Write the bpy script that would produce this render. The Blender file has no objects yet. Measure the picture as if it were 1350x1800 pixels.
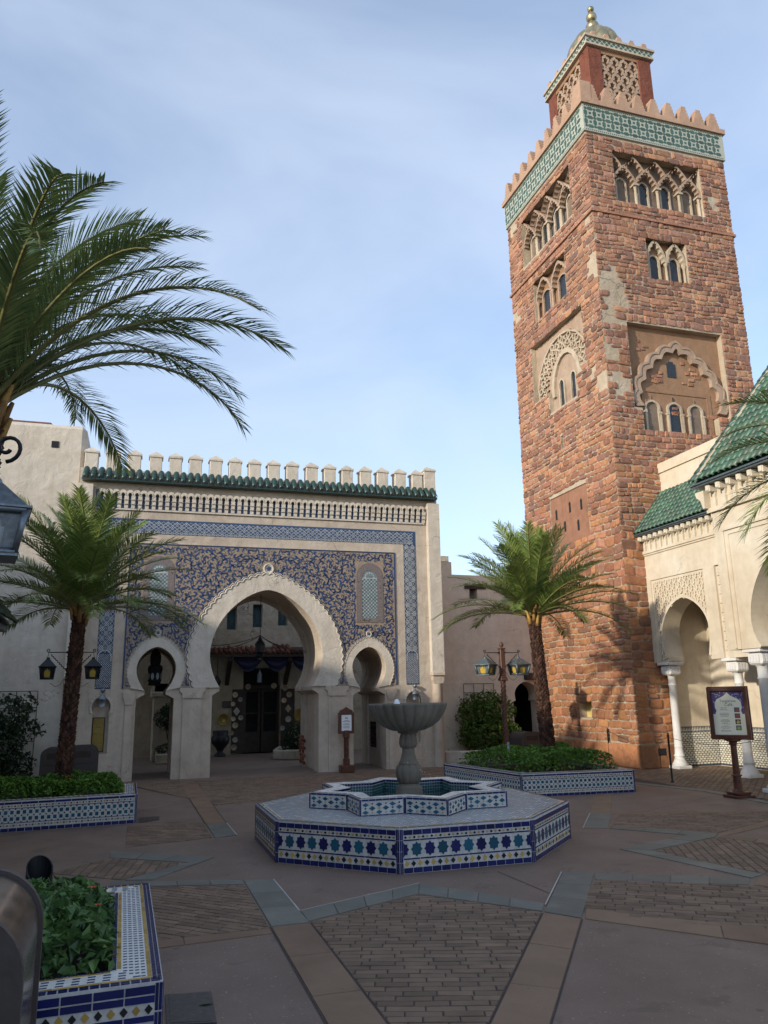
import bpy, math, random
import numpy as np
from mathutils import Matrix, Vector, noise
from mathutils.geometry import tessellate_polygon

S = bpy.context.scene
COL = S.collection
R = random.Random(7)
PI = math.pi
rad = math.radians

# ------------------------------------------------------------------ camera, sky, sun, exposure
cam_d = bpy.data.cameras.new("camera")
cam = bpy.data.objects.new("camera", cam_d)
COL.objects.link(cam)
S.camera = cam
cam_d.sensor_fit = 'VERTICAL'
cam_d.sensor_height = 36.0
cam_d.lens = 36.0 * 1360.2 / 1800.0
cam_d.clip_start = 0.05
cam_d.clip_end = 2000
def camera_matrix(pitch, roll, yaw, h):
    cy, sy = math.cos(yaw), math.sin(yaw)
    rot = Matrix(((cy, sy, 0), (-sy, cy, 0), (0, 0, 1)))
    cp, sp, cr, sr = math.cos(pitch), math.sin(pitch), math.cos(roll), math.sin(roll)
    right, up, fwd = Vector((1, 0, 0)), Vector((0, -sp, cp)), Vector((0, cp, sp))
    r2, u2 = cr * right + sr * up, -sr * right + cr * up
    r2, u2, fwd = rot @ r2, rot @ u2, rot @ fwd
    m = Matrix.Identity(4)
    for i in range(3):
        m[i][0], m[i][1], m[i][2] = r2[i], u2[i], -fwd[i]
    m[2][3] = h
    return m
cam.matrix_world = camera_matrix(.232404, -.0181918, .302968, 1.65)

SUN_DIR = Vector((1.0, 0.47, -0.345)).normalized()        # the way the light travels
SUN_EL = math.asin(-SUN_DIR.z)
world = bpy.data.worlds.new("World")
S.world = world
world.use_nodes = True
wn, wl = world.node_tree.nodes, world.node_tree.links
wn.clear()
w_out = wn.new('ShaderNodeOutputWorld')
w_bg = wn.new('ShaderNodeBackground')
w_sky = wn.new('ShaderNodeTexSky')
w_sky.sky_type = 'NISHITA'
w_sky.sun_disc = False
w_sky.sun_elevation = SUN_EL
w_sky.sun_rotation = math.atan2(-SUN_DIR.x, -SUN_DIR.y)
w_sky.air_density = 1.0
w_sky.dust_density = 0.6
w_sky.ozone_density = 2.0
w_bg.inputs['Strength'].default_value = 0.15
# thin high cloud: pale veils laid over the clear sky
w_tc = wn.new('ShaderNodeTexCoord')
w_map = wn.new('ShaderNodeMapping')
w_map.inputs['Scale'].default_value = (1.0, 1.3, 2.2)
w_map.inputs['Rotation'].default_value = (0.3, 0.5, 0.4)
w_n = wn.new('ShaderNodeTexNoise')
w_n.inputs['Scale'].default_value = 1.7
w_n.inputs['Detail'].default_value = 5.0
w_n.inputs['Roughness'].default_value = 0.5
w_n.inputs['Distortion'].default_value = 0.5
w_r = wn.new('ShaderNodeMapRange')
w_r.inputs['From Min'].default_value = 0.36
w_r.inputs['From Max'].default_value = 0.72
w_r.inputs['To Min'].default_value = 0.30
w_r.inputs['To Max'].default_value = 0.80
w_mix = wn.new('ShaderNodeMix')
w_mix.data_type = 'RGBA'
w_mix.inputs[7].default_value = (3.0, 3.42, 4.2, 1)
wl.new(w_tc.outputs['Generated'], w_map.inputs['Vector'])
wl.new(w_map.outputs['Vector'], w_n.inputs['Vector'])
wl.new(w_n.outputs['Fac'], w_r.inputs['Value'])
wl.new(w_r.outputs['Result'], w_mix.inputs[0])
wl.new(w_sky.outputs['Color'], w_mix.inputs[6])
wl.new(w_mix.outputs[2], w_bg.inputs['Color'])
wl.new(w_bg.outputs['Background'], w_out.inputs['Surface'])

sun_d = bpy.data.lights.new("sun", 'SUN')
sun_d.energy = 2.35
sun_d.angle = rad(1.3)
sun_d.color = (1.0, 0.90, 0.75)
sun = bpy.data.objects.new("sun", sun_d)
COL.objects.link(sun)
sun.rotation_euler = SUN_DIR.to_track_quat('-Z', 'Y').to_euler()

S.view_settings.view_transform = 'Standard'
S.view_settings.look = 'None'
S.view_settings.gamma = 1.0
S.view_settings.exposure = 0.86
S.view_settings.use_curve_mapping = False

# ------------------------------------------------------------------ scene-graph helpers
WM = {}
def link(o, parent=None, w=None):
    COL.objects.link(o)
    w = w if w is not None else (WM[parent.name] if parent else Matrix())
    if parent is not None:
        o.parent = parent
        o.matrix_basis = WM[parent.name].inverted() @ w
    else:
        o.matrix_basis = w
    WM[o.name] = w.copy()
    return o
def tag(o, label=None, cat=None, group=None, kind=None):
    if label: o['label'] = label
    if cat: o['category'] = cat
    if group: o['group'] = group
    if kind: o['kind'] = kind
    return o
def thing(name, label, cat, loc=(0, 0, 0), group=None, rz=0.0):
    o = bpy.data.objects.new(name, None)
    o.empty_display_size = 0.2
    link(o, None, Matrix.Translation(loc) @ Matrix.Rotation(rz, 4, 'Z'))
    return tag(o, label, cat, group)
def put(name, mesh, parent, w):
    """a part that shares its mesh with others, at world matrix w"""
    return link(bpy.data.objects.new(name, mesh), parent, w)
def copy_tree(o, w, parent=None, label=None):
    c = o.copy()
    old = WM[o.name]
    link(c, parent, w)
    if label: c['label'] = label
    for ch in list(o.children):
        copy_tree(ch, w @ old.inverted() @ WM[ch.name], c)
    return c
def frame(o, u, n):
    """local (u, w, d): along the wall, up, out of the wall"""
    u, n, o = Vector(u).normalized(), Vector(n).normalized(), Vector(o)
    m = Matrix.Identity(4)
    z = Vector((0, 0, 1))
    for i in range(3):
        m[i][0], m[i][1], m[i][2], m[i][3] = u[i], z[i], n[i], o[i]
    return m
def T(x, y, z): return Matrix.Translation((x, y, z))
def SC(x, y, z): return Matrix.Diagonal((x, y, z, 1))
def RZ(a): return Matrix.Rotation(a, 4, 'Z')

class MB:
    """collects faces; build() links them as one mesh object"""
    def __init__(s, M=None):
        s.v, s.f, s.m, s.r, s.s = [], [], [], [], []
        s.M = M
    def add(s, verts, faces, mat=0, rnd=None, smooth=False):
        b = len(s.v)
        if s.M is not None:
            M = s.M
            verts = [(M @ Vector(p))[:] for p in verts]
        s.v += [tuple(p) for p in verts]
        if rnd is None: rnd = R.random()
        for f in faces:
            s.f.append(tuple(b + i for i in f)); s.m.append(mat); s.r.append(rnd); s.s.append(smooth)
    def box(s, x0, x1, y0, y1, z0, z1, mat=0, rnd=None):
        v = [(x0,y0,z0),(x1,y0,z0),(x1,y1,z0),(x0,y1,z0),(x0,y0,z1),(x1,y0,z1),(x1,y1,z1),(x0,y1,z1)]
        s.add(v, [(3,2,1,0),(4,5,6,7),(0,1,5,4),(1,2,6,5),(2,3,7,6),(3,0,4,7)], mat, rnd)
    def cbox(s, x0, x1, y0, y1, z0, z1, c, mat=0, rnd=None):
        """box whose +z side has chamfered edges"""
        zc = z1 - c
        v = [(x0,y0,z0),(x1,y0,z0),(x1,y1,z0),(x0,y1,z0),(x0,y0,zc),(x1,y0,zc),(x1,y1,zc),(x0,y1,zc),
             (x0+c,y0+c,z1),(x1-c,y0+c,z1),(x1-c,y1-c,z1),(x0+c,y1-c,z1)]
        s.add(v, [(3,2,1,0),(0,1,5,4),(1,2,6,5),(2,3,7,6),(3,0,4,7),(4,5,9,8),(5,6,10,9),(6,7,11,10),(7,4,8,11),(8,9,10,11)], mat, rnd)
    def bev(s, x0, x1, y0, y1, z0, z1, c, mat=0, rnd=None):
        """box with every upright and level edge bevelled"""
        xs, ys, zs = (x0,x0+c,x1-c,x1), (y0,y0+c,y1-c,y1), (z0,z0+c,z1-c,z1)
        key, v, f = {}, [], []
        def P(i,j,k):
            if (i,j,k) not in key:
                key[(i,j,k)] = len(v); v.append((xs[i],ys[j],zs[k]))
            return key[(i,j,k)]
        f += [(P(1,1,0),P(1,2,0),P(2,2,0),P(2,1,0)),(P(1,1,3),P(2,1,3),P(2,2,3),P(1,2,3)),
              (P(1,0,1),P(2,0,1),P(2,0,2),P(1,0,2)),(P(1,3,1),P(1,3,2),P(2,3,2),P(2,3,1)),
              (P(0,1,1),P(0,1,2),P(0,2,2),P(0,2,1)),(P(3,1,1),P(3,2,1),P(3,2,2),P(3,1,2))]
        for k0,k1 in ((0,1),(3,2)):
            f += [(P(1,1,k0),P(2,1,k0),P(2,0,k1),P(1,0,k1)),(P(1,2,k0),P(1,3,k1),P(2,3,k1),P(2,2,k0)),
                  (P(1,1,k0),P(1,2,k0),P(0,2,k1),P(0,1,k1))[::-1],(P(2,1,k0),P(2,2,k0),P(3,2,k1),P(3,1,k1))]
            f += [(P(1,1,k0),P(1,0,k1),P(0,1,k1)),(P(2,1,k0),P(2,0,k1),P(3,1,k1)),(P(1,2,k0),P(1,3,k1),P(0,2,k1)),(P(2,2,k0),P(2,3,k1),P(3,2,k1))]
        for i,j,a,b in ((0,1,1,0),(3,1,2,0),(0,2,1,3),(3,2,2,3)):
            f.append((P(i,j,1),P(a,b,1),P(a,b,2),P(i,j,2)))
        s.add(v, f, mat, rnd)
    def prism(s, poly, z0, z1, mat=0, holes=(), top=True, bottom=False, rnd=None, smooth=False, top_mat=None):
        """polygon (x, y) with holes, pushed from z0 to z1; in a wall frame this is a plate from d=z0 to d=z1"""
        def area(p): return sum(p[i][0]*p[(i+1)%len(p)][1]-p[(i+1)%len(p)][0]*p[i][1] for i in range(len(p)))
        poly = list(poly) if area(poly) > 0 else list(poly)[::-1]
        holes = [list(h) if area(h) < 0 else list(h)[::-1] for h in holes]
        loops = [poly] + holes
        flat = [p for l in loops for p in l]
        tris = tessellate_polygon([[Vector((p[0], p[1], 0)) for p in l] for l in loops])
        n = len(flat)
        v = [(p[0], p[1], z1) for p in flat] + [(p[0], p[1], z0) for p in flat]
        ft, fs = [], []
        for a, b, c in tris:
            pa, pb, pc = flat[a], flat[b], flat[c]
            ar = (pb[0]-pa[0])*(pc[1]-pa[1])-(pc[0]-pa[0])*(pb[1]-pa[1])
            if abs(ar) < 1e-12: continue
            if ar < 0: b, c = c, b
            if top: ft.append((a, b, c))
            if bottom: ft.append((c+n, b+n, a+n))
        o = 0
        for l in loops:
            for i in range(len(l)):
                j = (i+1) % len(l)
                fs.append((o+i+n, o+j+n, o+j, o+i))
            o += len(l)
        if rnd is None: rnd = R.random()
        s.add(v, ft, mat if top_mat is None else top_mat, rnd)
        if abs(z1-z0) > 1e-9:
            s.add(v, fs, mat, rnd, smooth)
    def lathe(s, prof, n=24, c=(0,0,0), mat=0, lobes=0, amp=0.0, smooth=True, rnd=None, cap=True):
        v, f = [], []
        for r, z in prof:
            for k in range(n):
                a = 2*PI*k/n
                rr = r
                if lobes: rr = r*(1-amp+amp*abs(math.sin(a*lobes/2))**0.55)
                v.append((c[0]+rr*math.cos(a), c[1]+rr*math.sin(a), c[2]+z))
        for i in range(len(prof)-1):
            for k in range(n):
                k2 = (k+1) % n
                f.append((i*n+k, i*n+k2, (i+1)*n+k2, (i+1)*n+k))
        if rnd is None: rnd = R.random()
        s.add(v, f, mat, rnd, smooth)
        if cap:
            m = len(prof)-1
            s.add(v[:n], [tuple(range(n))[::-1]], mat, rnd)
            s.add(v[m*n:], [tuple(range(n))], mat, rnd)
    def tube(s, pts, r, n=6, mat=0, smooth=True, rnd=None):
        pts = [Vector(p) for p in pts]
        rs = r if isinstance(r, (list, tuple)) else [r]*len(pts)
        v, f = [], []
        side = None
        for i, p in enumerate(pts):
            t = (pts[min(i+1, len(pts)-1)]-pts[max(i-1, 0)]).normalized()
            if side is None:
                side = t.cross(Vector((0, 0, 1)))
                if side.length < 1e-3: side = t.cross(Vector((1, 0, 0)))
            side = (side - t*side.dot(t)).normalized()
            up = side.cross(t)
            for k in range(n):
                a = 2*PI*k/n
                v.append(tuple(p+(side*math.cos(a)+up*math.sin(a))*rs[i]))
        for i in range(len(pts)-1):
            for k in range(n):
                k2 = (k+1) % n
                f.append((i*n+k, i*n+k2, (i+1)*n+k2, (i+1)*n+k))
        f += [tuple(range(n))[::-1], tuple(range((len(pts)-1)*n, len(pts)*n))]
        s.add(v, f, mat, rnd, smooth)
    def ribbon(s, pts, w, d0, d1, mat=0, rnd=None, sides=True):
        """flat band along a 2-D path, front at d1"""
        m = len(pts)
        ws = w if isinstance(w, (list, tuple)) else [w]*m
        L, Rr = [], []
        for i in range(m):
            a, b = pts[max(i-1, 0)], pts[min(i+1, m-1)]
            tx, ty = b[0]-a[0], b[1]-a[1]
            q = math.hypot(tx, ty) or 1
            nx, ny = -ty/q*ws[i]/2, tx/q*ws[i]/2
            L.append((pts[i][0]+nx, pts[i][1]+ny)); Rr.append((pts[i][0]-nx, pts[i][1]-ny))
        v = [(p[0], p[1], d1) for p in L]+[(p[0], p[1], d1) for p in Rr]
        f = [(m+i, m+i+1, i+1, i) for i in range(m-1)]
        if sides:
            v += [(p[0], p[1], d0) for p in L]+[(p[0], p[1], d0) for p in Rr]
            for i in range(m-1):
                f += [(i, i+1, 2*m+i+1, 2*m+i), (m+i+1, m+i, 3*m+i, 3*m+i+1)]
        s.add(v, f, mat, rnd)
    def build(s, name, mats, parent=None, w=None, mesh_only=False):
        me = bpy.data.meshes.new(name)
        v = s.v
        base = w if w is not None else (WM[parent.name] if parent else None)
        if base is not None and not mesh_only:
            inv = np.array(base.inverted())
            a = np.array(v, dtype=float).reshape(-1, 3)
            v = (a @ inv[:3, :3].T + inv[:3, 3]).tolist()
        me.from_pydata(v, [], s.f)
        if not isinstance(mats, (list, tuple)): mats = [mats]
        for m in mats: me.materials.append(m)
        me.polygons.foreach_set('material_index', s.m)
        me.polygons.foreach_set('use_smooth', s.s)
        at = me.attributes.new('rnd', 'FLOAT', 'FACE')
        at.data.foreach_set('value', s.r)
        me.update()
        if mesh_only: return me
        return link(bpy.data.objects.new(name, me), parent, base)

# ------------------------------------------------------------------ materials
class NT:
    def __init__(s, name):
        s.mat = bpy.data.materials.new(name)
        s.mat.use_nodes = True
        s.t = s.mat.node_tree
        s.t.nodes.clear()
        s.out = s.t.nodes.new('ShaderNodeOutputMaterial')
        s.pos = s.t.nodes.new('ShaderNodeNewGeometry').outputs['Position']
    def n(s, typ, ins=None, **kw):
        nd = s.t.nodes.new(typ)
        for k, v in kw.items(): setattr(nd, k, v)
        for k, v in (ins or {}).items():
            if isinstance(v, bpy.types.NodeSocket): s.t.links.new(v, nd.inputs[k])
            else: nd.inputs[k].default_value = v
        return nd
    def noise(s, scale, detail=4, rough=.55, dist=0, vec=None):
        return s.n('ShaderNodeTexNoise', {'Vector': vec or s.pos, 'Scale': scale, 'Detail': detail, 'Roughness': rough, 'Distortion': dist}).outputs['Fac']
    def ramp(s, fac, stops, interp='LINEAR'):
        nd = s.n('ShaderNodeValToRGB', {'Fac': fac})
        cr = nd.color_ramp
        cr.interpolation = interp
        while len(cr.elements) < len(stops): cr.elements.new(0.5)
        for e, (p, c) in zip(cr.elements, stops):
            e.position = p; e.color = (*c, 1)
        return nd.outputs['Color']
    def mix(s, fac, a, b, mode='MIX'):
        nd = s.n('ShaderNodeMix', data_type='RGBA', blend_type=mode)
        for k, v in ((0, fac), (6, a), (7, b)):
            if isinstance(v, bpy.types.NodeSocket): s.t.links.new(v, nd.inputs[k])
            else: nd.inputs[k].default_value = v if k == 0 else (*v, 1)
        return nd.outputs[2]
    def math(s, op, a, b=0.0):
        nd = s.n('ShaderNodeMath', operation=op)
        for k, v in ((0, a), (1, b)):
            if isinstance(v, bpy.types.NodeSocket): s.t.links.new(v, nd.inputs[k])
            else: nd.inputs[k].default_value = v
        return nd.outputs[0]
    def rng(s, v, a, b, c, d):
        return s.n('ShaderNodeMapRange', {'Value': v, 'From Min': a, 'From Max': b, 'To Min': c, 'To Max': d}).outputs['Result']
    def rnd(s): return s.n('ShaderNodeAttribute', attribute_name='rnd').outputs['Fac']
    def grey(s, v):
        return s.n('ShaderNodeCombineColor', {0: v, 1: v, 2: v}).outputs[0]
    def bump(s, h, strength, dist=0.02, normal=None):
        i = {'Height': h, 'Strength': strength, 'Distance': dist}
        if normal is not None: i['Normal'] = normal
        return s.n('ShaderNodeBump', i).outputs['Normal']
    def bsdf(s, color, rough=.6, normal=None, metal=0.0, spec=.4, coat=0.0, trans=0.0):
        i = {'Roughness': rough, 'Metallic': metal, 'Specular IOR Level': spec, 'Coat Weight': coat, 'Coat Roughness': .1}
        i['Base Color'] = color if isinstance(color, bpy.types.NodeSocket) else (*color, 1)
        if normal is not None: i['Normal'] = normal
        nd = s.n('ShaderNodeBsdfPrincipled', i)
        o = nd.outputs[0]
        if trans:
            tr = s.n('ShaderNodeBsdfTranslucent', {'Color': i['Base Color']})
            o = s.n('ShaderNodeMixShader', {0: trans, 1: o, 2: tr.outputs[0]}).outputs[0]
        s.t.links.new(o, s.out.inputs['Surface'])
        return s.mat

def plaster(name, a, b, c, bump=.5, streak=0.0, stain=.5, crackle=True):
    t = NT(name)
    big = t.noise(.7, 5, .6, .6)
    mid = t.noise(4.5, 6, .65)
    fine = t.noise(40, 4, .7)
    col = t.ramp(big, [(.30, a), (.55, b), (.75, c)])
    col = t.mix(.35, col, t.ramp(mid, [(.3, tuple(x*.72 for x in a)), (.6, b), (.8, tuple(min(1, x*1.12) for x in c))]))
    if streak:
        m = t.n('ShaderNodeMapping', {'Vector': t.pos, 'Scale': (3.2, 3.2, .25)}).outputs[0]
        st = t.noise(2.2, 5, .65, .2, m)
        col = t.mix(t.rng(st, .5, .78, 0, streak), col, tuple(x*.62 for x in a))
    gr = t.noise(1.6, 8, .72, .8)
    col = t.mix(t.rng(gr, .60, .78, 0, stain), col, tuple(x*.55 for x in a))
    dv = t.n('ShaderNodeVectorMath', {0: t.pos, 1: t.n('ShaderNodeTexNoise', {'Vector': t.pos, 'Scale': 1.8, 'Detail': 6.0}).outputs['Color']}, operation='ADD').outputs[0]
    vo = t.n('ShaderNodeTexVoronoi', {'Vector': dv, 'Scale': .62}, feature='DISTANCE_TO_EDGE').outputs['Distance']
    crack = t.math('MULTIPLY', t.rng(vo, .0, .006, 1, 0), t.rng(t.noise(.9, 3), .50, .60, 0, 1))
    col = t.mix(t.math('MULTIPLY', crack, .55 if crackle else 0.0), col, tuple(x*.35 for x in a))
    h = t.math('ADD', t.math('MULTIPLY', t.noise(2.6, 5, .6, .8), 1.0), t.math('MULTIPLY', mid, .45))
    h = t.math('SUBTRACT', h, t.math('MULTIPLY', crack, .5))
    h = t.math('ADD', h, t.math('MULTIPLY', fine, .08))
    return t.bsdf(col, .88, t.bump(h, bump, .06), spec=.15)

def speckle(name, stops, scale, bump=.15, rough=.8, spots=None, rnd_amt=.25, fine=60, spec=.3, grit=None):
    """mottled material tinted piece by piece"""
    t = NT(name)
    col = t.ramp(t.noise(scale, 6, .6, .3), stops)
    col = t.mix(1.0, col, t.grey(t.rng(t.rnd(), 0, 1, 1-rnd_amt, 1+rnd_amt)), 'MULTIPLY')
    if spots:
        v = t.noise(spots[1], 7, .68, .6)
        col = t.mix(t.rng(v, spots[2], spots[2]+.05, 0, spots[3]), col, spots[0])
    if grit:
        v = t.n('ShaderNodeTexVoronoi', {'Vector': t.pos, 'Scale': grit[1]}).outputs['Distance']
        col = t.mix(t.math('MULTIPLY', t.rng(v, .08, .24, grit[2], 0), t.rng(t.noise(grit[1]*.55, 2), .50, .62, .1, 1)), col, grit[0])
        gum = t.n('ShaderNodeTexVoronoi', {'Vector': t.pos, 'Scale': 2.6}).outputs['Distance']
        col = t.mix(t.rng(gum, .05, .065, .45, 0), col, (.05, .04, .038))
    h = t.math('ADD', t.noise(fine, 4, .7), t.math('MULTIPLY', t.noise(scale*2, 5, .6), .6))
    return t.bsdf(col, rough, t.bump(h, bump, .01), spec=spec)

def pick(name, cols, bump=.4, rough=.85, scale=9, dark=.35, spec=.2, bdist=.02, coat=0.0, metal=0.0, fine=.5):
    """colour chosen per piece from a list, with grain"""
    t = NT(name)
    n = len(cols)
    col = t.ramp(t.rnd(), [(i/n, c) for i, c in enumerate(cols)], 'CONSTANT')
    r2 = t.math('FRACT', t.math('MULTIPLY', t.rnd(), 37.7))
    col = t.mix(1.0, col, t.grey(t.rng(r2, 0, 1, .72, 1.25)), 'MULTIPLY')
    g = t.noise(scale, 7, .65, .5)
    col = t.mix(1.0, col, t.grey(t.rng(g, .25, .75, 1-dark, 1+dark)), 'MULTIPLY')
    h = t.math('ADD', g, t.math('MULTIPLY', t.noise(scale*5, 5, .7), fine))
    return t.bsdf(col, rough, t.bump(h, bump, bdist), spec=spec, coat=coat, metal=metal)

def glaze(name, col, rough=.22, var=.25, bump=.04):
    t = NT(name)
    c = t.mix(1.0, col, t.grey(t.rng(t.rnd(), 0, 1, 1-var, 1+var)), 'MULTIPLY')
    d = t.noise(9, 6, .7)
    c = t.mix(t.rng(d, .55, .8, 0, .35), c, tuple(x*.5+.03 for x in col))
    return t.bsdf(c, t.rng(t.noise(14, 4), .3, .7, rough*.7, rough*1.6), t.bump(t.noise(25, 3), bump, .01), spec=.5)

def leafmat(name, cols, trans=.25, rough=.5):
    t = NT(name)
    n = len(cols)
    col = t.ramp(t.rnd(), [(i/max(1, n-1), c) for i, c in enumerate(cols)])
    g = t.noise(3.0, 4, .6)
    col = t.mix(1.0, col, t.grey(t.rng(g, .3, .7, .75, 1.25)), 'MULTIPLY')
    return t.bsdf(col, rough, spec=.35, trans=trans)

def simple(name, col, rough=.5, metal=0.0, spec=.4, var=.25, scale=8, bump=.1, coat=0.0):
    t = NT(name)
    g = t.noise(scale, 6, .65, .4)
    c = t.mix(1.0, col, t.grey(t.rng(g, .3, .7, 1-var, 1+var)), 'MULTIPLY')
    return t.bsdf(c, t.rng(t.noise(scale*2, 5), .3, .7, rough*.8, min(1, rough*1.2)), t.bump(g, bump, .01), metal, spec, coat)

MT = {}
MT['plaster'] = plaster('gate_plaster', (0.484,0.420,0.343), (0.571,0.512,0.431), (0.631,0.580,0.503), .45, .30)
MT['tan'] = plaster('tan_plaster', (0.583,0.512,0.409), (0.671,0.594,0.493), (0.737,0.671,0.571), .5, .15)
MT['cream'] = plaster('cream_plaster', (0.541,0.450,0.321), (0.629,0.549,0.428), (0.672,0.621,0.525), .10, .22, .12)
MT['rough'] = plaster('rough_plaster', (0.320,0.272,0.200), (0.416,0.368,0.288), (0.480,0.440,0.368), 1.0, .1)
MT['pier'] = plaster('worn_plaster', (0.397,0.318,0.251), (0.506,0.430,0.348), (0.578,0.507,0.429), .4, .35, .6)
MT['stone'] = pick('tower_stone', [(0.330,0.160,0.090),(0.270,0.118,0.075),(0.220,0.092,0.062),(0.360,0.190,0.105),(0.165,0.088,0.070),(0.290,0.140,0.092),(0.350,0.175,0.085),(0.250,0.128,0.090),(0.300,0.150,0.115)], .75, .9, 10, .42, .15, .03)
MT['mortar'] = plaster('mortar', (.36,.29,.21), (.44,.37,.28), (.52,.46,.37), .8)
MT['stucco'] = plaster('brown_stucco', (0.240,0.143,0.085), (0.300,0.184,0.115), (0.360,0.239,0.153), .35, .2)
MT['carved'] = plaster('carved_stucco', (.30,.21,.155), (.38,.285,.215), (.45,.36,.28), .5, .1)
MT['palecarve'] = plaster('pale_carved_stone', (.36,.29,.21), (.46,.39,.30), (.55,.48,.38), .6, .1)
MT['redpost'] = plaster('red_plaster', (.145,.052,.036), (.185,.07,.048), (.22,.09,.06), .8, .15)
MT['sandcap'] = plaster('sand_plaster', (.36,.235,.165), (.43,.29,.21), (.48,.345,.255), .3, .2)
MT['bandpale'] = glaze('pale_green_tile', (.32,.335,.285), .5)
MT['banddark'] = glaze('deep_green_tile', (.045,.095,.075), .45)
MT['bronze'] = simple('bronze', (.34,.30,.18), .42, .85, var=.35, scale=4)
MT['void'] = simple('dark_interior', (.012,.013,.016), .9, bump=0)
MT['window'] = simple('window_glass', (.018,.023,.030), .25, spec=.5, bump=.02)
MT['boarded'] = simple('grey_boards', (.17,.13,.10), .8, scale=5)
MT['roof'] = pick('green_roof_tile', [(0.037,0.096,0.058),(0.052,0.114,0.071),(0.033,0.081,0.050),(0.061,0.122,0.085),(0.079,0.111,0.077),(0.042,0.104,0.064),(0.047,0.088,0.068)], .12, .42, 12, .25, .4, .01)
MT['roofdark'] = pick('dark_green_tile', [(0.010,0.035,0.029),(0.014,0.042,0.035),(0.008,0.028,0.025)], .12, .35, 12, .3, .5, .01)
MT['blue'] = glaze('cobalt_tile', (.0085,.0130,.092), .16)
MT['teal'] = glaze('teal_tile', (0.010,0.080,0.136), .16)
MT['white'] = glaze('white_tile', (.72,.73,.71), .2, .08)
MT['yellow'] = glaze('yellow_tile', (0.416,0.272,0.068), .2)
MT['black'] = glaze('black_tile', (.012,.016,.018), .16)
MT['grout'] = simple('grout', (0.464,0.464,0.456), .8, scale=20)
MT['poolteal'] = glaze('pool_tile', (0.024,0.104,0.128), .2)
MT['arabesque'] = simple('tan_painted_tile', (.275,.210,.150), .55, scale=12)
MT['scroll'] = glaze('indigo_scroll', (.016,.037,.105), .45)
MT['stripblue'] = glaze('indigo_tile', (.020,.044,.105), .45)
MT['strippale'] = glaze('ash_tile', (.42,.43,.42), .45)
MT['latticeback'] = simple('sea_green_panel', (.15,.195,.205), .5)
MT['concrete'] = speckle('red_grey_concrete', [(.3,(0.148,0.103,0.080)),(.7,(0.204,0.149,0.117))], 1.5, .30, .62, ((0.083,0.062,0.053), 2.4, .58, .38), 0.0, 70, .35, ((0.534,0.476,0.408), 34, .55))
MT['band'] = speckle('brown_paver', [(.3,(0.175,0.113,0.074)),(.7,(0.231,0.156,0.104))], 2.5, .2, .7, ((0.052,0.032,0.022), 22, .66, .85), .12)
MT['brick'] = speckle('paving_brick', [(.3,(0.139,0.095,0.067)),(.7,(0.202,0.139,0.096))], 5, .3, .72, None, .22)
MT['slate'] = speckle('blue_grey_slate', [(.3,(0.114,0.119,0.103)),(.6,(0.149,0.150,0.129)),(.75,(0.198,0.195,0.165))], 3.2, .3, .55, None, .15, 40)
MT['joint'] = simple('paving_joint', (.055,.045,.042), .9)
MT['paleline'] = simple('pale_joint', (.38,.38,.36), .9)
MT['iron'] = simple('black_iron', (.012,.014,.018), .45, .3)
MT['lampmetal'] = simple('verdigris_metal', (.13,.16,.17), .5, .6, var=.35, scale=20)
MT['zinc'] = simple('zinc_lamp_metal', (0.180,0.210,0.240), .45, .7, var=.3, scale=30)
MT['amber'] = simple('amber_glass', (.48,.33,.055), .25, spec=.6, scale=10, bump=.05)
MT['frost'] = simple('frosted_glass', (.30,.34,.36), .3, spec=.6)
MT['wood'] = simple('mahogany', (.085,.028,.016), .38, scale=14, var=.4)
MT['brownpost'] = simple('brown_post_paint', (0.090,0.042,0.030), .42, scale=20)
MT['darkwood'] = simple('dark_wood', (.035,.024,.02), .6, scale=10, var=.4)
MT['paper'] = simple('cream_paper', (.78,.74,.58), .6, bump=0, var=.04)
MT['whitepaper'] = simple('white_paper', (.74,.75,.78), .6, bump=0, var=.03)
MT['ink'] = simple('ink', (.12,.09,.08), .7, bump=0)
MT['purple'] = simple('purple_print', (.10,.07,.20), .6, bump=0)
MT['gold'] = simple('aged_gold', (0.240,0.174,0.048), .35, .5, scale=7)
MT['marble'] = plaster('white_marble', (0.607,0.598,0.580), (0.690,0.681,0.662), (0.736,0.736,0.727), .05, .12, .1, False)
MT['fountain'] = plaster('fountain_stone', (0.124,0.108,0.086), (0.185,0.165,0.137), (0.242,0.220,0.189), .35, .85, .55)
MT['water'] = simple('pool_water', (.02,.05,.055), .06, spec=.8, bump=.05)
MT['foam'] = simple('water_jet', (.75,.8,.85), .15)
MT['trunk'] = pick('palm_bark', [(.060,.030,.022),(.085,.043,.03),(.045,.024,.02),(.10,.055,.038)], .5, .9, 14, .4)
MT['boot'] = pick('leaf_base', [(.30,.17,.05),(.38,.23,.07),(.22,.12,.045)], .3, .7, 14, .3)
MT['palm'] = leafmat('palm_leaf', [(0.079,0.133,0.033),(0.131,0.195,0.045),(0.194,0.257,0.057),(0.264,0.296,0.083)], .18, .42)
MT['palmgrey'] = leafmat('palm_leaf_bluish', [(0.088,0.140,0.053),(0.135,0.203,0.072),(0.191,0.256,0.087),(0.245,0.289,0.094)], .15, .42)
MT['rachis'] = simple('palm_rachis', (.16,.16,.055), .5)
MT['cover'] = leafmat('ground_cover_leaf', [(0.039,0.093,0.014),(0.061,0.142,0.020),(0.098,0.211,0.028),(0.144,0.278,0.036)], .22, .42)
MT['nearleaf'] = leafmat('broad_leaf', [(0.043,0.096,0.032),(0.062,0.132,0.042),(0.094,0.180,0.053),(0.125,0.228,0.063)], .2, .42)
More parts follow.
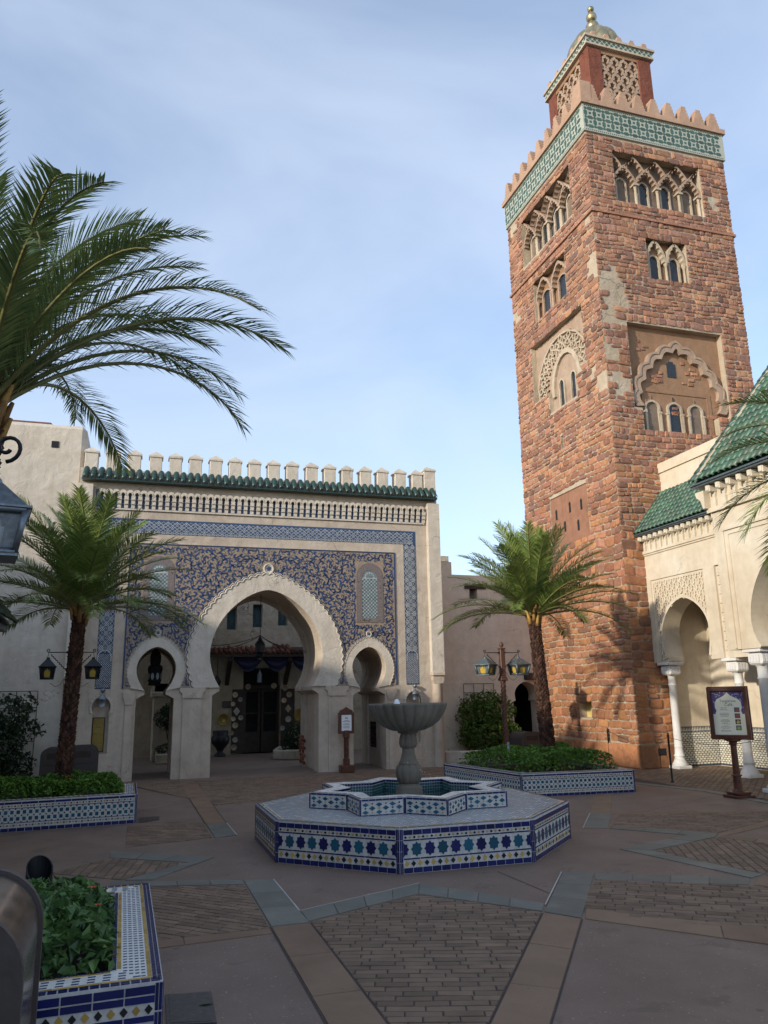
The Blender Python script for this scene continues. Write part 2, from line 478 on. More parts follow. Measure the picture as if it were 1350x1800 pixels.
MT['shrub'] = leafmat('shrub_leaf', [(0.029,0.064,0.013),(0.052,0.108,0.017),(0.086,0.159,0.025),(0.137,0.201,0.038)], .22, .45)
MT['darkshrub'] = leafmat('dark_shrub_leaf', [(.012,.028,.012),(.022,.045,.017),(.032,.06,.022)], .15, .5)
MT['flower'] = simple('orange_petal', (.62,.16,.05), .6)
MT['soil'] = simple('soil', (.035,.026,.02), .95)
MT['bin'] = simple('bin_brown_grey', (0.054,0.045,0.044), .5, scale=16, var=.15)
MT['steel'] = simple('brushed_steel', (0.336,0.289,0.266), .22, .95, scale=5, var=.2)
MT['terracotta'] = pick('terracotta', [(0.121,0.047,0.030),(0.154,0.066,0.044),(0.099,0.041,0.030)], .3, .85, 14, .3)
MT['shutter'] = simple('teal_shutter', (.035,.085,.095), .55)
MT['swag'] = simple('navy_cloth', (.010,.014,.045), .8)
MT['plate'] = pick('glazed_plate', [(.42,.36,.25),(.34,.34,.32),(.45,.42,.36),(.30,.25,.18)], .05, .3, 12, .25, .5)
MT['dado'] = simple('dado_white', (.62,.59,.48), .3)
MT['dadodark'] = simple('dado_dark', (.06,.065,.085), .3)
MT['redbrick'] = pick('old_red_brick', [(.22,.075,.045),(.28,.11,.07),(.17,.06,.04)], .5, .9, 14, .35)
MT['corbel'] = plaster('corbel_plaster', (.55,.49,.38), (.64,.58,.47), (.70,.65,.55), .08, .1, .1, False)
def tower_stone():
    t = NT('tower_stone')
    cols = [(0.407,0.185,0.097),(0.352,0.152,0.088),(0.297,0.121,0.075),(0.429,0.211,0.110),(0.220,0.112,0.084),(0.363,0.165,0.099),(0.418,0.196,0.095),(0.319,0.154,0.101),(0.363,0.174,0.119),(0.275,0.134,0.097),(0.385,0.167,0.088)]
    n = len(cols)
    col = t.ramp(t.rnd(), [(i/n, c) for i, c in enumerate(cols)], 'CONSTANT')
    r2 = t.math('FRACT', t.math('MULTIPLY', t.rnd(), 37.7))
    col = t.mix(1.0, col, t.grey(t.rng(r2, 0, 1, .72, 1.22)), 'MULTIPLY')
    # the courses higher up are a duller, pinker stone
    z = t.n('ShaderNodeSeparateXYZ', {0: t.pos}).outputs[2]
    k = t.rng(t.math('ADD', z, t.math('MULTIPLY', t.noise(.8, 3), 4.0)), 7.0, 12.0, 0, .60)
    hs = t.n('ShaderNodeHueSaturation', {'Saturation': .80, 'Value': .86, 'Color': col}).outputs[0]
    col = t.mix(k, col, hs)
    kl = t.rng(t.math('ADD', z, t.math('MULTIPLY', t.noise(.8, 3), 4.0)), 4.0, 9.0, .34, 0)
    col = t.mix(kl, col, t.mix(1.0, t.mix(.35, col, (.46, .235, .085)), (1.12, 1.08, .86), 'MULTIPLY'))
    g = t.noise(7, 8, .7, .6)
    col = t.mix(1.0, col, t.grey(t.rng(g, .25, .75, .66, 1.34)), 'MULTIPLY')
    st = t.noise(1.1, 7, .7, .5)
    col = t.mix(t.rng(st, .55, .75, 0, .45), col, (.11, .062, .048))
    lim = t.noise(4.0, 6, .75, .3)
    col = t.mix(t.rng(lim, .66, .74, 0, .5), col, (.42, .34, .25))
    col = t.mix(.06, col, (.42, .33, .25))
    h = t.math('ADD', g, t.math('MULTIPLY', t.noise(42, 5, .7), .5))
    return t.bsdf(col, .92, t.bump(h, .95, .03), spec=.12)
MT['stone'] = tower_stone()
MT['slotpanel'] = plaster('red_brown_stucco', (.24,.12,.075), (.30,.155,.10), (.35,.19,.125), .6, .3)
MT['signyellow'] = simple('yellow_sign_face', (.56,.44,.17), .5, bump=.02, var=.1)
MT['winborder'] = simple('mauve_tile_border', (0.158,0.131,0.127), .5, scale=40, var=.4)

# ------------------------------------------------------------------ outline helpers
def arc_up(zn, zw, za, neck, wide, n=14):
    """right flank of a pointed horseshoe arch, from its neck up to the apex"""
    p = []
    for i in range(n//2):
        z = zn+(zw-zn)*i/(n//2)
        p.append((wide-(wide-neck)*((zw-z)/(zw-zn))**2, z))
    for i in range(n+1):
        s = math.sin(PI/2*i/n)
        p.append((max(0, wide*(1-s**1.9)**.62), zw+(za-zw)*s))
    return p
def horseshoe(cx, z0, zn, zw, za, jamb, neck, wide, n=16, imp=.09):
    r = [(jamb, z0)]
    if jamb > neck+.02:
        r += [(jamb, zn-imp*1.7), (jamb-.02, zn-imp*1.6), (neck+.05, zn-imp), (neck, zn-imp*.85)]
    r += arc_up(zn, zw, za, neck, wide, n)
    l = [(-x, z) for x, z in r[:-1]][::-1]
    return [(cx+x, z) for x, z in r+l]
def resample(p, step):
    out, acc = [p[0]], 0.0
    tot = sum(math.dist(p[i], p[i+1]) for i in range(len(p)-1))
    n = max(2, round(tot/step)); st = tot/n
    need = st
    for i in range(len(p)-1):
        L = math.dist(p[i], p[i+1]); pos = 0.0
        while L > 1e-9 and acc+(L-pos) >= need-1e-9:
            pos += need-acc; acc = 0.0
            t = pos/L
            out.append((p[i][0]+(p[i+1][0]-p[i][0])*t, p[i][1]+(p[i+1][1]-p[i][1])*t))
        acc += L-pos
    if len(out) < n+1: out.append(p[-1])
    return out
def offset(p, fn):
    """move each point to the left of its path by fn(k)"""
    q = []
    for i in range(len(p)):
        a, b = p[max(0, i-1)], p[min(len(p)-1, i+1)]
        L = math.dist(a, b) or 1
        nx, ny = -(b[1]-a[1])/L, (b[0]-a[0])/L
        d = fn(i)
        q.append((p[i][0]+nx*d, p[i][1]+ny*d))
    return q
def scalloped(p, lobes, amp, sub=6):
    tot = sum(math.dist(p[i], p[i+1]) for i in range(len(p)-1))
    q = resample(p, tot/(lobes*sub))
    return offset(q, lambda i: -amp*abs(math.sin(PI*i/sub)))
def ring_path(cx, zn, zw, za, neck, wide):
    r = arc_up(zn, zw, za, neck, wide, 22)
    return [(cx+x, z) for x, z in r]+[(cx-x, z) for x, z in r[:-1]][::-1]
def circle(cx, cy, r, n=20):
    return [(cx+r*math.cos(2*PI*i/n), cy+r*math.sin(2*PI*i/n)) for i in range(n)]
def rect(a, b, c, d): return [(a, c), (b, c), (b, d), (a, d)]
def star8(r, r2=None, a0=0.0):
    r2 = r2 or r*.74
    return [((r if i % 2 == 0 else r2)*math.cos(a0+PI*i/8), (r if i % 2 == 0 else r2)*math.sin(a0+PI*i/8)) for i in range(16)]
def diamond(a, b=None):
    b = b or a
    return [(a, 0), (0, b), (-a, 0), (0, -b)]
def unit_tile(poly, h=.004, mat=None, c=0.0):
    m = MB(); m.prism(poly, 0, h, rnd=R.random())
    return m.build('tile', mat, mesh_only=True)
def clip(poly, region):
    """convex clip (Sutherland-Hodgman); region counter-clockwise"""
    out = list(poly)
    for i in range(len(region)):
        a, b = region[i], region[(i+1) % len(region)]
        inp, out = out, []
        side = lambda p: (b[0]-a[0])*(p[1]-a[1])-(b[1]-a[1])*(p[0]-a[0])
        for k in range(len(inp)):
            p, q = inp[k], inp[(k+1) % len(inp)]
            sp, sq = side(p), side(q)
            if sp >= 0: out.append(p)
            if (sp >= 0) != (sq >= 0):
                t = sp/(sp-sq)
                out.append((p[0]+(q[0]-p[0])*t, p[1]+(q[1]-p[1])*t))
        if len(out) < 3: return []
    return out
def parea(p): return sum(p[i][0]*p[(i+1)%len(p)][1]-p[(i+1)%len(p)][0]*p[i][1] for i in range(len(p)))/2
CAM = Vector((0, 0, 1.65))

# ------------------------------------------------------------------ ground and pavement
g = MB()
N = 60
xs = [-300, -60, -20] + [-10+i*.5 for i in range(61)] + [24, 40, 80, 300]
gx = [-300, -80, -25, 35, 80, 300]; gy = [-300, -60, -15, 45, 90, 300]
g.add([(x, y, -.012) for y in gy for x in gx], [(j*6+i, j*6+i+1, (j+1)*6+i+1, (j+1)*6+i) for j in range(5) for i in range(5)])
ground = tag(g.build('ground', MT['concrete']), kind='structure')
pv = MB()
pv.add([(-14, -8, 0), (16, -8, 0), (16, 30, 0), (-14, 30, 0), (-14, -8, -.01), (16, -8, -.01), (16, 30, -.01), (-14, 30, -.01)],
       [(0, 1, 2, 3), (0, 4, 5, 1), (1, 5, 6, 2), (2, 6, 7, 3), (3, 7, 4, 0)])
pavement = tag(pv.build('pavement', MT['concrete']), kind='structure')
C0 = (3.14, 9.236)
def slab(poly, z1, mat, name, bev=.004):
    if parea(poly) < 0: poly = poly[::-1]
    m = MB()
    cx = sum(p[0] for p in poly)/len(poly); cy = sum(p[1] for p in poly)/len(poly)
    def ins(p, d):
        q = math.dist(p, (cx, cy)); return (p[0]+(cx-p[0])*d/q, p[1]+(cy-p[1])*d/q)
    n = len(poly)
    a = [(p[0], p[1], 0.0005) for p in poly]; b = [(p[0], p[1], z1-bev*.6) for p in poly]
    c = [(*ins(p, bev), z1) for p in poly]
    f = [tuple(range(2*n, 3*n))]
    for i in range(n):
        j = (i+1) % n
        f += [(i, j, n+j, n+i), (n+i, n+j, 2*n+j, 2*n+i)]
    m.add(a+b+c, f)
    return m.build(name, mat, pavement)
def strip_slabs(p0, p1, q0, q1, n, z, mat, name, gap=.007):
    """a band from edge p0->p1 to edge q0->q1 cut into n slabs"""
    lp = lambda a, b, t: (a[0]+(b[0]-a[0])*t, a[1]+(b[1]-a[1])*t)
    L = math.dist(p0, p1) or 1
    for i in range(n):
        a, b = i/n+gap/2/L*(i > 0), (i+1)/n-gap/2/L*(i < n-1)
        slab([lp(p0, p1, a), lp(p0, p1, b), lp(q0, q1, b), lp(q0, q1, a)], z+R.uniform(-.0012, .0012), mat, name)
# bands measured on the ground: brown pavers and blue-grey slate
def rel(x, y): return (C0[0]+x, C0[1]+y)
SL, BR = MT['slate'], MT['band']
ZS, ZB = .0085, .0075
strip_slabs(rel(-2.12,-3.02), rel(-2.12,-6.6), rel(-1.835,-3.02), rel(-1.835,-6.6), 5, ZB, BR, 'brown_paver')
strip_slabs(rel(-2.125,-1.42), rel(-2.12,-3.0), rel(-1.86,-1.5), rel(-1.835,-3.0), 3, ZS, SL, 'slate_slab')
strip_slabs(rel(-2.17,.97), rel(-2.19,2.12), rel(-1.91,1.04), rel(-1.93,2.04), 2, ZS, SL, 'slate_slab')
strip_slabs(rel(-2.19,2.14), rel(-2.27,8.2), rel(-1.93,2.06), rel(-1.95,8.0), 7, ZB, BR, 'brown_paver')
strip_slabs(rel(.745,-2.225), rel(-.07,-3.37), rel(.995,-2.36), rel(.10,-3.62), 3, ZS, SL, 'slate_slab')
strip_slabs(rel(-.085,-3.39), rel(-2.35,-6.55), rel(.085,-3.64), rel(-2.05,-6.62), 5, ZB, BR, 'brown_paver')
strip_slabs(rel(2.22,-.17), rel(2.95,.86), rel(2.47,-.30), rel(3.2,.74), 2, ZS, SL, 'slate_slab')
strip_slabs(rel(2.96,.88), rel(4.5,3.2), rel(3.21,.76), rel(4.75,3.1), 3, ZB, BR, 'brown_paver')
# zigzag of slate round the fountain
strip_slabs(rel(-1.835,-2.67), rel(-.66,-2.155), rel(-1.835,-2.965), rel(-.79,-2.49), 4, ZS, SL, 'slate_slab')
strip_slabs(rel(-.655,-2.16), rel(.045,-3.15), rel(-.785,-2.495), rel(-.08,-3.35), 4, ZS, SL, 'slate_slab')
strip_slabs(rel(1.0,-2.365), rel(2.14,-3.06), rel(.86,-2.59), rel(1.96,-3.25), 4, ZS, SL, 'slate_slab')
strip_slabs(rel(1.86,-1.475), rel(2.165,-3.05), rel(2.11,-1.68), rel(2.36,-2.98), 4, ZS, SL, 'slate_slab')
strip_slabs(rel(1.865,-1.465), rel(3.1,-1.05), rel(2.12,-1.67), rel(3.22,-1.30), 3, ZS, SL, 'slate_slab')
strip_slabs(rel(2.48,-.32), rel(3.22,-1.31), rel(2.70,-.16), rel(3.42,-1.12), 3, ZS, SL, 'slate_slab')
strip_slabs(rel(-2.29,-.235), rel(-3.35,.55), rel(-2.56,-.40), rel(-3.35,.17), 3, ZS, SL, 'slate_slab')
strip_slabs(rel(-2.295,-.25), rel(-2.93,-1.08), rel(-2.57,-.42), rel(-3.18,-1.0), 3, ZS, SL, 'slate_slab')
strip_slabs(rel(-2.14,-1.42), rel(-3.3,-1.02), rel(-2.14,-1.60), rel(-3.3,-1.22), 4, ZS, SL, 'slate_slab')
strip_slabs(rel(-2.14,-3.05), rel(-4.6,-3.05), rel(-2.14,-3.17), rel(-4.6,-3.36), 4, ZB, BR, 'brown_paver')
strip_slabs(rel(.12,-3.64), rel(2.6,-6.6), rel(.28,-3.40), rel(2.95,-6.2), 4, ZB, BR, 'brown_paver')
strip_slabs(rel(2.20,-3.10), rel(4.4,-5.4), rel(2.0,-3.27), rel(4.15,-5.6), 4, ZB, BR, 'brown_paver')
strip_slabs(rel(2.37,-3.0), rel(3.6,-2.05), rel(2.52,-3.16), rel(3.75,-2.2), 3, ZB, BR, 'brown_paver')
strip_slabs(rel(3.24,-1.33), rel(3.6,-2.05), rel(3.40,-1.2), rel(3.77,-1.95), 2, ZB, BR, 'brown_paver')
strip_slabs(rel(3.43,-1.13), rel(4.9,-.5), rel(3.28,-1.31), rel(4.9,-.72), 3, ZB, BR, 'brown_paver')
strip_slabs(rel(3.22,.74), rel(5.4,.13), rel(3.14,.58), rel(5.4,-.06), 4, ZB, BR, 'brown_paver')
# fine dark joint lines beside the bands, as narrow grooves filled with dark mortar
jl = MB()
for a, b in (((-1.825,-3.0),(-1.825,-6.6)), ((-2.13,-3.0),(-2.13,-6.6)), ((-.098,-3.39),(-2.36,-6.55)), ((.098,-3.64),(-2.04,-6.62)), ((-2.2,2.14),(-2.28,8.2)), ((-1.92,2.1),(-1.94,8.0))):
    a, b = rel(*a), rel(*b)
    q = math.dist(a, b); nx, ny = -(b[1]-a[1])/q*.006, (b[0]-a[0])/q*.006
    jl.add([(a[0]-nx,a[1]-ny,.003),(b[0]-nx,b[1]-ny,.003),(b[0]+nx,b[1]+ny,.003),(a[0]+nx,a[1]+ny,.003)], [(0,1,2,3)])
for a, b in (((.2,-1.95),(.25,-2.9)),((-2.5,2.4),(-5,3.4)),((1.2,3.2),(6,5.2)),((-3.2,-4.5),(-6,-4.4)),((3.3,.5),(5.6,1.6)),((1.2,-4.9),(3.6,-4.2)),((-4.6,2.2),(-1.9,4.9))):
    a, b = rel(*a), rel(*b)
    q = math.dist(a, b); nx, ny = -(b[1]-a[1])/q*.004, (b[0]-a[0])/q*.004
    jl.add([(a[0]-nx,a[1]-ny,.003),(b[0]-nx,b[1]-ny,.003),(b[0]+nx,b[1]+ny,.003),(a[0]+nx,a[1]+ny,.003)], [(0,1,2,3)])
tag(jl.build('joint_line', MT['joint'], pavement), kind='stuff')
pl = MB()
for a, b in (((-1.86,-1.5),(-1.842,-2.66)), ((.745-.014,-2.225),(.03,-3.2)), ((2.22-.014,-.17),(2.94,.86)), ((-1.90,1.04),(-1.92,2.04)), ((-.655,-2.145),(-1.83,-2.655))):
    a, b = rel(*a), rel(*b)
    q = math.dist(a, b); nx, ny = -(b[1]-a[1])/q*.006, (b[0]-a[0])/q*.006
    pl.add([(a[0]-nx,a[1]-ny,.0095),(b[0]-nx,b[1]-ny,.0095),(b[0]+nx,b[1]+ny,.0095),(a[0]+nx,a[1]+ny,.0095)], [(0,1,2,3)])
tag(pl.build('pale_joint_line', MT['paleline'], pavement), kind='stuff')

# brick fields, each brick clipped to its field
BRICKS = []
def brick_field(region, ang, bl=.205, bw=.072, herring=False):
    if parea(region) < 0: region = region[::-1]
    bed = MB(); bed.add([(p[0], p[1], .0015) for p in region], [tuple(range(len(region)))])
    bed.build('brick_bed', MT['joint'], pavement)
    ca, sa = math.cos(ang), math.sin(ang)
    loc = [((p[0]*ca+p[1]*sa), (-p[0]*sa+p[1]*ca)) for p in region]
    x0, x1 = min(p[0] for p in loc), max(p[0] for p in loc)
    y0, y1 = min(p[1] for p in loc), max(p[1] for p in loc)
    j = 0; y = y0-bw
    while y < y1:
        x = x0-bl*(1+.5*(j % 2))+R.uniform(-.02, .02)
        while x < x1:
            L = bl*R.uniform(.92, 1.08)
            gg = .0045
            a = R.uniform(-.004, .004)
            q = [(x+gg, y+gg+a), (x+L-gg, y+gg-a), (x+L-gg, y+bw-gg-a), (x+gg, y+bw-gg+a)]
            q = clip([(p[0]*ca-p[1]*sa, p[0]*sa+p[1]*ca) for p in q], region)
            if len(q) >= 3 and abs(parea(q)) > .0002: BRICKS.append((q, .0065+R.uniform(-.0018, .0018)))
            x += L
        y += bw; j += 1
brick_field([rel(-1.82,-2.99), rel(-.79,-2.51), rel(-.095,-3.37), rel(-1.82,-5.78)], rad(-19))
brick_field([rel(-2.14,-1.62), rel(-2.14,-3.04), rel(-4.5,-3.04), rel(-4.5,-.9), rel(-3.3,-1.24)], rad(-44))
brick_field([rel(.88,-2.6), rel(1.97,-3.27), rel(4.1,-5.6), rel(2.9,-6.15), rel(.14,-3.4)][::1], rad(-33), .22, .08)
brick_field([rel(2.12,-1.70), rel(3.22,-1.33), rel(3.6,-2.05), rel(2.38,-2.97)], rad(62), .22, .085)
brick_field([rel(2.5,-.3), rel(3.42,-1.1), rel(4.9,-.48), rel(5.3,-.02), rel(3.2,.56)], rad(-16), .22, .085)
brick_field([rel(-2.58,-.43), rel(-3.35,.15), rel(-3.9,-.4), rel(-3.2,-.98)], rad(80), .22, .09)
brick_field([rel(-2.22,2.2), rel(-2.2,1.0), rel(-3.2,.75), rel(-3.2,2.35)], rad(-30), .22, .09)
brick_field([(8.87,12.9), (9.08,11.42), (8.95,9.6), (9.0,6.0), (13,6.0), (13,15.05), (8.6,15.05)], rad(45), .22, .10)
brick_field([(1.25,13.2), (6.0,14.9), (6.9,17.2), (-.3,17.3), (.9,14.2)], rad(12), .22, .11)
strip_slabs((8.62,13.1), (9.02,11.42), (8.82,13.12), (9.2,11.42), 4, ZS, SL, 'kerb_slab')
strip_slabs((9.02,11.41), (8.85,9.6), (9.2,11.41), (9.02,9.6), 4, ZS, SL, 'kerb_slab')
strip_slabs((8.85,9.59), (8.85,6.0), (9.02,9.59), (9.02,6.0), 6, ZS, SL, 'kerb_slab')
def score(q):
    cx = sum(p[0] for p in q)/len(q); cy = sum(p[1] for p in q)/len(q)
    d = math.hypot(cx, cy)
    vis = 1 if cy > 2.9 and -1.0 < cx-0 < 13 and math.degrees(math.atan2(cx, cy)) < 44 and math.degrees(math.atan2(cx, cy)) > -9 else .01
    return abs(parea(q))*vis/d**3
BRICKS.sort(key=lambda b: -score(b[0]))
for q, z in BRICKS[:300]: slab(q, z, MT['brick'], 'brick', .005)
rest = MB()
for q, z in BRICKS[300:]:
    n = len(q)
    cx = sum(p[0] for p in q)/n; cy = sum(p[1] for p in q)/n
    ins = [(p[0]+(cx-p[0])*.06, p[1]+(cy-p[1])*.06, z) for p in q]
    rest.add([(p[0], p[1], .001) for p in q]+ins, [tuple(range(n, 2*n))]+[(i, (i+1) % n, n+(i+1) % n, n+i) for i in range(n)])
tag(rest.build('paving_bricks', MT['brick'], pavement), kind='stuff')

# ------------------------------------------------------------------ minaret
TX, TY, TW, TD = 10.45, 15.1, 4.38, 4.58
tower = thing('minaret', 'tall square red stone minaret with carved arched windows and a ribbed bronze dome', 'tower', (TX+TW/2, TY+TD/2, 0))
FTL = frame((TX, TY+TD, 0), (0, -1, 0), (-1, 0, 0))     # face towards the plaza, u grows towards the camera
FTR = frame((TX, TY, 0), (1, 0, 0), (0, -1, 0))         # face towards the camera
big_r = [(.93,7.73),(3.15,7.73),(3.15,8.3),(3.54,8.3),(3.54,10.62),(.71,10.62),(.71,8.36),(.93,8.36)]
holesR = [rect(.77,3.51,14.08,15.62), rect(1.53,2.76,11.9,13.18), big_r]
mid_l = [(.98,9.72),(1.80,9.72),(1.80,9.12),(3.24,9.12),(3.24,9.66),(3.73,9.9),(3.73,11.45),(.98,11.45)]
low_l = rect(1.45,3.30,5.35,6.76)
holesL = [rect(.88,3.68,14.12,15.72), rect(1.36,3.12,12.08,13.36), mid_l, low_l, rect(2.20,2.77,1.03,1.43), rect(2.26,2.36,7.95,8.32)]
b = MB(FTL); b.prism(rect(0, TD, 0, 16.0), -.28, 0, 0, holesL)
b.M = FTR; b.prism(rect(.28, TW, 0, 16.0), -.28, 0, 0, holesR)
b.M = None
b.box(TX+.28, TX+TW, TY+.28, TY+TD, 0, 16.0)
b.build('masonry', MT['mortar'], tower)

def inside(p, poly):
    x, y = p; c = False
    for i in range(len(poly)):
        (x1, y1), (x2, y2) = poly[i], poly[i-1]
        if (y1 > y) != (y2 > y) and x < (x2-x1)*(y-y1)/(y2-y1)+x1: c = not c
    return c
STONES = []
def bare(u, w, which):
    """patches where the render has fallen over the stones"""
    if which == 'R':
        for cu, cw, ru, rw in ((.35,11.6,.42,.32),(.5,11.15,.35,.35),(.2,10.65,.35,.22),(.55,12.0,.25,.12),(.15,9.7,.2,.3),(.42,8.95,.22,.35),(.2,9.1,.2,.2),(3.9,14.6,.15,.25),(1.1,14.35,.12,.25),(1.55,10.95,.1,.12)):
            q = ((u-cu)/ru)**2+((w-cw)/rw)**2
            if q < 1+.5*noise.noise((u*6, w*6, 3)) and (q < .4 or R.random() < .6): return True
    else:
        for cu, cw, ru, rw in ((4.45,12.0,.2,.5),(4.3,9.0,.25,.45),(4.0,9.4,.2,.2),(.3,15.7,.25,.2),(.2,12.9,.15,.35),(4.35,13.6,.12,.3)):
            q = ((u-cu)/ru)**2+((w-cw)/rw)**2
            if q < 1+.5*noise.noise((u*6, w*6, 9)) and (q < .4 or R.random() < .6): return True
    return False
def lay(which, fr, U, holes):
    w = .52
    while w < 15.98:
        big = 1.15 if w < 5 else 1.0
        h = min(R.uniform(.095, .205)*big, 15.99-w)
        if h < .05: break
        cuts = []
        for ho in holes:
            n0 = [p for p in ho]
            for k in range(60):
                pass
        u = -R.uniform(0, .12)
        while u < U:
            L = R.uniform(.11, .36)*big
            if R.random() < .14: L *= 1.35
            a, c = max(u, -.012), min(u+L, U+.012)
            if U-c < .1: c = U+.012; L = c-u
            u += L
            if c-a < .07: continue
            wc = w+h/2
            # trim against openings
            segs = [(a, c)]
            for ho in holes:
                xs_ = []
                for i in range(len(ho)):
                    (x1, y1), (x2, y2) = ho[i], ho[i-1]
                    if (y1 > wc) != (y2 > wc): xs_.append((x2-x1)*(wc-y1)/(y2-y1)+x1)
                xs_.sort()
                for k in range(0, len(xs_)-1, 2):
                    l, r = xs_[k], xs_[k+1]
                    ns = []
                    for s0, s1 in segs:
                        if s1 <= l or s0 >= r: ns.append((s0, s1)); continue
                        if s0 < l: ns.append((s0, l))
                        if s1 > r: ns.append((r, s1))
                    segs = ns
            for s0, s1 in segs:
                if s1-s0 < .05: continue
                if bare((s0+s1)/2, wc, which): continue
                parts = [(w, h)]
                if h > .17 and s1-s0 < .26 and R.random() < .22: parts = [(w, h*.52), (w+h*.52, h*.48)]
                for ww, hh in parts: STONES.append((which, s0, s1, ww, ww+hh))
        w += h
lay('L', FTL, TD, holesL)
lay('R', FTR, TW, holesR)
def stone_mesh(m, s0, s1, w0, w1):
    g = R.uniform(.003, .015)
    a, c, e, f = s0+g, s1-g, w0+g, w1-g
    dp = R.uniform(.014, .038)
    q = 4
    v = []
    j = [R.uniform(-.008, .008) for _ in range(8)]
    tilt, tilt2 = R.uniform(-.014, .014), R.uniform(-.010, .010)
    sd = R.random()*50
    for iy in range(q):
        for ix in range(q):
            tx, ty = ix/(q-1), iy/(q-1)
            txx = .5+(tx-.5)*(1.0 if ix in (0, 3) else 1.9); tyy = .5+(ty-.5)*(1.0 if iy in (0, 3) else 1.8)
            edge = ix in (0, 3) or iy in (0, 3); corner = ix in (0, 3) and iy in (0, 3)
            x = a+(c-a)*txx+(j[0]*(1-tyy)+j[1]*tyy)*1.3
            y = e+(f-e)*tyy+(j[2]*(1-txx)+j[3]*txx)
            if corner: x += (.5-tx)*.028; y += (.5-ty)*.024
            d = dp*(.55 if edge else 1.0)+(tx-.5)*tilt+(ty-.5)*tilt2+.012*noise.noise((x*7+sd, y*9, sd))
            y += .048*noise.noise((x*1.5, y*.7, 2.5))
            v.append((x, y, max(.006, d)))
    fs = [(i*q+k, i*q+k+1, (i+1)*q+k+1, (i+1)*q+k) for i in range(q-1) for k in range(q-1)]
    ringi = [0, 1, 2, 3, 7, 11, 15, 14, 13, 12, 8, 4]
    n0 = len(v)
    for i in ringi: v.append((v[i][0], v[i][1], -.004))
    for k in range(12):
        k2 = (k+1) % 12
        fs.append((n0+k, n0+k2, ringi[k2], ringi[k]))
    m.add(v, fs, 0, R.random())
def sscore(s):
    fr = FTL if s[0] == 'L' else FTR
    p = fr @ Vector(((s[1]+s[2])/2, (s[3]+s[4])/2, 0))
    if s[0] == 'R' and p.z < 7 and p.x > 11.0: return 0
    if s[0] == 'L' and (p.y > 19.1 and p.z < 5): return 0
    n = Vector((-1, 0, 0)) if s[0] == 'L' else Vector((0, -1, 0))
    d = CAM-p
    return (s[2]-s[1])*(s[4]-s[3])*max(0, n.dot(d.normalized()))/d.length_squared
STONES.sort(key=lambda s: -sscore(s))
for s in STONES[:300]:
    m = MB(FTL if s[0] == 'L' else FTR); stone_mesh(m, *s[1:]); m.build('stone', MT['stone'], tower)
rest = MB()
for s in STONES[300:]:
    rest.M = FTL if s[0] == 'L' else FTR
    stone_mesh(rest, *s[1:])
tag(rest.build('stonework', MT['stone'], tower), kind='stuff')
# plinth blocks
for fr, U in ((FTL, TD), (FTR, TW)):
    u = -.03
    while u < U:
        L = R.uniform(.45, .7)
        c = min(u+L, U+.03)
        if fr is FTR and u > .9: break
        m = MB(fr); m.cbox(u+.006, c-.006, 0, .515+R.uniform(-.03, .0), -.01, .075, .02); m.build('plinth_block', MT['stone'], tower)
        u = c+.002
m = MB(FTR); m.cbox(.38, .60, .26, .42, .0, .08, .01); m.build('plinth_vent', MT['void'], tower)
# string course
m = MB()
m.box(TX-.06, TX+TW+.05, TY-.06, TY+TD+.05, 13.61, 13.68, 0, .52)
m.build('string_course', MT['stone'], tower)
# the panels at the back of the recesses
m = MB(FTR); m.prism([(p[0]+.03*(1 if p[0] < 2 else -1)*0, p[1]) for p in big_r], -.279, -.17); m.build('recess_panel', MT['stucco'], tower)
m = MB(FTL); m.prism(mid_l, -.279, -.15); m.build('recess_panel', MT['carved'], tower)
m = MB(FTL); m.prism(low_l, -.279, -.03); m.build('recess_panel', MT['slotpanel'], tower)
m = MB(FTL); m.prism(rect(2.20,2.77,1.03,1.43), -.279, -.20); m.build('light_box', MT['signyellow'], tower)

def lobed(m, cx, ws, hw, rise, t, amp, lobes, d0, d1, mat=0, p=1.7, full=True):
    """one pointed arch band whose inner edge is scalloped"""
    path = []
    n = 10
    for i in range(n+1):
        s = i/n
        path.append((hw*(1-s**p), ws+rise*s))
    out = [(cx+x, z) for x, z in path]+[(cx-x, z) for x, z in path[:-1]][::-1]
    sub = 6
    tot = sum(math.dist(out[i], out[i+1]) for i in range(len(out)-1))
    q = resample(out, tot/(lobes*sub))
    inn = offset(q, lambda i: t+amp*(1-abs(math.sin(PI*i/sub))))
    inn = [(x, max(z, ws)) for x, z in inn]
    poly = q+inn[::-1]
    m.prism(poly, d0, d1, mat)
def win(m, cx, w0, zn, za, hw, d, dark=1, frame_mat=0, fw=.045, boarded=False):
    inner = horseshoe(cx, w0, zn, zn+(za-zn)*.45, za, hw, hw*.93, hw, 8, .02)
    outer = horseshoe(cx, w0, zn, zn+(za-zn)*.45, za+fw, hw+fw, hw+fw*.9, hw+fw, 8, .02)
    m.prism(outer, d, d+.05, frame_mat, [inner])
    m.prism(inner, d-.02, d+.004, dark)
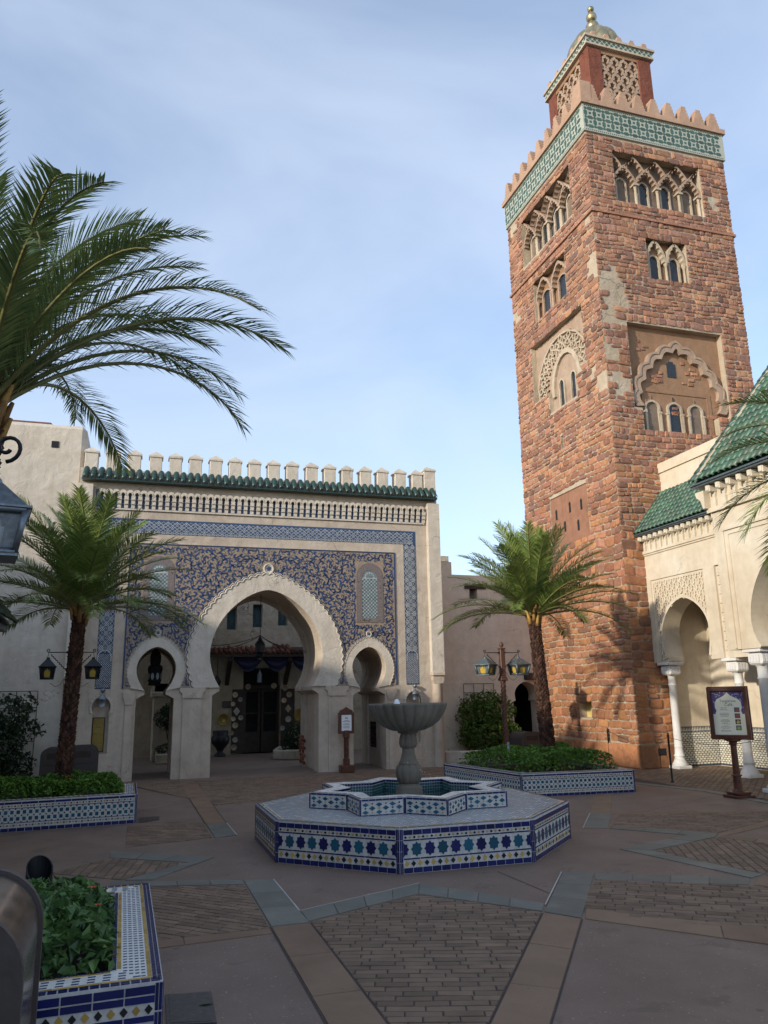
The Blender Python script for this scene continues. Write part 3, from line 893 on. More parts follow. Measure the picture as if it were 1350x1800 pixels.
def arcade(fr, u0, u1, w0, w1, name):
    bays = 4; bw = (u1-u0)/bays
    ws = w0+(w1-w0)*.42
    m = MB(fr)
    m.prism(rect(u0, u1, w0, w1), -.279, -.24, 0)
    m.build(name+'_back', MT['boarded'], tower)
    for k in range(bays):
        cx = u0+bw*(k+.5)
        m = MB(fr); win(m, cx-.03, w0, ws-.06, ws+.18, .13, -.235, 1); m.build('arched_window', [MT['palecarve'], MT['window'] if k in (1, 2) else MT['boarded']], tower)
    tr = MB(fr)
    for k in range(bays):
        cx = u0+bw*(k+.5)
        lobed(tr, cx, ws, bw*.53, (w1-w0)*.34, .045, .045, 9, -.18, -.035+.002*k)
    for k in range(bays+1):
        cx = u0+bw*k
        lobed(tr, cx, ws+(w1-w0)*.23, bw*.50, (w1-w0)*.32, .04, .04, 8, -.18, -.055+.002*k)
    # ends of the half arches that run past the opening are cut by the jambs
    ob = tr.build('tracery', MT['carved'], tower)
    for k in range(bays):
        cx = u0+bw*(k+1)-(.05 if k == bays-1 else 0)
        m = MB(fr @ T(cx, w0, -.10) @ Matrix.Rotation(-PI/2, 4, 'X'))
        m.lathe([(.055, 0), (.055, .04), (.04, .06), (.038, ws-w0-.09), (.05, ws-w0-.06), (.055, ws-w0-.045)], 10)
        m.M = fr; m.box(cx-.085, cx+.085, ws-.045, ws+.005, -.19, -.02)
        m.build('colonnette', MT['palecarve'], tower)
arcade(FTR, .77, 3.51, 14.08, 15.62, 'arcade')
arcade(FTL, .88, 3.68, 14.12, 15.72, 'arcade')
def double(fr, u0, u1, w0, w1, mat, rough):
    bw = (u1-u0)/2; ws = w0+(w1-w0)*.48
    m = MB(fr); m.prism(rect(u0, u1, w0, w1), -.279, -.2); m.build('niche_back', MT['stucco'], tower)
    for k in range(2):
        cx = u0+bw*(k+.5)
        m = MB(fr); win(m, cx, w0, ws-.02, ws+.2, bw*.22, -.195, 1, fw=.05); m.build('arched_window', [mat, MT['window']], tower)
        m = MB(fr); lobed(m, cx, ws, bw*.5, (w1-w0)*.50, .06, .035, 9, -.2, -.04+.002*k, p=2.2); m.build('lobed_arch', mat, tower)
    for cx in (u0+.05, u0+bw, u1-.05):
        m = MB(fr @ T(cx, w0, -.09) @ Matrix.Rotation(-PI/2, 4, 'X'))
        m.lathe([(.05, 0), (.05, .03), (.036, .05), (.034, ws-w0-.1), (.055, ws-w0-.05), (.06, ws-w0)], 10)
        m.build('colonnette', mat, tower)
double(FTR, 1.53, 2.76, 11.9, 13.18, MT['palecarve'], True)
double(FTL, 1.36, 3.12, 12.08, 13.36, MT['carved'], True)
# big lobed arch on the camera face
def lobed_round(m, cx, path, t, lobes, amp, d0, d1, mat=0):
    sub = 8
    tot = sum(math.dist(path[i], path[i+1]) for i in range(len(path)-1))
    q = resample(path, tot/(lobes*sub))
    out = offset(q, lambda i: -amp*abs(math.sin(PI*i/sub)))
    inn = offset(q, lambda i: t-amp*1.25*abs(math.sin(PI*i/sub)))
    m.prism(out+inn[::-1], d0, d1, mat)
path = [(1.32,8.42),(1.37,8.75),(1.28,9.1),(1.05,9.5),(.72,9.85),(.36,10.1),(0,10.25)]
path = [(2.145+x, z) for x, z in path]+[(2.145-x, z) for x, z in path[:-1]][::-1]
m = MB(FTR); lobed_round(m, 2.145, path, .23, 11, .075, -.175, -.055)
lobed_round(m, 2.145, offset(resample(path, .1), lambda i: .02), .06, 11, .07, -.06, -.035)
m.build('lobed_arch', MT['carved'], tower)
m = MB(FTR); m.prism(rect(1.05, 3.10, 7.735, 8.97), -.172, -.150, 0, [rect(1.17,2.98,7.736,8.87)]); m.build('panel_frame', MT['stucco'], tower)
for k, (cx, dk) in enumerate(((1.31, 'boarded'), (1.96, 'window'), (2.585, 'boarded'))):
    m = MB(FTR); win(m, cx, 7.735, 8.36, 8.60, .17, -.168, 1, fw=.055)
    for sx in (-1, 1):
        m.box(cx+sx*.215-.02, cx+sx*.215+.02, 7.735, 8.3, -.168, -.10)
        m.box(cx+sx*.215-.035, cx+sx*.215+.035, 8.3, 8.35, -.168, -.09)
    m.box(cx-.006, cx+.006, 8.655, 8.78, -.17, -.14, 1)
    m.build('arched_window', [MT['palecarve'], MT[dk]], tower)
m = MB(FTR); m.prism([(1.89,9.33),(2.14,9.33),(2.14,9.70),(2.08,9.70),(2.08,9.76),(1.95,9.76),(1.95,9.70),(1.89,9.70)], -.18, -.155); m.build('square_window', MT['window'], tower)
for (cx, cw, n) in ((1.55,9.25,7),(2.5,9.3,6),(1.15,10.05,4),(1.75,8.45,4),(3.05,8.2,4),(2.45,9.7,3)):
    for k in range(n):
        x, z = cx+R.uniform(-.22,.22), cw+R.uniform(-.16,.16)
        m = MB(FTR); m.cbox(x, x+R.uniform(.09,.2), z, z+R.uniform(.05,.1), -.172, -.172+R.uniform(.015,.035), .008)
        m.build('exposed_stone', MT['stone'], tower)
# carved roundel on the plaza face
path = [(1.3,9.75),(1.34,10.1),(1.2,10.55),(.85,10.95),(.45,11.17),(0,11.24)]
cxl = 2.42
pl_ = [(cxl+x, z) for x, z in path]+[(cxl-x, z) for x, z in path[:-1]][::-1]
m = MB(FTL); m.prism(pl_+offset(pl_, lambda i: .05)[::-1], -.15, -.085)
p2 = [(cxl+.17+x*.56, 9.55+(z-9.75)*.78) for x, z in path]+[(cxl+.17-x*.56, 9.55+(z-9.75)*.78) for x, z in path[:-1]][::-1]
m.prism(p2+offset(p2, lambda i: .13)[::-1], -.15, -.075)
m.build('arch_band', MT['palecarve'], tower)
m = MB(FTL)
for k in range(19):
    t = k/18
    q = resample(offset(pl_, lambda i: .20 if k % 2 else .34), .01)
    i = int(t*(len(q)-1)); x, z = q[i]
    a = math.atan2(z-10.0, x-cxl)
    for s in (-1, 1):
        pts = [(x+math.cos(a)*(-.2+.4*j/8)+s*math.sin(a)*.085*math.sin(j/8*2*PI+.6), z+math.sin(a)*(-.2+.4*j/8)-s*math.cos(a)*.085*math.sin(j/8*2*PI+.6)) for j in range(9)]
        m.ribbon(pts, .04, -.15, -.09+.003*s)
m.build('interlace', MT['palecarve'], tower)
for cx in (2.38, 2.98):
    m = MB(FTL); win(m, cx-.06, 9.125, 9.66, 9.92, .11, -.148, 1, fw=.05); m.build('arched_window', [MT['palecarve'], MT['window']], tower)
for cx, cw in ((1.7,6.3),(2.1,5.9),(2.4,6.35),(2.75,5.8),(2.95,6.3)):
    m = MB(FTL); m.prism(horseshoe(cx, cw-.16, cw+.02, cw+.06, cw+.13, .045, .045, .05, 8, .01), -.04, -.026); m.build('slot_window', MT['void'], tower)
# tiled band under the battlements
m = MB(); m.box(TX-.05, TX+TW+.05, TY-.05, TY+TD+.05, 16.0, 16.82); m.build('tile_band', MT['bandpale'], tower)
inl = MB()
def hexa(a, bb): return [(-a, 0), (-a+bb, -bb), (a-bb, -bb), (a, 0), (a-bb, bb), (-a+bb, bb)]
for fr, U in ((FTL, TD), (FTR, TW)):
    n = 16; p = (U-.06)/n; z0 = 16.12
    inl.M = fr
    for i in range(n):
        for j in range(2):
            cx, cz = .03+p*(i+.5), z0+p*(j+.5)+.03
            def put_poly(poly, x, z): inl.prism([(x+q[0], z+q[1]) for q in poly], .050, .054)
            put_poly(rect(-.036,.036,-.036,.036), cx, cz)
            put_poly([(q[1], q[0]) for q in hexa(.102,.052)][::-1], cx-p/2, cz)
            if j == 0: put_poly(hexa(.102,.052), cx, cz-p/2)
            put_poly(hexa(.102,.052), cx, cz+p/2)
            put_poly(rect(-.034,.034,-.034,.034), cx-p/2, cz+p/2)
            if j == 0: put_poly(rect(-.034,.034,-.034,.034), cx-p/2, cz-p/2)
    for z in (16.045, 16.775):
        k = 0.0
        while k < U:
            inl.prism([(k, z-.018), (k+.028, z-.018), (k+.045, z+.018), (k+.017, z+.018)], .050, .053); k += .06
tag(inl.build('tile_inlay', MT['banddark'], tower), kind='stuff')
m = MB(); m.box(TX-.11, TX+TW+.11, TY-.11, TY+TD+.11, 16.82, 16.97); m.build('parapet_ledge', MT['sandcap'], tower)
def step_merlon(wd, h, t, steps=6):
    pts = []
    run = (wd/2-.05)/steps
    for i in range(steps):
        x = wd/2-i*run
        pts += [(x-run*.55, h*i/steps+.002), (x, h*(i+.45)/steps), (x-run*.2, h*(i+1)/steps-.002)]
    poly = pts+[(-x, z) for x, z in pts[::-1]]
    m = MB(); m.prism(poly, -t, 0, bottom=True); return m.build('merlon', MT['sandcap'], mesh_only=True)
mm = step_merlon(.37, .47, .22, 5)
for fr, U in ((FTL, TD), (FTR, TW)):
    n = 9
    for i in range(n):
        put('merlon', mm, tower, fr @ T((i+.02+.5)*(U)/n, 16.97, .09))
mc = step_merlon(.5, .62, .30)
m = MB(); m.box(TX-.1, TX+.22, TY-.1, TY+.22, 16.97, 17.5); m.build('corner_block', MT['sandcap'], tower)
# upper turret
UX, UY, UW, UD = 11.54, 16.2, 2.16, 2.3
FUR = frame((UX, UY, 0), (1, 0, 0), (0, -1, 0)); FUL = frame((UX, UY+UD, 0), (0, -1, 0), (-1, 0, 0))
m = MB(); m.box(UX+.12, UX+UW-.12, UY+.12, UY+UD-.12, 16.97, 20.05); m.build('turret_core', MT['stucco'], tower)
for ax, ay in ((0, 0), (1, 0), (0, 1), (1, 1)):
    x0 = UX+ax*(UW-.46); y0 = UY+ay*(UD-.46)
    m = MB(); m.bev(x0, x0+.46, y0, y0+.46, 16.97, 20.05, .02); m.build('corner_post', MT['redpost'], tower)
for fr, U in ((FUL, UD), (FUR, UW)):
    m = MB(fr)
    u0, u1 = .46, U-.46
    n = 4; p = (u1-u0)/n
    for row in range(6):
        zz = 18.25+row*.275
        for k in range(-1, n+1):
            for s in (-1, 1):
                cx = u0+p*(k+.5+(.5 if row % 2 else 0))
                pts, ws = [], []
                for j in range(9):
                    t = j/8
                    x = cx+s*(p*.5*t)+s*.03*math.sin(t*3*PI); z = zz+.275*t
                    pts.append((min(max(x, u0), u1), z)); ws.append(.07+.025*math.sin(t*4*PI))
                if all(abs(pts[0][0]-q[0]) < 1e-6 for q in pts): continue
                m.ribbon(pts, ws, -.11, -.03+.002*s+.0005*row)
    m.build('lattice', MT['carved'], tower)
    for cx in (u0+p, u1-p):
        m = MB(fr)
        m.prism(horseshoe(cx, 17.0, 18.02, 18.12, 18.26, .13, .11, .13, 8, .02), -.115, -.10, 1)
        m.prism([(cx+a[0], a[1]) for a in [(.27*math.cos(t), 18.1+.27*math.sin(t)) for t in [PI*i/30*1.2-.3 for i in range(31)]]]+[(cx+a[0], a[1]) for a in [((.17+.05*abs(math.sin(i/30*PI*5)))*math.cos(PI*i/30*1.2-.3), 18.1+(.17+.05*abs(math.sin(i/30*PI*5)))*math.sin(PI*i/30*1.2-.3)) for i in range(31)]][::-1], -.11, -.02)
        m.build('lobed_window', [MT['carved'], MT['window']], tower)
    m = MB(fr); m.box(u0, u1, 19.9, 20.05, -.12, -.02); m.build('lintel', MT['stucco'], tower)
m = MB(); m.box(UX-.08, UX+UW+.08, UY-.08, UY+UD+.08, 20.05, 20.11)
m.box(UX-.11, UX+UW+.11, UY-.11, UY+UD+.11, 20.30, 20.37); m.build('cornice_slab', MT['palecarve'], tower)
m = MB(); m.box(UX-.06, UX+UW+.06, UY-.06, UY+UD+.06, 20.11, 20.30); m.build('tile_band', MT['bandpale'], tower)
inl = MB()
for fr, U in ((FUL, UD), (FUR, UW)):
    inl.M = fr
    n = 14; p = (U+.08)/n
    for i in range(n):
        for s in (0, 1):
            cx = -.04+p*(i+.5*s+.25)
            inl.prism([(cx+q[0], 20.205+(.035 if s else -.035)+q[1]) for q in diamond(.062, .05)], .06, .064)
tag(inl.build('tile_inlay', MT['banddark'], tower), kind='stuff')
ms = step_merlon(.2, .17, .1, 3)
for fr, U in ((FUL, UD), (FUR, UW)):
    for i in range(5): put('small_merlon', ms, tower, fr @ T((i+.5)*U/5+(.18 if i < 2 else .1)*0, 20.37, .08))
m = MB()
prof = [(.95*math.cos(t), 20.37+1.42*math.sin(t)+.12) for t in [PI/2*i/12 for i in range(12)]]+[(.05, 21.92)]
prof = [(.9, 20.37)]+prof
m.lathe(prof, 96, (UX+UW/2, UY+UD/2, 0), lobes=12, amp=.13); m.build('dome', MT['bronze'], tower)
m = MB()
def ball(z, r, sq=1.0): return [(max(.02, r*math.cos(t)), z+r*sq*math.sin(t)) for t in [-PI/2+PI*i/10 for i in range(11)]]
m.lathe([(.03, 21.85)]+ball(22.08, .21)+[(.04, 22.27)]+ball(22.46, .165, 1.12)+[(.03, 22.66)]+ball(22.77, .105), 20, (UX+UW/2, UY+UD/2, 0))
m.build('finial', MT['bronze'], tower)

# ------------------------------------------------------------------ gate
GX, GY = 2.72, 17.75
gate = thing('gate', 'white plaster gate with three horseshoe arches and blue arabesque tile panel', 'gateway', (GX, GY+1, 0))
FG = frame((GX, GY, 0), (1, 0, 0), (0, -1, 0))
MAIN = (0, 1.88, 2.60, 4.05, 1.19, 1.04, 1.27)       # cx, neck z, widest z, apex z, jamb, neck, widest
SIDE = [(s*2.39, 1.83, 2.30, 2.76, .39, .22, .41) for s in (-1, 1)]
def hole(a, grow=0.0, n=22):
    cx, zn, zw, za, j, nk, wd = a
    return horseshoe(cx, -.02, zn, zw, za+grow, j+grow, nk+grow, wd+grow, n, .10)
arches = [MAIN]+SIDE
niches = []
for s in (-1, 1):
    cx = s*3.465
    niches.append([(cx+x, z) for x, z in [(-.165,.56),(.165,.56),(.165,1.33),(.125,1.36),(.19,1.47),(.185,1.56),(.12,1.67),(0,1.72),(-.12,1.67),(-.185,1.56),(-.19,1.47),(-.125,1.36),(-.165,1.33)]])
m = MB(FG)
outer = rect(-4.22, 4.22, -.02, 6.46)
m.prism(outer, -.5, 0, 0, [hole(a) for a in arches]+niches, bottom=True)
m.prism(rect(-4.2, 4.2, -.02, 6.4), -1.6, -.5, 0, [hole(a, .06) for a in arches], bottom=True)
m.prism(outer, -2.1, -1.6, 0, [hole(a) for a in arches], bottom=True)
for nc in niches:
    cx = sum(p[0] for p in nc)/len(nc); m.box(cx-.26, cx+.26, .5, 1.8, -.45, -.13)
m.build('wall', MT['pier'], gate)
# painted field with the scrolls
def ring_w(w, zn, zw, za, neck, wide):
    if w < zn or w > za: return 0
    if w < zw: return wide-(wide-neck)*((zw-w)/(zw-zn))**2
    s = (w-zw)/(za-zw)
    return wide*(1-s**1.9)**.62
RM = (1.88, 2.50, 4.40, 1.56, 1.72)
RS = (1.88, 2.26, 2.97, .47, .585)
def ringpoly(cx, r): return ring_path(cx, *r)
edge = [(-3.08, 1.88)]
for cx, r in ((-2.39, RS), (0, RM), (2.39, RS)):
    edge += [(x, max(z, 1.8801)) for x, z in ringpoly(cx, r)[::-1]]
poly = edge+[(3.08, 1.88), (3.08, 5.04), (-3.08, 5.04)]
m = MB(FG); m.prism(poly, 0, .012); m.build('painted_panel', MT['arabesque'], gate)
sc = MB(FG)
def free(u, w, r):
    if abs(u) > 3.03-r*.6 or w > 5.0-r*.6 or w < 1.93: return False
    for cx, q in ((0, RM), (2.39, RS), (-2.39, RS)):
        if w < q[2]+r+.03:
            hw = ring_w(max(q[0], min(w-r*.5, q[2]-.01)), *q)
            if w-r*.5 < q[2] and abs(u-cx) < hw+r+.015: return False
    if abs(abs(u)-2.43) < .34+r*.85 and 3.30-r < w < 4.78+r*.8: return False
    if math.hypot(u, w-4.53) < .16+r: return False
    return True
placed = []
def scroll(u, w, r, a0, hand, mir):
    pts, ws = [], []
    n = 15
    for i in range(n+1):
        t = i/n
        if t < .62:
            tt = t/.62
            rr = r*(.16+.62*tt); a = a0+hand*(1-tt)*4.6
            pts.append((u+rr*math.cos(a), w+rr*math.sin(a)))
        else:
            tt = (t-.62)/.38
            e = (u+r*.78*math.cos(a0), w+r*.78*math.sin(a0))
            tx, ty = -math.sin(a0)*-hand, math.cos(a0)*-hand
            L = r*1.35
            pts.append((e[0]+tx*L*tt+math.cos(a0)*L*.55*tt*tt, e[1]+ty*L*tt+math.sin(a0)*L*.55*tt*tt))
        ws.append(r*(.16+.40*math.sin(PI*min(1, .12+t*.98))**1.2))
    if not all(free(max(0, x), z, .0) for x, z in pts[::3]+[pts[-1]]): return False
    for s in ((1, -1) if mir else (1,)):
        q = [(s*x, z) for x, z in pts]
        if s < 0: q = q[::-1]; w2 = ws[::-1]
        else: w2 = ws
        sc.ribbon(q, w2, .012, .0165, 0, sides=False)
def leaflet(u, w, r, a):
    for s in (1, -1):
        pts = [(s*(u+r*(t-.5)*2*math.cos(a)-.3*r*math.sin(a)*math.sin(PI*t)), w+r*(t-.5)*2*math.sin(a)+.3*r*math.cos(a)*math.sin(PI*t)) for t in [i/6 for i in range(7)]]
        ws = [r*.55*math.sin(PI*(.08+.9*i/6)) for i in range(7)]
        if s < 0: pts, ws = pts[::-1], ws[::-1]
        sc.ribbon(pts, ws, .012, .016, 0, sides=False)
for r, tries in ((.076, 4200), (.056, 8000), (.038, 12000)):
    for _ in range(tries):
        u, w = R.uniform(0, 3.05), R.uniform(1.92, 5.0)
        if u < r*.9: continue
        if not free(u, w, r): continue
        if any((u-x)**2+(w-z)**2 < ((r+q)*.80)**2 for x, z, q in placed): continue
        for _k in range(6):
            if scroll(u, w, r, R.uniform(0, 2*PI), R.choice((-1, 1)), True) is not False:
                placed.append((u, w, r)); break
lf = []
for _ in range(16000):
    u, w, r = R.uniform(0, 3.05), R.uniform(1.92, 5.0), R.uniform(.017, .030)
    if not free(u, w, r*.9): continue
    if any((u-x)**2+(w-z)**2 < (r*.5+q*.66)**2 for x, z, q in placed): continue
    if any((u-x)**2+(w-z)**2 < (r+q)**2*.6 for x, z, q in lf): continue
    lf.append((u, w, r)); leaflet(u, w, r, R.uniform(0, PI))
tag(sc.build('arabesque_scrolls', MT['scroll'], gate), kind='stuff')
m = MB(FG)
for a, bb in ((-3.08, -3.05), (3.05, 3.08)): m.box(a, bb, 1.885, 5.04, .012, .02)
m.box(-3.05, 3.05, 5.01, 5.04, .012, .02)
m.build('panel_border', MT['scroll'], gate)
# raised plaster rings with a scalloped edge
for cx, r, a, lobes, d, cr in ((0, RM, MAIN, 44, .045, .022), (-2.39, RS, SIDE[0], 36, .035, .012), (2.39, RS, SIDE[1], 36, .035, .012)):
    op = [p for p in hole(a)]
    inn = ring_path(cx, a[1], a[2], a[3], a[5], a[6])
    sp = scalloped(ring_path(cx, *r), lobes, cr*2.0, 6)
    m = MB(FG); m.prism(sp+inn[::-1], 0, d); m.build('arch_ring', MT['plaster'], gate)
    m = MB(FG)
    for off, rr, dd in ((0.0, cr*.8, d+.004), (-cr*2.2, cr*.42, .02)):
        q = offset(sp, lambda i: off*.9)
        m.tube([(x, z, dd) for x, z in q], rr, 5)
    q = offset(ring_path(cx, r[0], r[1], r[2]-.06, r[3]-.055, r[4]-.055), lambda i: 0)
    m.build('scalloped_moulding', MT['sandcap'] if False else MT['plaster'], gate)
for cx, cz, rr in ((0, 4.545, .125), (-2.39, 3.06, .07), (2.39, 3.06, .07)):
    m = MB(FG @ T(cx, cz, .012)); m.lathe([(rr, 0), (rr, .03), (rr*.8, .04), (rr*.78, .03), (0.01, .035)], 20, cap=False)
    m.build('roundel', MT['plaster'], gate)
    m = MB(FG @ T(cx, cz, .048)); m.prism(star8(rr*.55, rr*.3), 0, .004); m.build('roundel_star', MT['stripblue'], gate)
# lattice windows set in the field
for s in (-1, 1):
    cx = s*2.43
    def archtop(hw, w0, w1): return [(cx-hw, w0), (cx+hw, w0)]+[(cx+hw*math.cos(t), w1-hw+hw*math.sin(t)) for t in [PI*i/12 for i in range(13)]]
    m = MB(FG); m.prism(archtop(.33, 3.33, 4.76), .012, .022, 0, [archtop(.19, 3.43, 4.58)])
    m.build('window_border', MT['winborder'], gate)
    m = MB(FG)
    for _ in range(90):
        t = R.random(); side = R.choice('lrb')
        u, w = {'l': (cx-.26, 3.4+t*1.1), 'r': (cx+.26, 3.4+t*1.1), 'b': (cx-.26+.52*t, 3.38)}[side]
        if side == 'b': w = 3.38
        a = R.uniform(0, 6.28); q = [(u+.03*math.cos(a+k*.7)*(1-k*.12), w+.03*math.sin(a+k*.7)*(1-k*.12)) for k in range(6)]
        m.ribbon(q, .010, .022, .0245, 0, sides=False)
    tag(m.build('border_scrolls', MT['arabesque'], gate), kind='stuff')
    m = MB(FG); m.prism(archtop(.19, 3.43, 4.58), .012, .016); m.build('lattice_panel', MT['latticeback'], gate)
    m = MB(FG)
    for i in range(9):
        for j in range(23):
            u = cx-.17+.0425*i; w = 3.46+.0425*j
            if w > 4.36: continue
            m.prism([(u+q[0], w+q[1]) for q in (diamond(.016) if (i+j) % 2 else rect(-.0075, .0075, -.0075, .0075))], .016, .019, 1 if (i+j) % 2 == 0 else 0)
    for t in range(7):
        a = PI*t/6; u, w = cx+.11*math.cos(a), 4.41+.11*math.sin(a)
        m.prism([(u+q[0], w+q[1]) for q in star8(.028, .014)], .016, .019, 0)
    m.box(cx-.185, cx+.185, 4.375, 4.395, .016, .022, 0)
    tag(m.build('lattice_tiles', [MT['strippale'], MT['void']], gate), kind='stuff')
# frieze strip of lozenges: left, top and right
m = MB(FG)
m.box(3.31, 3.62, 1.885, 5.26, 0, .010); m.box(-3.62, -3.31, 1.885, 5.26, 0, .010); m.box(-3.62, 3.62, 5.26, 5.59, 0, .010)
m.build('tile_strip', MT['stripblue'], gate)
m = MB(FG)
def cell(u, w, a, bb):
    m.prism([(u+q[0], w+q[1]) for q in diamond(a*.33, bb*.29)], .010, .0125, holes=[[(u+q[0], w+q[1]) for q in diamond(a*.24, bb*.21)]])
    m.prism([(u+q[0], w+q[1]) for q in diamond(a*.10, bb*.085)], .010, .0125)
def zig(u0, w0, u1, w1, dirv, a, bb, n, clipr):
    pass
pu, pw = .155, .205
for s in (-1, 1):
    u0 = 3.31 if s > 0 else -3.62
    w = 2.74
    while w < 5.3:
        for k in range(2):
            cell(u0+pu*(k+.5), w, pu, pw); 
            if k == 0: cell(u0+pu, w+pw/2, pu, pw)
        w += pw
    for k in range(4):                                    # crossing zigzag outlines
        pts = []
        n = 26
        for i in range(n):
            x = u0+pu*(.5*k)+ (pu*.25 if (i % 2) else -pu*.25)
            pts.append((min(max(x+pu*.25, u0+.006), u0+.304), 2.64+pw/2*i*1.0))
        m.ribbon([p for p in pts if p[1] < 5.28], .009, .010, .013, 0, sides=False)
        pts = [(min(max(u0+pu*(.5*k)-(pu*.25 if (i % 2) else -pu*.25)+pu*.25, u0+.006), u0+.304), 2.64+pw/2*i) for i in range(n)]
        m.ribbon([p for p in pts if p[1] < 5.28], .009, .010, .0128, 0, sides=False)
    w = 1.92
    j = 0
    while w < 2.62:
        for i in range(7):
            m.prism([(u0+.03+.042*i+(.021 if j % 2 else 0)-.01+q[0], w+q[1]) for q in diamond(.0125)], .010, .0125)
        w += .0235; j += 1
    m.ribbon([(u0+.02, 2.45)]+[(u0+.155-.135*math.cos(t), 2.55+.14*math.sin(t)) for t in [PI*i/10 for i in range(11)]]+[(u0+.29, 2.45)], .018, .010, .014, 0, sides=False)
ph = .205
n = int(6.62/ph*1)
for i in range(35):
    u = -3.5+pu*1.3*i
    if u > 3.56: break
    for k in range(2):
        cell(u, 5.345+.16*k, pu*1.1, .17)
    if u+pu*.65 < 3.55: cell(u+pu*.65, 5.425, pu*1.1, .17)
for k in range(4):
    for sgn in (1, -1):
        pts = [(-3.6+pu*.65*i, min(max(5.345-.08+.08*k+(.04 if i % 2 else -.04)*sgn, 5.268), 5.582)) for i in range(72)]
        m.ribbon([p for p in pts if p[0] < 3.61], .012, .010, .013, 0, sides=False)
tag(m.build('lozenge_tiles', MT['strippale'], gate), kind='stuff')
# carved cornice
m = MB(FG); m.box(-3.86, 3.86, 5.81, 6.22, 0, .015); m.build('cornice_back', MT['lampmetal'] if False else MT['stripblue'], gate)
un = MB()
w_ = .147
un.box(-.040, .040, 5.815, 5.90, .015, .04); un.box(-.042, .042, 5.905, 6.00, .015, .07); un.box(-.044, .044, 6.005, 6.09, .015, .095)
un.box(-.05, .05, 5.898, 5.912, .015, .062); un.box(-.053, .053, 5.995, 6.012, .015, .09)
mb_ = un.build('cornice_bracket', MT['plaster'], mesh_only=True)
un = MB()
top = [(-w_/2, 6.09), (-.040, 6.09)]+[(.040*-math.cos(t), 6.11+.040*math.sin(t)) for t in [PI*i/6 for i in range(7)]]+[(.040, 6.09), (w_/2, 6.09), (w_/2, 6.17)]+[(w_/2*math.cos(t), 6.17+.055*math.sin(t)) for t in [PI*i/6 for i in range(1, 6)]]+[(-w_/2, 6.17)]
un.prism(top, .015, .105)
un.prism([(.058*-math.cos(t), 6.115+.065*math.sin(t)) for t in [PI*i/8 for i in range(9)]]+[(.042*math.cos(t), 6.11+.045*math.sin(t)) for t in [PI*i/8 for i in range(9)]], .105, .118)
ma_ = un.build('cornice_arch', MT['plaster'], mesh_only=True)
nb = int(7.7/w_)
for i in range(nb):
    u = -3.80+w_*(i+.5)
    put('cornice_arch', ma_, gate, FG @ T(u, 0, 0))
    put('cornice_bracket', mb_, gate, FG @ T(u+w_/2, 0, 0))
m = MB(FG); m.box(-3.86, 3.86, 5.775, 5.81, 0, .04); m.build('cornice_sill', MT['plaster'], gate)
# pilasters with half columns at both ends
for s in (-1, 1):
    m = MB(FG)
    a, c = (3.92, 4.225) if s > 0 else (-4.225, -3.92)
    m.box(a, c, 2.16, 6.30, -.01, .16)
    m.build('pilaster', MT['plaster'], gate)
    cu = (a+c)/2
    m = MB(FG)
    m.bev(a-.01, c+.01, 2.08, 2.158, -.02, .19, .012)
    m.prism([(cu-.14, 2.08), (cu-.14, 1.98), (cu-.10, 1.90), (cu+.10, 1.90), (cu+.14, 1.98), (cu+.14, 2.08)], 0, .15)
    m.M = FG @ T(cu, 0, .03) @ Matrix.Rotation(-PI/2, 4, 'X')
    m.lathe([(.125, 0), (.125, 1.88), (.135, 1.9)], 20)
    m.build('half_column', MT['pier'], gate)
# flat pilaster strips with capitals on the piers
for cu in (-1.61, 1.61):
    m = MB(FG)
    m.box(cu-.20, cu+.20, 0, 1.72, 0, .035)
    m.prism([(cu-.20,1.66),(cu+.20,1.66),(cu+.215,1.70),(cu+.215,1.76),(cu+.27,1.80),(cu+.275,1.875),(cu-.275,1.875),(cu-.27,1.80),(cu-.215,1.76),(cu-.215,1.70)], 0, .06)
    m.build('pier_pilaster', MT['pier'], gate)
for cu in (-2.92, 2.92):
    m = MB(FG); m.box(cu-.07, cu+.07, 0, 1.60, 0, .03); m.prism([(cu-.07,1.55),(cu+.07,1.55),(cu+.12,1.72),(cu+.12,1.80),(cu-.12,1.80),(cu-.12,1.72)], 0, .05); m.build('pier_pilaster', MT['pier'], gate)
# scalloped hood round the two niches
for nc, s in zip(niches, (-1, 1)):
    cx = s*3.465
    pts = [(cx+.20*math.cos(t), 1.50+.235*math.sin(t)) for t in [-.5+(PI+1.0)*i/30 for i in range(31)]]
    q = scalloped(pts, 13, -.03, 5)
    m = MB(FG); m.prism(offset(pts, lambda i: .012)+scalloped(pts, 13, .045, 5)[::-1], 0, .035); m.build('niche_hood', MT['plaster'], gate)
# parapet, eave of dark green tiles, merlons
m = MB(FG)
m.box(-4.22, 4.22, 6.46, 6.70, -.45, .01)
m.build('parapet', MT['plaster'], gate)
m = MB(FG); m.box(-4.16, 4.16, 6.39, 6.425, -.1, .235); m.build('eave_board', MT['roofdark'], gate)
m = MB(FG)
m.add([(-4.16, 6.425, .22), (4.16, 6.425, .22), (4.16, 6.60, .012), (-4.16, 6.60, .012), (-4.16, 6.425, .0), (4.16, 6.425, .0)], [(0, 1, 2, 3), (0, 3, 4), (1, 5, 2)])
m.build('eave_bed', MT['roofdark'], gate)
un = MB()
sl = Vector((0, .175, -.21))
for k in range(7):
    pass
v = []
for e, (w0, d0) in enumerate(((6.432, .262), (6.665, .035))):
    for k in range(7):
        t = PI*k/6
        v.append((-.062*math.cos(t), w0+.055*math.sin(t), d0+.045*math.sin(t)))
f = [(k, k+1, 8+k, 7+k) for k in range(6)]
v2 = [(x*.7, z-.01-.012*(1 if k else 1), d+.001) for k, (x, z, d) in enumerate(v[:7])]
f2 = [(k+1, k, 14+k, 14+k+1) for k in range(6)]
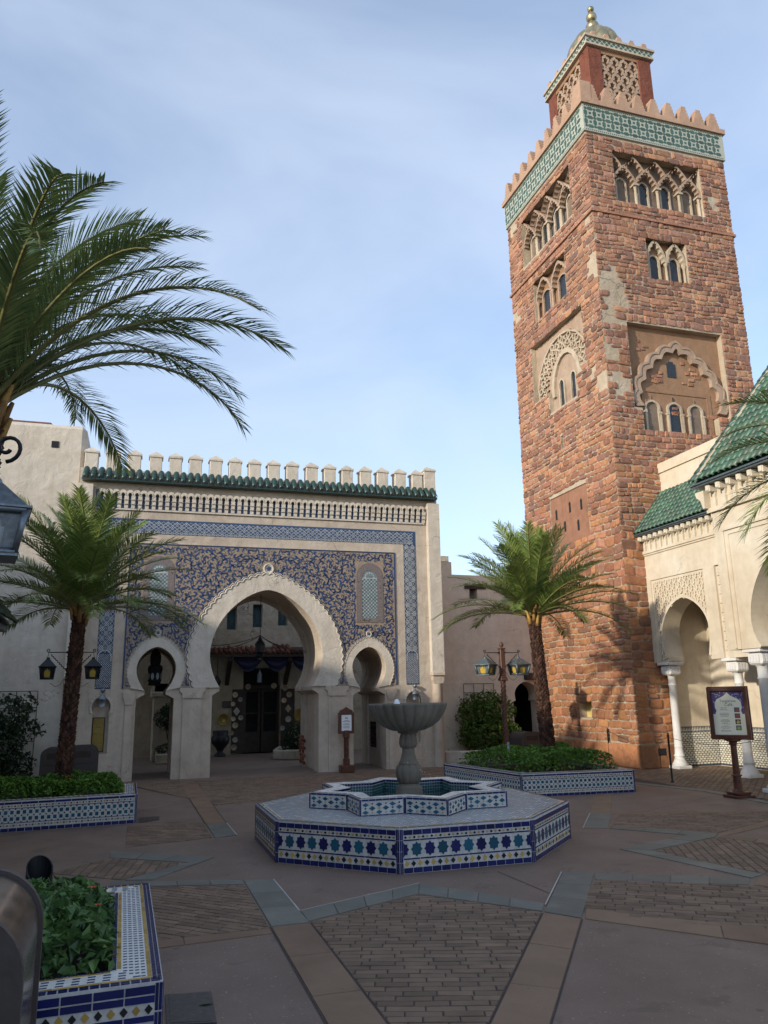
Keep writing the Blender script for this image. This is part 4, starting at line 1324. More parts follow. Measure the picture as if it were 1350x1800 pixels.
un.add(v+v2, f+f2, 0, .5, True)
mt_ = un.build('roof_tile', MT['roofdark'], mesh_only=True)
nt = 52
for i in range(nt):
    u = -4.17+8.34*(i+.5)/nt
    put('roof_tile', mt_, gate, FG @ T(u+R.uniform(-.005, .005), R.uniform(0, .008), R.uniform(-.004, .006)) @ T(0, 6.5, .1) @ RZ(R.uniform(-.05, .05)) @ T(0, -6.5, -.1))
def merlon(wd, h, dp):
    m = MB()
    hw = wd/2
    m.bev(-hw, hw, 0, h, -dp, 0, .012)
    o = .022
    v = [(-hw-o, h-.01, o), (hw+o, h-.01, o), (hw+o, h-.01, -dp-o), (-hw-o, h-.01, -dp-o), (-hw-o, h+.03, o), (hw+o, h+.03, o), (hw+o, h+.03, -dp-o), (-hw-o, h+.03, -dp-o), (0, h+.17, -dp/2)]
    m.add(v, [(3, 2, 1, 0)[::-1], (0, 1, 5, 4), (1, 2, 6, 5), (2, 3, 7, 6), (3, 0, 4, 7), (4, 5, 8), (5, 6, 8), (6, 7, 8), (7, 4, 8)])
    return m.build('merlon', MT['plaster'], mesh_only=True)
mers = [merlon(.285+R.uniform(-.012, .012), .385+R.uniform(-.012, .012), .28) for _ in range(5)]
for i in range(18):
    u = -4.00+.4555*i+R.uniform(-.012, .012)
    put('merlon', mers[i % 5], gate, FG @ T(u, 6.69, -.03) @ RZ(R.uniform(-.014, .014)))
put('merlon', merlon(.30, .50, .42), gate, FG @ T(4.06, 6.69, .0))
# old brick showing through at the foot of the far jamb
for row in range(8):
    for k in range(3):
        if R.random() < .32: continue
        m = MB()
        y0 = GY+1.55+.19*k+(.08 if row % 2 else 0); z0 = .06+.085*row
        m.bev(GX+1.155+R.uniform(0,.012), GX+1.21, y0, y0+.17, z0, z0+.07, .008); m.build('brick', MT['redbrick'], gate)

# ------------------------------------------------------------------ left bastion and right curtain wall
m = MB()
m.bev(-9.0, -1.43, 17.86, 22.5, -.02, 7.72, .10)
bast = m.build('bastion', MT['plaster'], None, T(-4, 18, 0))
tag(bast, 'tall plain white plaster bastion rising left of the gate behind the palm', 'building')
m = MB(); m.box(-2.15, -2.0, 17.845, 17.9, 7.15, 7.30); m.build('beam_hole', MT['void'], bast)
m = MB(); m.bev(-3.6, -2.2, 18.2, 19.4, 7.7, 7.86, .05); m.build('roof_kerb', MT['terracotta'], bast)
m = MB(); m.tube([(-1.75, 18.2, 7.7), (-1.75, 18.2, 8.5)], .012, 5); m.build('rod', MT['iron'], bast)
FW = frame((6.9, 19.2, 0), (1, 0, 0), (0, -1, 0))
wall = thing('curtain_wall', 'low tan plaster wall with a slit window and an arched doorway between gate and tower', 'wall', (8.7, 19.2, 0))
door = horseshoe(3.0, -.02, 1.47, 1.62, 1.94, .40, .33, .345, 12, .03)
tw = [(1.47, 4.13), (1.70, 4.13), (1.70, 4.40), (1.93, 4.40), (1.93, 4.52), (1.36, 4.52), (1.36, 4.40), (1.47, 4.40)]
m = MB(FW)
m.prism([(0, -.02), (3.60, -.02), (3.60, 4.9), (3.42, 4.9), (3.42, 4.62), (2.98, 4.55), (2.98, 4.76), (.98, 4.78), (.98, 5.12), (0, 5.12)], -.55, 0, 0, [door, tw, rect(2.52, 2.68, 4.15, 4.38)], bottom=True)
m.build('wall', MT['tan'], wall)
m = MB(FW); m.box(1.33, 1.96, 4.40, 4.53, -.3, .03); m.build('lintel', MT['darkwood'], wall)
m = MB(FW); m.box(1.45, 1.72, 4.1, 4.42, -.4, -.22); m.build('slit_window', MT['boarded'], wall)
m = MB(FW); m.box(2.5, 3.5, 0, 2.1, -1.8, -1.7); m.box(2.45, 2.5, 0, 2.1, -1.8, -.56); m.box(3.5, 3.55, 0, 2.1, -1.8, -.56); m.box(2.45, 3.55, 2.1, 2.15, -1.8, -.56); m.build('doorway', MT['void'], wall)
m = MB(FW); m.bev(2.95, 3.35, 1.98, 2.16, -.02, .16, .02); m.build('door_hood', MT['darkwood'], wall)
for u, w, l in ((.2, 2.62, .5), (.25, 2.2, .4), (2.6, 2.9, .4), (.3, 4.1, .35), (.55, 3.9, .3), (2.1, 1.0, .3)):
    m = MB(FW); m.box(u, u+l, w, w+.016, -.01, .012); m.build('plaster_ridge', MT['tan'], wall)
m = MB(FW @ T(.75, 0, 0)); m.box(-.2, .2, 5.12, 5.15, -.3, -.1); m.build('coping', MT['terracotta'], wall)

# ------------------------------------------------------------------ shop front seen through the arches
SY = 24.6
shop = thing('shop_building', 'rough plaster shop front with teal shutters and a tiled porch seen through the arch', 'building', (3.4, SY, 0))
FS = frame((0, SY, 0), (1, 0, 0), (0, -1, 0))
wins = [(2.50, 3.72, 4.42), (3.30, 3.80, 4.52), (4.10, 3.86, 4.56), (1.70, 3.7, 4.4), (4.9, 3.9, 4.6)]
m = MB(FS)
m.prism(rect(-3, 10, -.02, 6.3), -.4, 0, 0, [rect(a, a+.30, b_, c) for a, b_, c in wins]+[rect(3.05, 4.20, 0, 2.55)], bottom=True)
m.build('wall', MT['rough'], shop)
for a, b_, c in wins:
    m = MB(FS); m.box(a+.01, a+.29, b_, c, -.25, -.22)
    m.box(a+.07, a+.23, b_+.08, c-.08, -.22, -.205); m.box(a+.11, a+.19, b_+.14, c-.14, -.205, -.19)
    m.build('shutter', MT['shutter'], shop)
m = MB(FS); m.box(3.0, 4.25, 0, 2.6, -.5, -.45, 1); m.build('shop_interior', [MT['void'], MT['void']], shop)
for u in (3.08, 3.66):
    m = MB(FS); fw = .54
    m.prism(rect(u, u+fw, .02, 1.9), -.3, -.25, 0, [rect(u+.07, u+fw-.07, .62, 1.15), rect(u+.07, u+fw-.07, 1.2, 1.82)])
    m.build('door', MT['darkwood'], shop)
m = MB(FS); m.box(3.05, 4.2, 1.92, 2.02, -.32, -.2); m.build('door_lintel', MT['darkwood'], shop)
pr = MB(FS); pr.add([(1.2, 2.93, .95), (5.6, 2.98, .95), (5.6, 3.20, .0), (1.2, 3.15, .0)], [(0, 1, 2, 3)]); pr.box(1.2, 5.6, 2.84, 2.93, .86, .94)
porch = pr.build('porch_roof', MT['darkwood'], shop)
for i in range(30):
    for j in range(4):
        if noise.noise((i*.22, j*.3, 4)) < .10 and j > 0: continue
        m = MB(FS); u = 1.25+.143*i+R.uniform(-.02, .02)
        z = 2.94+.065*j+.035; d = .97-.24*j
        m.tube([(u, z, d), (u+R.uniform(-.02, .02), z+.075, d-.27)], [.062, .055], 6); m.build('roof_tile', MT['terracotta'], porch)
for u in (1.75, 2.55, 4.35, 5.2):
    m = MB(FS); m.add([(u-.06, 2.86, .85), (u+.06, 2.86, .85), (u+.06, 2.72, .85), (u-.06, 2.72, .85), (u-.06, 2.02, .02), (u+.06, 2.02, .02), (u+.06, 2.25, .02), (u-.06, 2.25, .02)],
                      [(0, 1, 2, 3), (3, 2, 5, 4), (1, 0, 7, 6), (0, 3, 4, 7), (2, 1, 6, 5), (4, 5, 6, 7)])
    m.build('bracket', MT['darkwood'], shop)
for u0, u1 in ((2.65, 3.5), (3.52, 4.35), (4.37, 5.1)):
    m = MB(FS); v = []
    nx, nz = 14, 7
    for j in range(nz):
        for i in range(nx):
            t = i/(nx-1); sag = math.sin(PI*t)
            v.append((u0+(u1-u0)*t, 2.86-j/(nz-1)*(.10+.36*sag), .80+.05*math.sin(j*2.2)+.04*sag))
    m.add(v, [(j*nx+i, (j+1)*nx+i, (j+1)*nx+i+1, j*nx+i+1) for j in range(nz-1) for i in range(nx-1)], 0, None, True)
    m.build('cloth_swag', MT['swag'], shop)
boards = []
for u0 in (2.72, 4.22):
    m = MB(FS); m.box(u0, u0+.42, .02, 1.90, 0, .06); m.build('display_board', MT['darkwood'], shop)
m = MB(FS); m.bev(2.42, 2.70, 1.36, 1.56, 0, .04, .015)
pq = m.build('shop_plaque', MT['bin'], None, FS @ T(2.56, 1.46, 0)); tag(pq, 'small dark plaque on the plaster wall above the round brass tray', 'plaque')
def plate_mesh(r, diamond_=False):
    m = MB()
    if diamond_: m.prism(diamond(r, r*1.25), 0, .02); m.prism(diamond(r*.7, r*.9), .02, .028)
    else: m.lathe([(r*.3, 0), (r, .03), (r, .04), (r*.72, .022), (.01, .016)], 20, cap=False)
    return m.build('plate', MT['plate'], mesh_only=True)
pspots = [(2.80,1.74,.085),(2.96,1.60,.075),(2.74,1.47,.07),(2.76,1.03,.07),(2.98,1.06,.075),(2.82,.84,.09),(2.72,.62,.07),(2.83,.42,.08),(2.8,.2,.09),
          (4.33,1.92,.09),(4.46,1.72,.09),(4.30,1.55,.08),(4.44,.98,.095),(4.26,.72,.08),(4.5,.6,.07),(3.22,1.98,.09),(4.02,2.0,.09)]
ordn = ['topmost', 'second', 'third', 'fourth', 'fifth', 'sixth', 'seventh', 'eighth', 'ninth']
def plate_label(u, w):
    if 3.15 < u < 4.2: return 'round glazed plate over the %s corner of the shop door' % ('left' if u < 3.6 else 'right')
    side = [p for p in pspots if (p[0] < 3.15) == (u < 3.15) and not 3.15 < p[0] < 4.2]
    k = sorted(side, key=lambda p: -p[1]).index(next(p for p in side if p[0] == u and p[1] == w))
    return '%s round plate from the top on the dark board %s of the shop door' % (ordn[k], 'left' if u < 3.15 else 'right')
for u, w, r in pspots:
    o = put('plate', plate_mesh(r), None, FS @ T(u, w, .065 if (2.7 < u < 3.15 or u > 4.2) else -.19))
    tag(o, plate_label(u, w), 'plate', 'round plates hung round the shop door')
for u, w, lb in ((2.86, 1.25, 'pale lozenge-shaped plate amid round plates on the board left of the shop door'), (4.44, 1.30, 'pale lozenge-shaped plate amid round plates on the board right of the shop door')):
    o = put('plate', plate_mesh(.10, True), None, FS @ T(u, w, .065)); tag(o, lb, 'plate')
def tray(u, w, r, lb):
    m = MB(FS @ T(u, w, .01)); m.lathe([(r*.9, 0), (r, .05), (r*.96, .06), (r*.75, .03), (.01, .025)], 28, cap=False)
    tag(m.build('tray', MT['gold'], None, FS @ T(u, w, .01)), lb, 'tray')
tray(2.47, 1.02, .19, 'round brass tray hung on the plaster under the dark plaque')
tray(4.86, 1.08, .24, 'large round brass tray half hidden by the right jamb of the big arch')
m = MB(T(2.33, SY-.75, 0)); m.lathe([(.16, 0), (.17, .05), (.08, .13), (.12, .22), (.25, .38), (.27, .5), (.24, .57), (.21, .60), (.23, .72), (.20, .73)], 28, lobes=14, amp=.05)
urn = m.build('urn', MT['iron'], None, T(2.33, SY-.75, 0)); tag(urn, 'dark footed metal urn standing on the paving by the shop wall', 'urn')
# stone-edged bed with a shrub inside the arch
def kerb_bed(name, label, pts, h, wd, mat=MT['plaster']):
    loc = (*pts[len(pts)//2], 0)
    t = thing(name, label, 'planter', loc)
    for i in range(len(pts)-1):
        a, b_ = pts[i], pts[i+1]
        n = max(1, round(math.dist(a, b_)/.42))
        for k in range(n):
            p = [a[0]+(b_[0]-a[0])*k/n, a[1]+(b_[1]-a[1])*k/n]; q = [a[0]+(b_[0]-a[0])*(k+1)/n, a[1]+(b_[1]-a[1])*(k+1)/n]
            L = math.dist(p, q)
            M = T(p[0], p[1], 0) @ RZ(math.atan2(q[1]-p[1], q[0]-p[0]))
            m = MB(M); m.bev(.003, L-.003, 0, wd, 0, h*R.uniform(.94, 1.04), .03); m.build('kerb_stone', mat, t)
    m = MB(); m.add([(p[0], p[1], h*.8) for p in pts], [tuple(range(len(pts)))]); m.build('soil', MT['soil'], t)
    return t
kerb_bed('stone_planter', 'low planter of pale rough stones inside the big arch', [(3.55, 21.9), (4.05, 21.4), (5.0, 21.2), (5.4, 23.0), (3.9, 23.2), (3.55, 21.9)], .26, .16, MT['rough'])
kerb_bed('stone_planter', 'low pale planter seen through the left arch beside a pillar', [(.50, 21.8), (1.5, 21.9), (1.5, 22.7), (.5, 22.7), (.5, 21.8)], .26, .16, MT['rough'])
# pillar behind the left arch
m = MB()
m.bev(.38, 1.25, 22.75, 23.6, 0, 2.1, .03)
m.bev(.30, 1.33, 22.68, 23.6, 1.7, 1.85, .03)
v = [(.30, 1.85), (.42, 2.25), (.36, 2.7), (.15, 3.3), (1.5, 3.3), (1.3, 2.7), (1.25, 2.2), (1.33, 1.85)]
m.M = frame((0, 22.75, 0), (1, 0, 0), (0, -1, 0)); m.prism(v, -.85, 0, bottom=True); m.M = None
m.bev(-.6, 2.0, 22.75, 23.6, 3.3, 5.6, .03)
tag(m.build('courtyard_pillar', MT['rough'], None, T(.8, 22.8, 0)), 'flared rough plaster pillar standing in the courtyard behind the left arch', 'pillar')

# ------------------------------------------------------------------ restaurant wing on the right
FA = frame((11.0, 15.08, 0), (0, -1, 0), (-1, 0, 0))
wing = thing('arcade_wing', 'cream plaster arcade with carved panel and green tiled roof against the stone tower', 'building', (11.0, 13.1, 0))
A1 = (1.27, 2.33, 2.87, 3.57, .0, .62, .745)
AC = 1.12
ap = ring_path(AC, 2.33, 2.87, 3.575, .66, .745)
fac = [(-.02, 2.24)]+[(.44, 2.24), (.44, 2.33)]+[(max(x, .44), z) for x, z in ap[::-1]]
fac = [(-.02, 2.24), (AC-.66-.03, 2.24), (AC-.66, 2.28)]+[(x, z) for x, z in ap[::-1]]+[(AC+.66, 2.28), (AC+.69, 2.24), (4.1, 2.24), (4.1, 5.05), (-.02, 5.05)]
m = MB(FA)
panel_hole = None
m.prism(fac, -.45, -.05, 0, bottom=True)
# the face stands 5 cm proud everywhere but in the carved panel and the slit
frp = [(-.02, 2.24), (.13, 2.24), (.13, 4.08), (1.90, 4.08), (1.90, 2.24), (2.22, 2.24), (2.22, 4.09), (2.37, 4.09), (2.37, 2.24), (4.1, 2.24), (4.1, 5.05), (-.02, 5.05)]
m.prism(frp, -.05, 0)
m.build('facade', MT['cream'], wing)
m = MB(FA)
q = offset(ap, lambda i: -.055)
m.prism(ap+q[::-1], -.05, -.012); m.build('arch_moulding', MT['cream'], wing)
m = MB(FA)
for a, bb, c, d in ((.13, .19, 2.24, 4.08), (1.84, 1.90, 2.24, 4.08)): m.box(a, bb, c, d, -.05, -.025)
m.box(.19, 1.84, 4.02, 4.08, -.05, -.025)
m.build('panel_frame', MT['cream'], wing)
m = MB(FA)
pu_, pw_ = .165, .25
rows = int(1.8/pw_)+1
for r_ in range(rows*2):
    for k in range(-1, 12):
        for s in (-1, 1):
            z0 = 2.3+pw_/2*r_; cx = .19+pu_*(k+.5*(r_ % 2))
            pts, ws = [], []
            for j in range(7):
                t = j/6
                pts.append((cx+s*pu_*.5*t+s*.018*math.sin(2*PI*t), z0+pw_/2*t)); ws.append(.028+.010*math.sin(PI*t*2)**2)
            mx, mz = pts[3]
            if not (.205 < mx < 1.825 and mz < 4.0): continue
            hw = ring_w(max(mz, 2.34), 2.33, 2.87, 3.575, .66, .745) if mz < 3.575 else 0
            if abs(mx-AC) < hw+.075 and mz < 3.66: continue
            pts = [(min(max(x, .19), 1.84), min(z, 4.02)) for x, z in pts]
            m.ribbon(pts, ws, -.05, -.018+.001*s)
    for k in range(11):
        cx = .19+pu_*(k+.5*((r_+1) % 2)); z0 = 2.3+pw_/2*(r_+.0)
        hw = ring_w(max(z0, 2.34), 2.33, 2.87, 3.575, .66, .745) if z0 < 3.575 else 0
        if .23 < cx < 1.80 and z0 < 3.95 and not (abs(cx-AC) < hw+.08 and z0 < 3.68):
            m.prism([(cx+q_[0], z0+q_[1]) for q_ in [(.012*math.cos(t), .03*math.sin(t)) for t in [2*PI*i/8 for i in range(8)]]], -.05, -.03)
m.build('carved_lattice', MT['cream'], wing)
m = MB(FA)
for k in range(9): 
    z = 2.4+.185*k
    m.prism([(2.295+q[0], z+q[1]) for q in [(.05, 0), (.012, .05), (.04, .09), (0, .14), (-.04, .09), (-.012, .05), (-.05, 0)]], -.05, -.025)
m.build('slit_carving', MT['cream'], wing)
m = MB(FA); m.box(-.02, 4.1, 4.70, 4.76, 0, .05); m.box(-.02, 4.1, 4.66, 4.70, 0, .025); m.build('string_moulding', MT['cream'], wing)
def corbels(fr, u0, u1, z0, h, p, parent):
    un = MB()
    un.prism([(-.030, 0), (.030, 0), (.036, h*.35), (.026, h*.45), (.045, h*.62), (.045, h*.66), (-.045, h*.66), (-.045, h*.62), (-.026, h*.45), (-.036, h*.35)], 0, .05)
    un.bev(-.05, .05, h*.66, h, 0, .17, .012)
    un.bev(-.036, .036, h*.70, h*.96, .16, .19, .01)
    me = un.build('corbel', MT['corbel'], mesh_only=True)
    n = int((u1-u0)/p)
    for i in range(n): put('corbel', me, parent, fr @ T(u0+p*(i+.5), z0, .0))
corbels(FA, 0.0, 3.95, 4.76, .34, .19, wing)
m = MB(FA); m.box(-.02, 4.0, 5.10, 5.125, -.1, .22); m.box(-.02, 4.0, 5.125, 5.15, -.1, .25); m.build('eave_board', MT['lampmetal'], wing)
def barrel(L, r=.066):
    m = MB(); v = []
    for e in (0, 1):
        for k in range(6):
            t = PI*k/5
            rr = r*(1.0 if e == 0 else .86)
            v.append((-rr*math.cos(t), -.0+L*e, rr*.82*math.sin(t)+(.018 if e == 0 else 0)))
    v += [(x*.78, y+.001, z*.75-.004) for x, y, z in v[:6]]
    m.add(v, [(k, k+1, 7+k, 6+k) for k in range(5)]+[(k+1, k, 12+k, 13+k) for k in range(5)], 0, None, True)
    return m.build('roof_tile', MT['roof'], mesh_only=True)
def tiled_slope(parent, P, Uv, Sv, ncol, nrow, cw, rl, left=lambda s: 0.0, right=lambda s: 1e9, score_fn=None, limit=300):
    """P eave corner, Uv along the eave, Sv up the slope"""
    P, Uv, Sv = Vector(P), Vector(Uv).normalized(), Vector(Sv).normalized()
    Nv = Uv.cross(Sv)
    def fm(u, s, n=0.0):
        o = P+Uv*u+Sv*s+Nv*n
        M = Matrix.Identity(4)
        for i in range(3): M[i][0], M[i][1], M[i][2], M[i][3] = Uv[i], Sv[i], Nv[i], o[i]
        return M
    meshes = [barrel(rl*1.25, cw*.5) for _ in range(24)]
    lst = []
    for j in range(nrow):
        for i in range(ncol):
            u, s = cw*(i+.5), rl*j-.02
            if u < left(s+rl*.5) or u > right(s+rl*.5): continue
            lst.append((u+R.uniform(-.004, .004), s+R.uniform(-.008, .008)))
    lst.sort(key=lambda q: (P+Uv*q[0]+Sv*q[1]-CAM).length if score_fn is None else score_fn(P+Uv*q[0]+Sv*q[1]))
    rest = MB()
    for k, (u, s) in enumerate(lst):
        M = fm(u, s, .012) @ RZ(R.uniform(-.025, .025)) @ T(0, 0, R.uniform(0, .006))
        me = meshes[k % 24]
        if k < limit: put('roof_tile', me, parent, M)
        else:
            rest.M = M
            rest.add([v.co[:] for v in me.vertices], [tuple(p.vertices) for p in me.polygons], 0, None, True)
    if rest.v: tag(rest.build('roof_tiles', MT['roof'], parent), kind='stuff')
    return fm
# wing roof
sA = Vector((.86, 0, 1.04)); LA = sA.length
fm = tiled_slope(wing, (10.79, 15.07, 5.165), (0, -1, 0), sA, 29, 9, .137, LA/9)
m = MB(); a = [Vector((10.80, 15.08, 5.16)), Vector((10.80, 11.1, 5.16)), Vector((11.66, 11.1, 6.20)), Vector((11.66, 15.08, 6.20))]
m.add([tuple(p) for p in a]+[(11.66, 15.08, 5.1), (11.66, 11.1, 5.1)], [(0, 1, 2, 3), (0, 3, 4), (1, 5, 2), (0, 4, 5, 1)]); m.build('roof_bed', MT['roofdark'], wing)
m = MB(); m.box(11.65, 12.2, 10.9, 15.09, 6.0, 6.70); m.box(11.61, 12.24, 10.9, 15.085, 6.70, 6.93); m.build('roof_parapet', MT['cream'], wing)
# back walls of the arcade with tiled dado
m = MB()
m.box(11.30, 12.5, 14.96, 15.06, 0, 4.6); m.box(12.38, 12.5, 9.0, 14.96, 0, 4.6); m.box(11.45, 12.5, 9.0, 14.96, 4.5, 4.6)
m.build('back_wall', MT['cream'], wing)
FD1 = frame((11.28, 14.96, 0), (1, 0, 0), (0, -1, 0)); FD2 = frame((12.38, 14.94, 0), (0, -1, 0), (-1, 0, 0))
dd = MB()
for fr, L in ((FD1, 1.10), (FD2, 5.5)):
    m = MB(fr); m.box(0, L, .02, .86, 0, .012); m.build('dado', MT['dadodark'], wing)
    m = MB(fr); m.box(0, L, .86, .98, 0, .012); m.build('dado_frieze', MT['carved'] if False else MT['cream'], wing)
    dd.M = fr
    j = 0; z = .06
    while z < .74:
        u = .01-(.045 if j % 2 else 0)
        while u < L-.03:
            a, c = max(.006, u), min(L-.006, u+.078)
            if c-a > .02: dd.prism([(a, z+.018), (a+.012, z), (c-.012, z), (c, z+.018), (c-.012, z+.036), (a+.012, z+.036)], .012, .016)
            u += .09
        z += .045; j += 1
    u = .01
    while u < L-.03:
        dd.prism([(u, .765), (u+.03, .765), (u+.015, .85)], .012, .016); u += .042
tag(dd.build('dado_tiles', MT['dado'], wing), kind='stuff')
m = MB(FD1); m.box(0, 1.1, .745, .762, .012, .02); m.M = FD2; m.box(0, 5.5, .745, .762, .012, .02); m.build('dado_line', MT['stripblue'], wing)
def column(x, y, h, parent, r=.085):
    m = MB(T(x, y, 0))
    m.bev(-.17, .17, -.17, .17, 0, .07, .012)
    m.lathe([(.16, .07), (.165, .10), (.13, .15), (.105, .22), (.10, .25), (.115, .265), (.115, .285), (.095, .30), (r, .44), (r+.006, .455), (r+.006, .47), (r, .485), (r*.92, h-.50), (r*1.05, h-.49), (r*1.05, h-.475), (r*.92, h-.46), (r*.95, h-.30), (r*1.3, h-.27)], 24)
    c = m.build('column', MT['marble'], parent)
    m = MB(T(x, y, 0)); m.bev(-.15, .15, -.15, .15, h-.27, h-.06, .03); m.bev(-.20, .20, -.20, .20, h-.06, h, .01)
    for s in (-1, 1):
        for k in range(4):
            m.box(s*.15-.012*(s < 0), s*.15+.012*(s > 0), -.12+.065*k, -.075+.065*k, h-.22, h-.10)
            m.box(-.12+.065*k, -.075+.065*k, s*.15-.012*(s < 0), s*.15+.012*(s > 0), h-.22, h-.10)
    m.build('capital', MT['marble'], parent)
column(11.2, 14.80, 2.24, wing); column(11.2, 12.76, 2.24, wing)
# pavilion
FB = frame((9.7, 11.22, 0), (0, -1, 0), (-1, 0, 0))
pav = thing('pavilion', 'cream plaster pavilion with a great arch, corbels and steep green tiled roof at right edge', 'building', (9.7, 9.0, 0))
apB = ring_path(2.2, 2.32, 2.75, 4.22, 1.42, 1.58)
fb = [(0, 2.30), (2.2-1.42-.03, 2.30), (2.2-1.42, 2.34)]+apB[::-1]+[(2.2+1.42, 2.34), (2.2+1.45, 2.30), (6.2, 2.30), (6.2, 5.15), (0, 5.15)]
m = MB(FB); m.prism(fb, -.45, 0, bottom=True); m.build('facade', MT['cream'], pav)
m = MB(FB)
m.box(.20, .24, 2.32, 4.36, 0, .022); m.box(.32, .345, 2.32, 4.30, 0, .016); m.box(.20, 5.9, 4.36, 4.40, 0, .03); m.box(.345, 5.9, 4.28, 4.305, 0, .016)
m.build('panel_moulding', MT['cream'], pav)
m = MB(FB); m.box(-.06, 6.2, 4.74, 4.82, 0, .06); m.prism([(-.05, 4.82), (.0, 4.82), (.0, 5.15), (-.22, 5.15), (-.20, 5.06), (-.10, 4.98)], -.1, .14); m.build('string_moulding', MT['cream'], pav)
corbels(FB, .02, 6.2, 4.82, .40, .255, pav)
m = MB(FB); m.box(-.2, 6.2, 5.22, 5.25, -.2, .23); m.box(-.22, 6.2, 5.25, 5.28, -.2, .26); m.build('eave_board', MT['lampmetal'], pav)
m = MB(); m.box(10.15, 13.2, 11.10, 11.22, 2.3, 5.2); m.box(10.15, 13.2, 5.0, 5.12, 0, 5.2); m.box(10.15, 12.4, 5.12, 11.1, 4.9, 5.0); m.build('side_wall', MT['cream'], pav)
sB = Vector((1.0, 0, 1.25)); LB = 3.3
tiled_slope(pav, (9.45, 11.30, 5.30), (0, -1, 0), sB, 44, 17, .14, .19, left=lambda s: .10*s+.02)
un = [Vector((9.46, 11.28, 5.29)), Vector((9.46, 5.0, 5.29)), Vector((11.52, 5.0, 7.87)), Vector((11.52, 11.28-.33, 7.87))]
m = MB(); m.add([tuple(p) for p in un]+[(11.6, 11.28, 5.29), (11.6, 5.0, 5.29), (13.4, 11.2, 5.3), (13.4, 5.0, 5.3)], [(0, 1, 2, 3), (0, 3, 4), (3, 6, 4), (1, 5, 2), (2, 7, 6, 3), (2, 5, 7), (0, 4, 6, 7, 5, 1)]); m.build('roof_bed', MT['roofdark'], pav)
m = MB(); sb = sB.normalized()
pts = [Vector((9.47, 11.29, 5.33))+sb*s+Vector((0, -.10*s-.06, .02)) for s in [i*.2 for i in range(17)]]
m.tube([tuple(p+Vector((0, R.uniform(-.012, .012), R.uniform(0, .012)))) for p in pts], .062, 7); m.build('hip_mortar', MT['mortar'], pav)
me = barrel(.24, .075)
for k in range(16):
    p = Vector((9.44, 11.335-.02*k, 5.31))+sb*(.2*k)
    Uv = Vector((0, -1, 0)); Nv = Uv.cross(sb)
    M = Matrix.Identity(4)
    for i in range(3): M[i][0], M[i][1], M[i][2], M[i][3] = Uv[i], sb[i], Nv[i], p[i]
    put('edge_tile', me, pav, M)
column(9.92, 10.72, 2.30, pav, .095); column(9.92, 7.3, 2.30, pav, .095)

# ------------------------------------------------------------------ low house at left, its ridge height set for shade, and an added block
lh = thing('plaza_house', 'low plaster house with green tiled eave at the far left edge', 'building', (-3.5, 4, 0))
m = MB(); m.box(-6.5, -2.3, -9, 13.1, 0, 2.72); m.build('wall', MT['tan'], lh)
m = MB(); m.add([(-1.95, -9, 2.80), (-1.95, 13.3, 2.80), (-3.7, 13.3, 4.95), (-3.7, -9, 4.95), (-6.6, -9, 2.8), (-6.6, 13.3, 2.8)], [(0, 1, 2, 3), (3, 2, 5, 4), (1, 5, 2), (0, 3, 4), (0, 4, 5, 1)]); m.build('roof_bed', MT['roofdark'], lh)
m = MB(); m.box(-2.3, -2.0, -9, 13.25, 2.70, 2.79); m.box(-2.3, -2.12, -9, 13.2, 2.55, 2.70); m.build('eave_board', MT['roofdark'], lh)
tiled_slope(lh, (-1.93, 11.0, 2.83), (0, 1, 0), (-1.75, 0, 2.15), 16, 14, .145, .19)
fh = thing('shade_block', 'plain plaster block out of view beyond the low house, added to shade the gate', 'building', (-11, 8, 0))  # unseen block, added to keep the sun off the lower gate
m = MB(); m.bev(-13.5, -9.3, -6, 17.5, 0, 7.0, .05); m.build('wall', MT['tan'], fh)

# ------------------------------------------------------------------ fountain
fountain = thing('fountain', 'octagonal tiled fountain with a star pool and fluted stone bowl on a pedestal', 'fountain', (C0[0], C0[1], 0))
RO, HO, PH = 1.863, .406, rad(157.97)
def ov(k, r=RO): return (C0[0]+r*math.cos(PH+k*PI/4), C0[1]+r*math.sin(PH+k*PI/4))
octo = [ov(k) for k in range(8)]
m = MB(); m.prism(octo, 0, HO); m.build('bench_core', MT['grout'], fountain)
TILE = {}
def tile_mesh(key, fn, mat):
    if (key, mat) not in TILE: TILE[(key, mat)] = fn(mat)
    return TILE[(key, mat)]
def t_rect(mat):
    m = MB(); m.cbox(-.5, .5, -.5, .5, 0, .004, .0, 0, .5)
    return m.build('blue_tile', MT[mat], mesh_only=True)
VAR = {}
def poly_tile(poly, mat, key, h=.0035):
    """shared flat tile in several tints"""
    k = (key, mat)
    if k not in VAR:
        VAR[k] = []
        for v in range(5):
            m = MB(); m.prism(poly, 0, h, rnd=v/4); VAR[k].append(m.build('tile', MT[mat], mesh_only=True))
    return R.choice(VAR[k])
RC = rect(-.5, .5, -.5, .5)
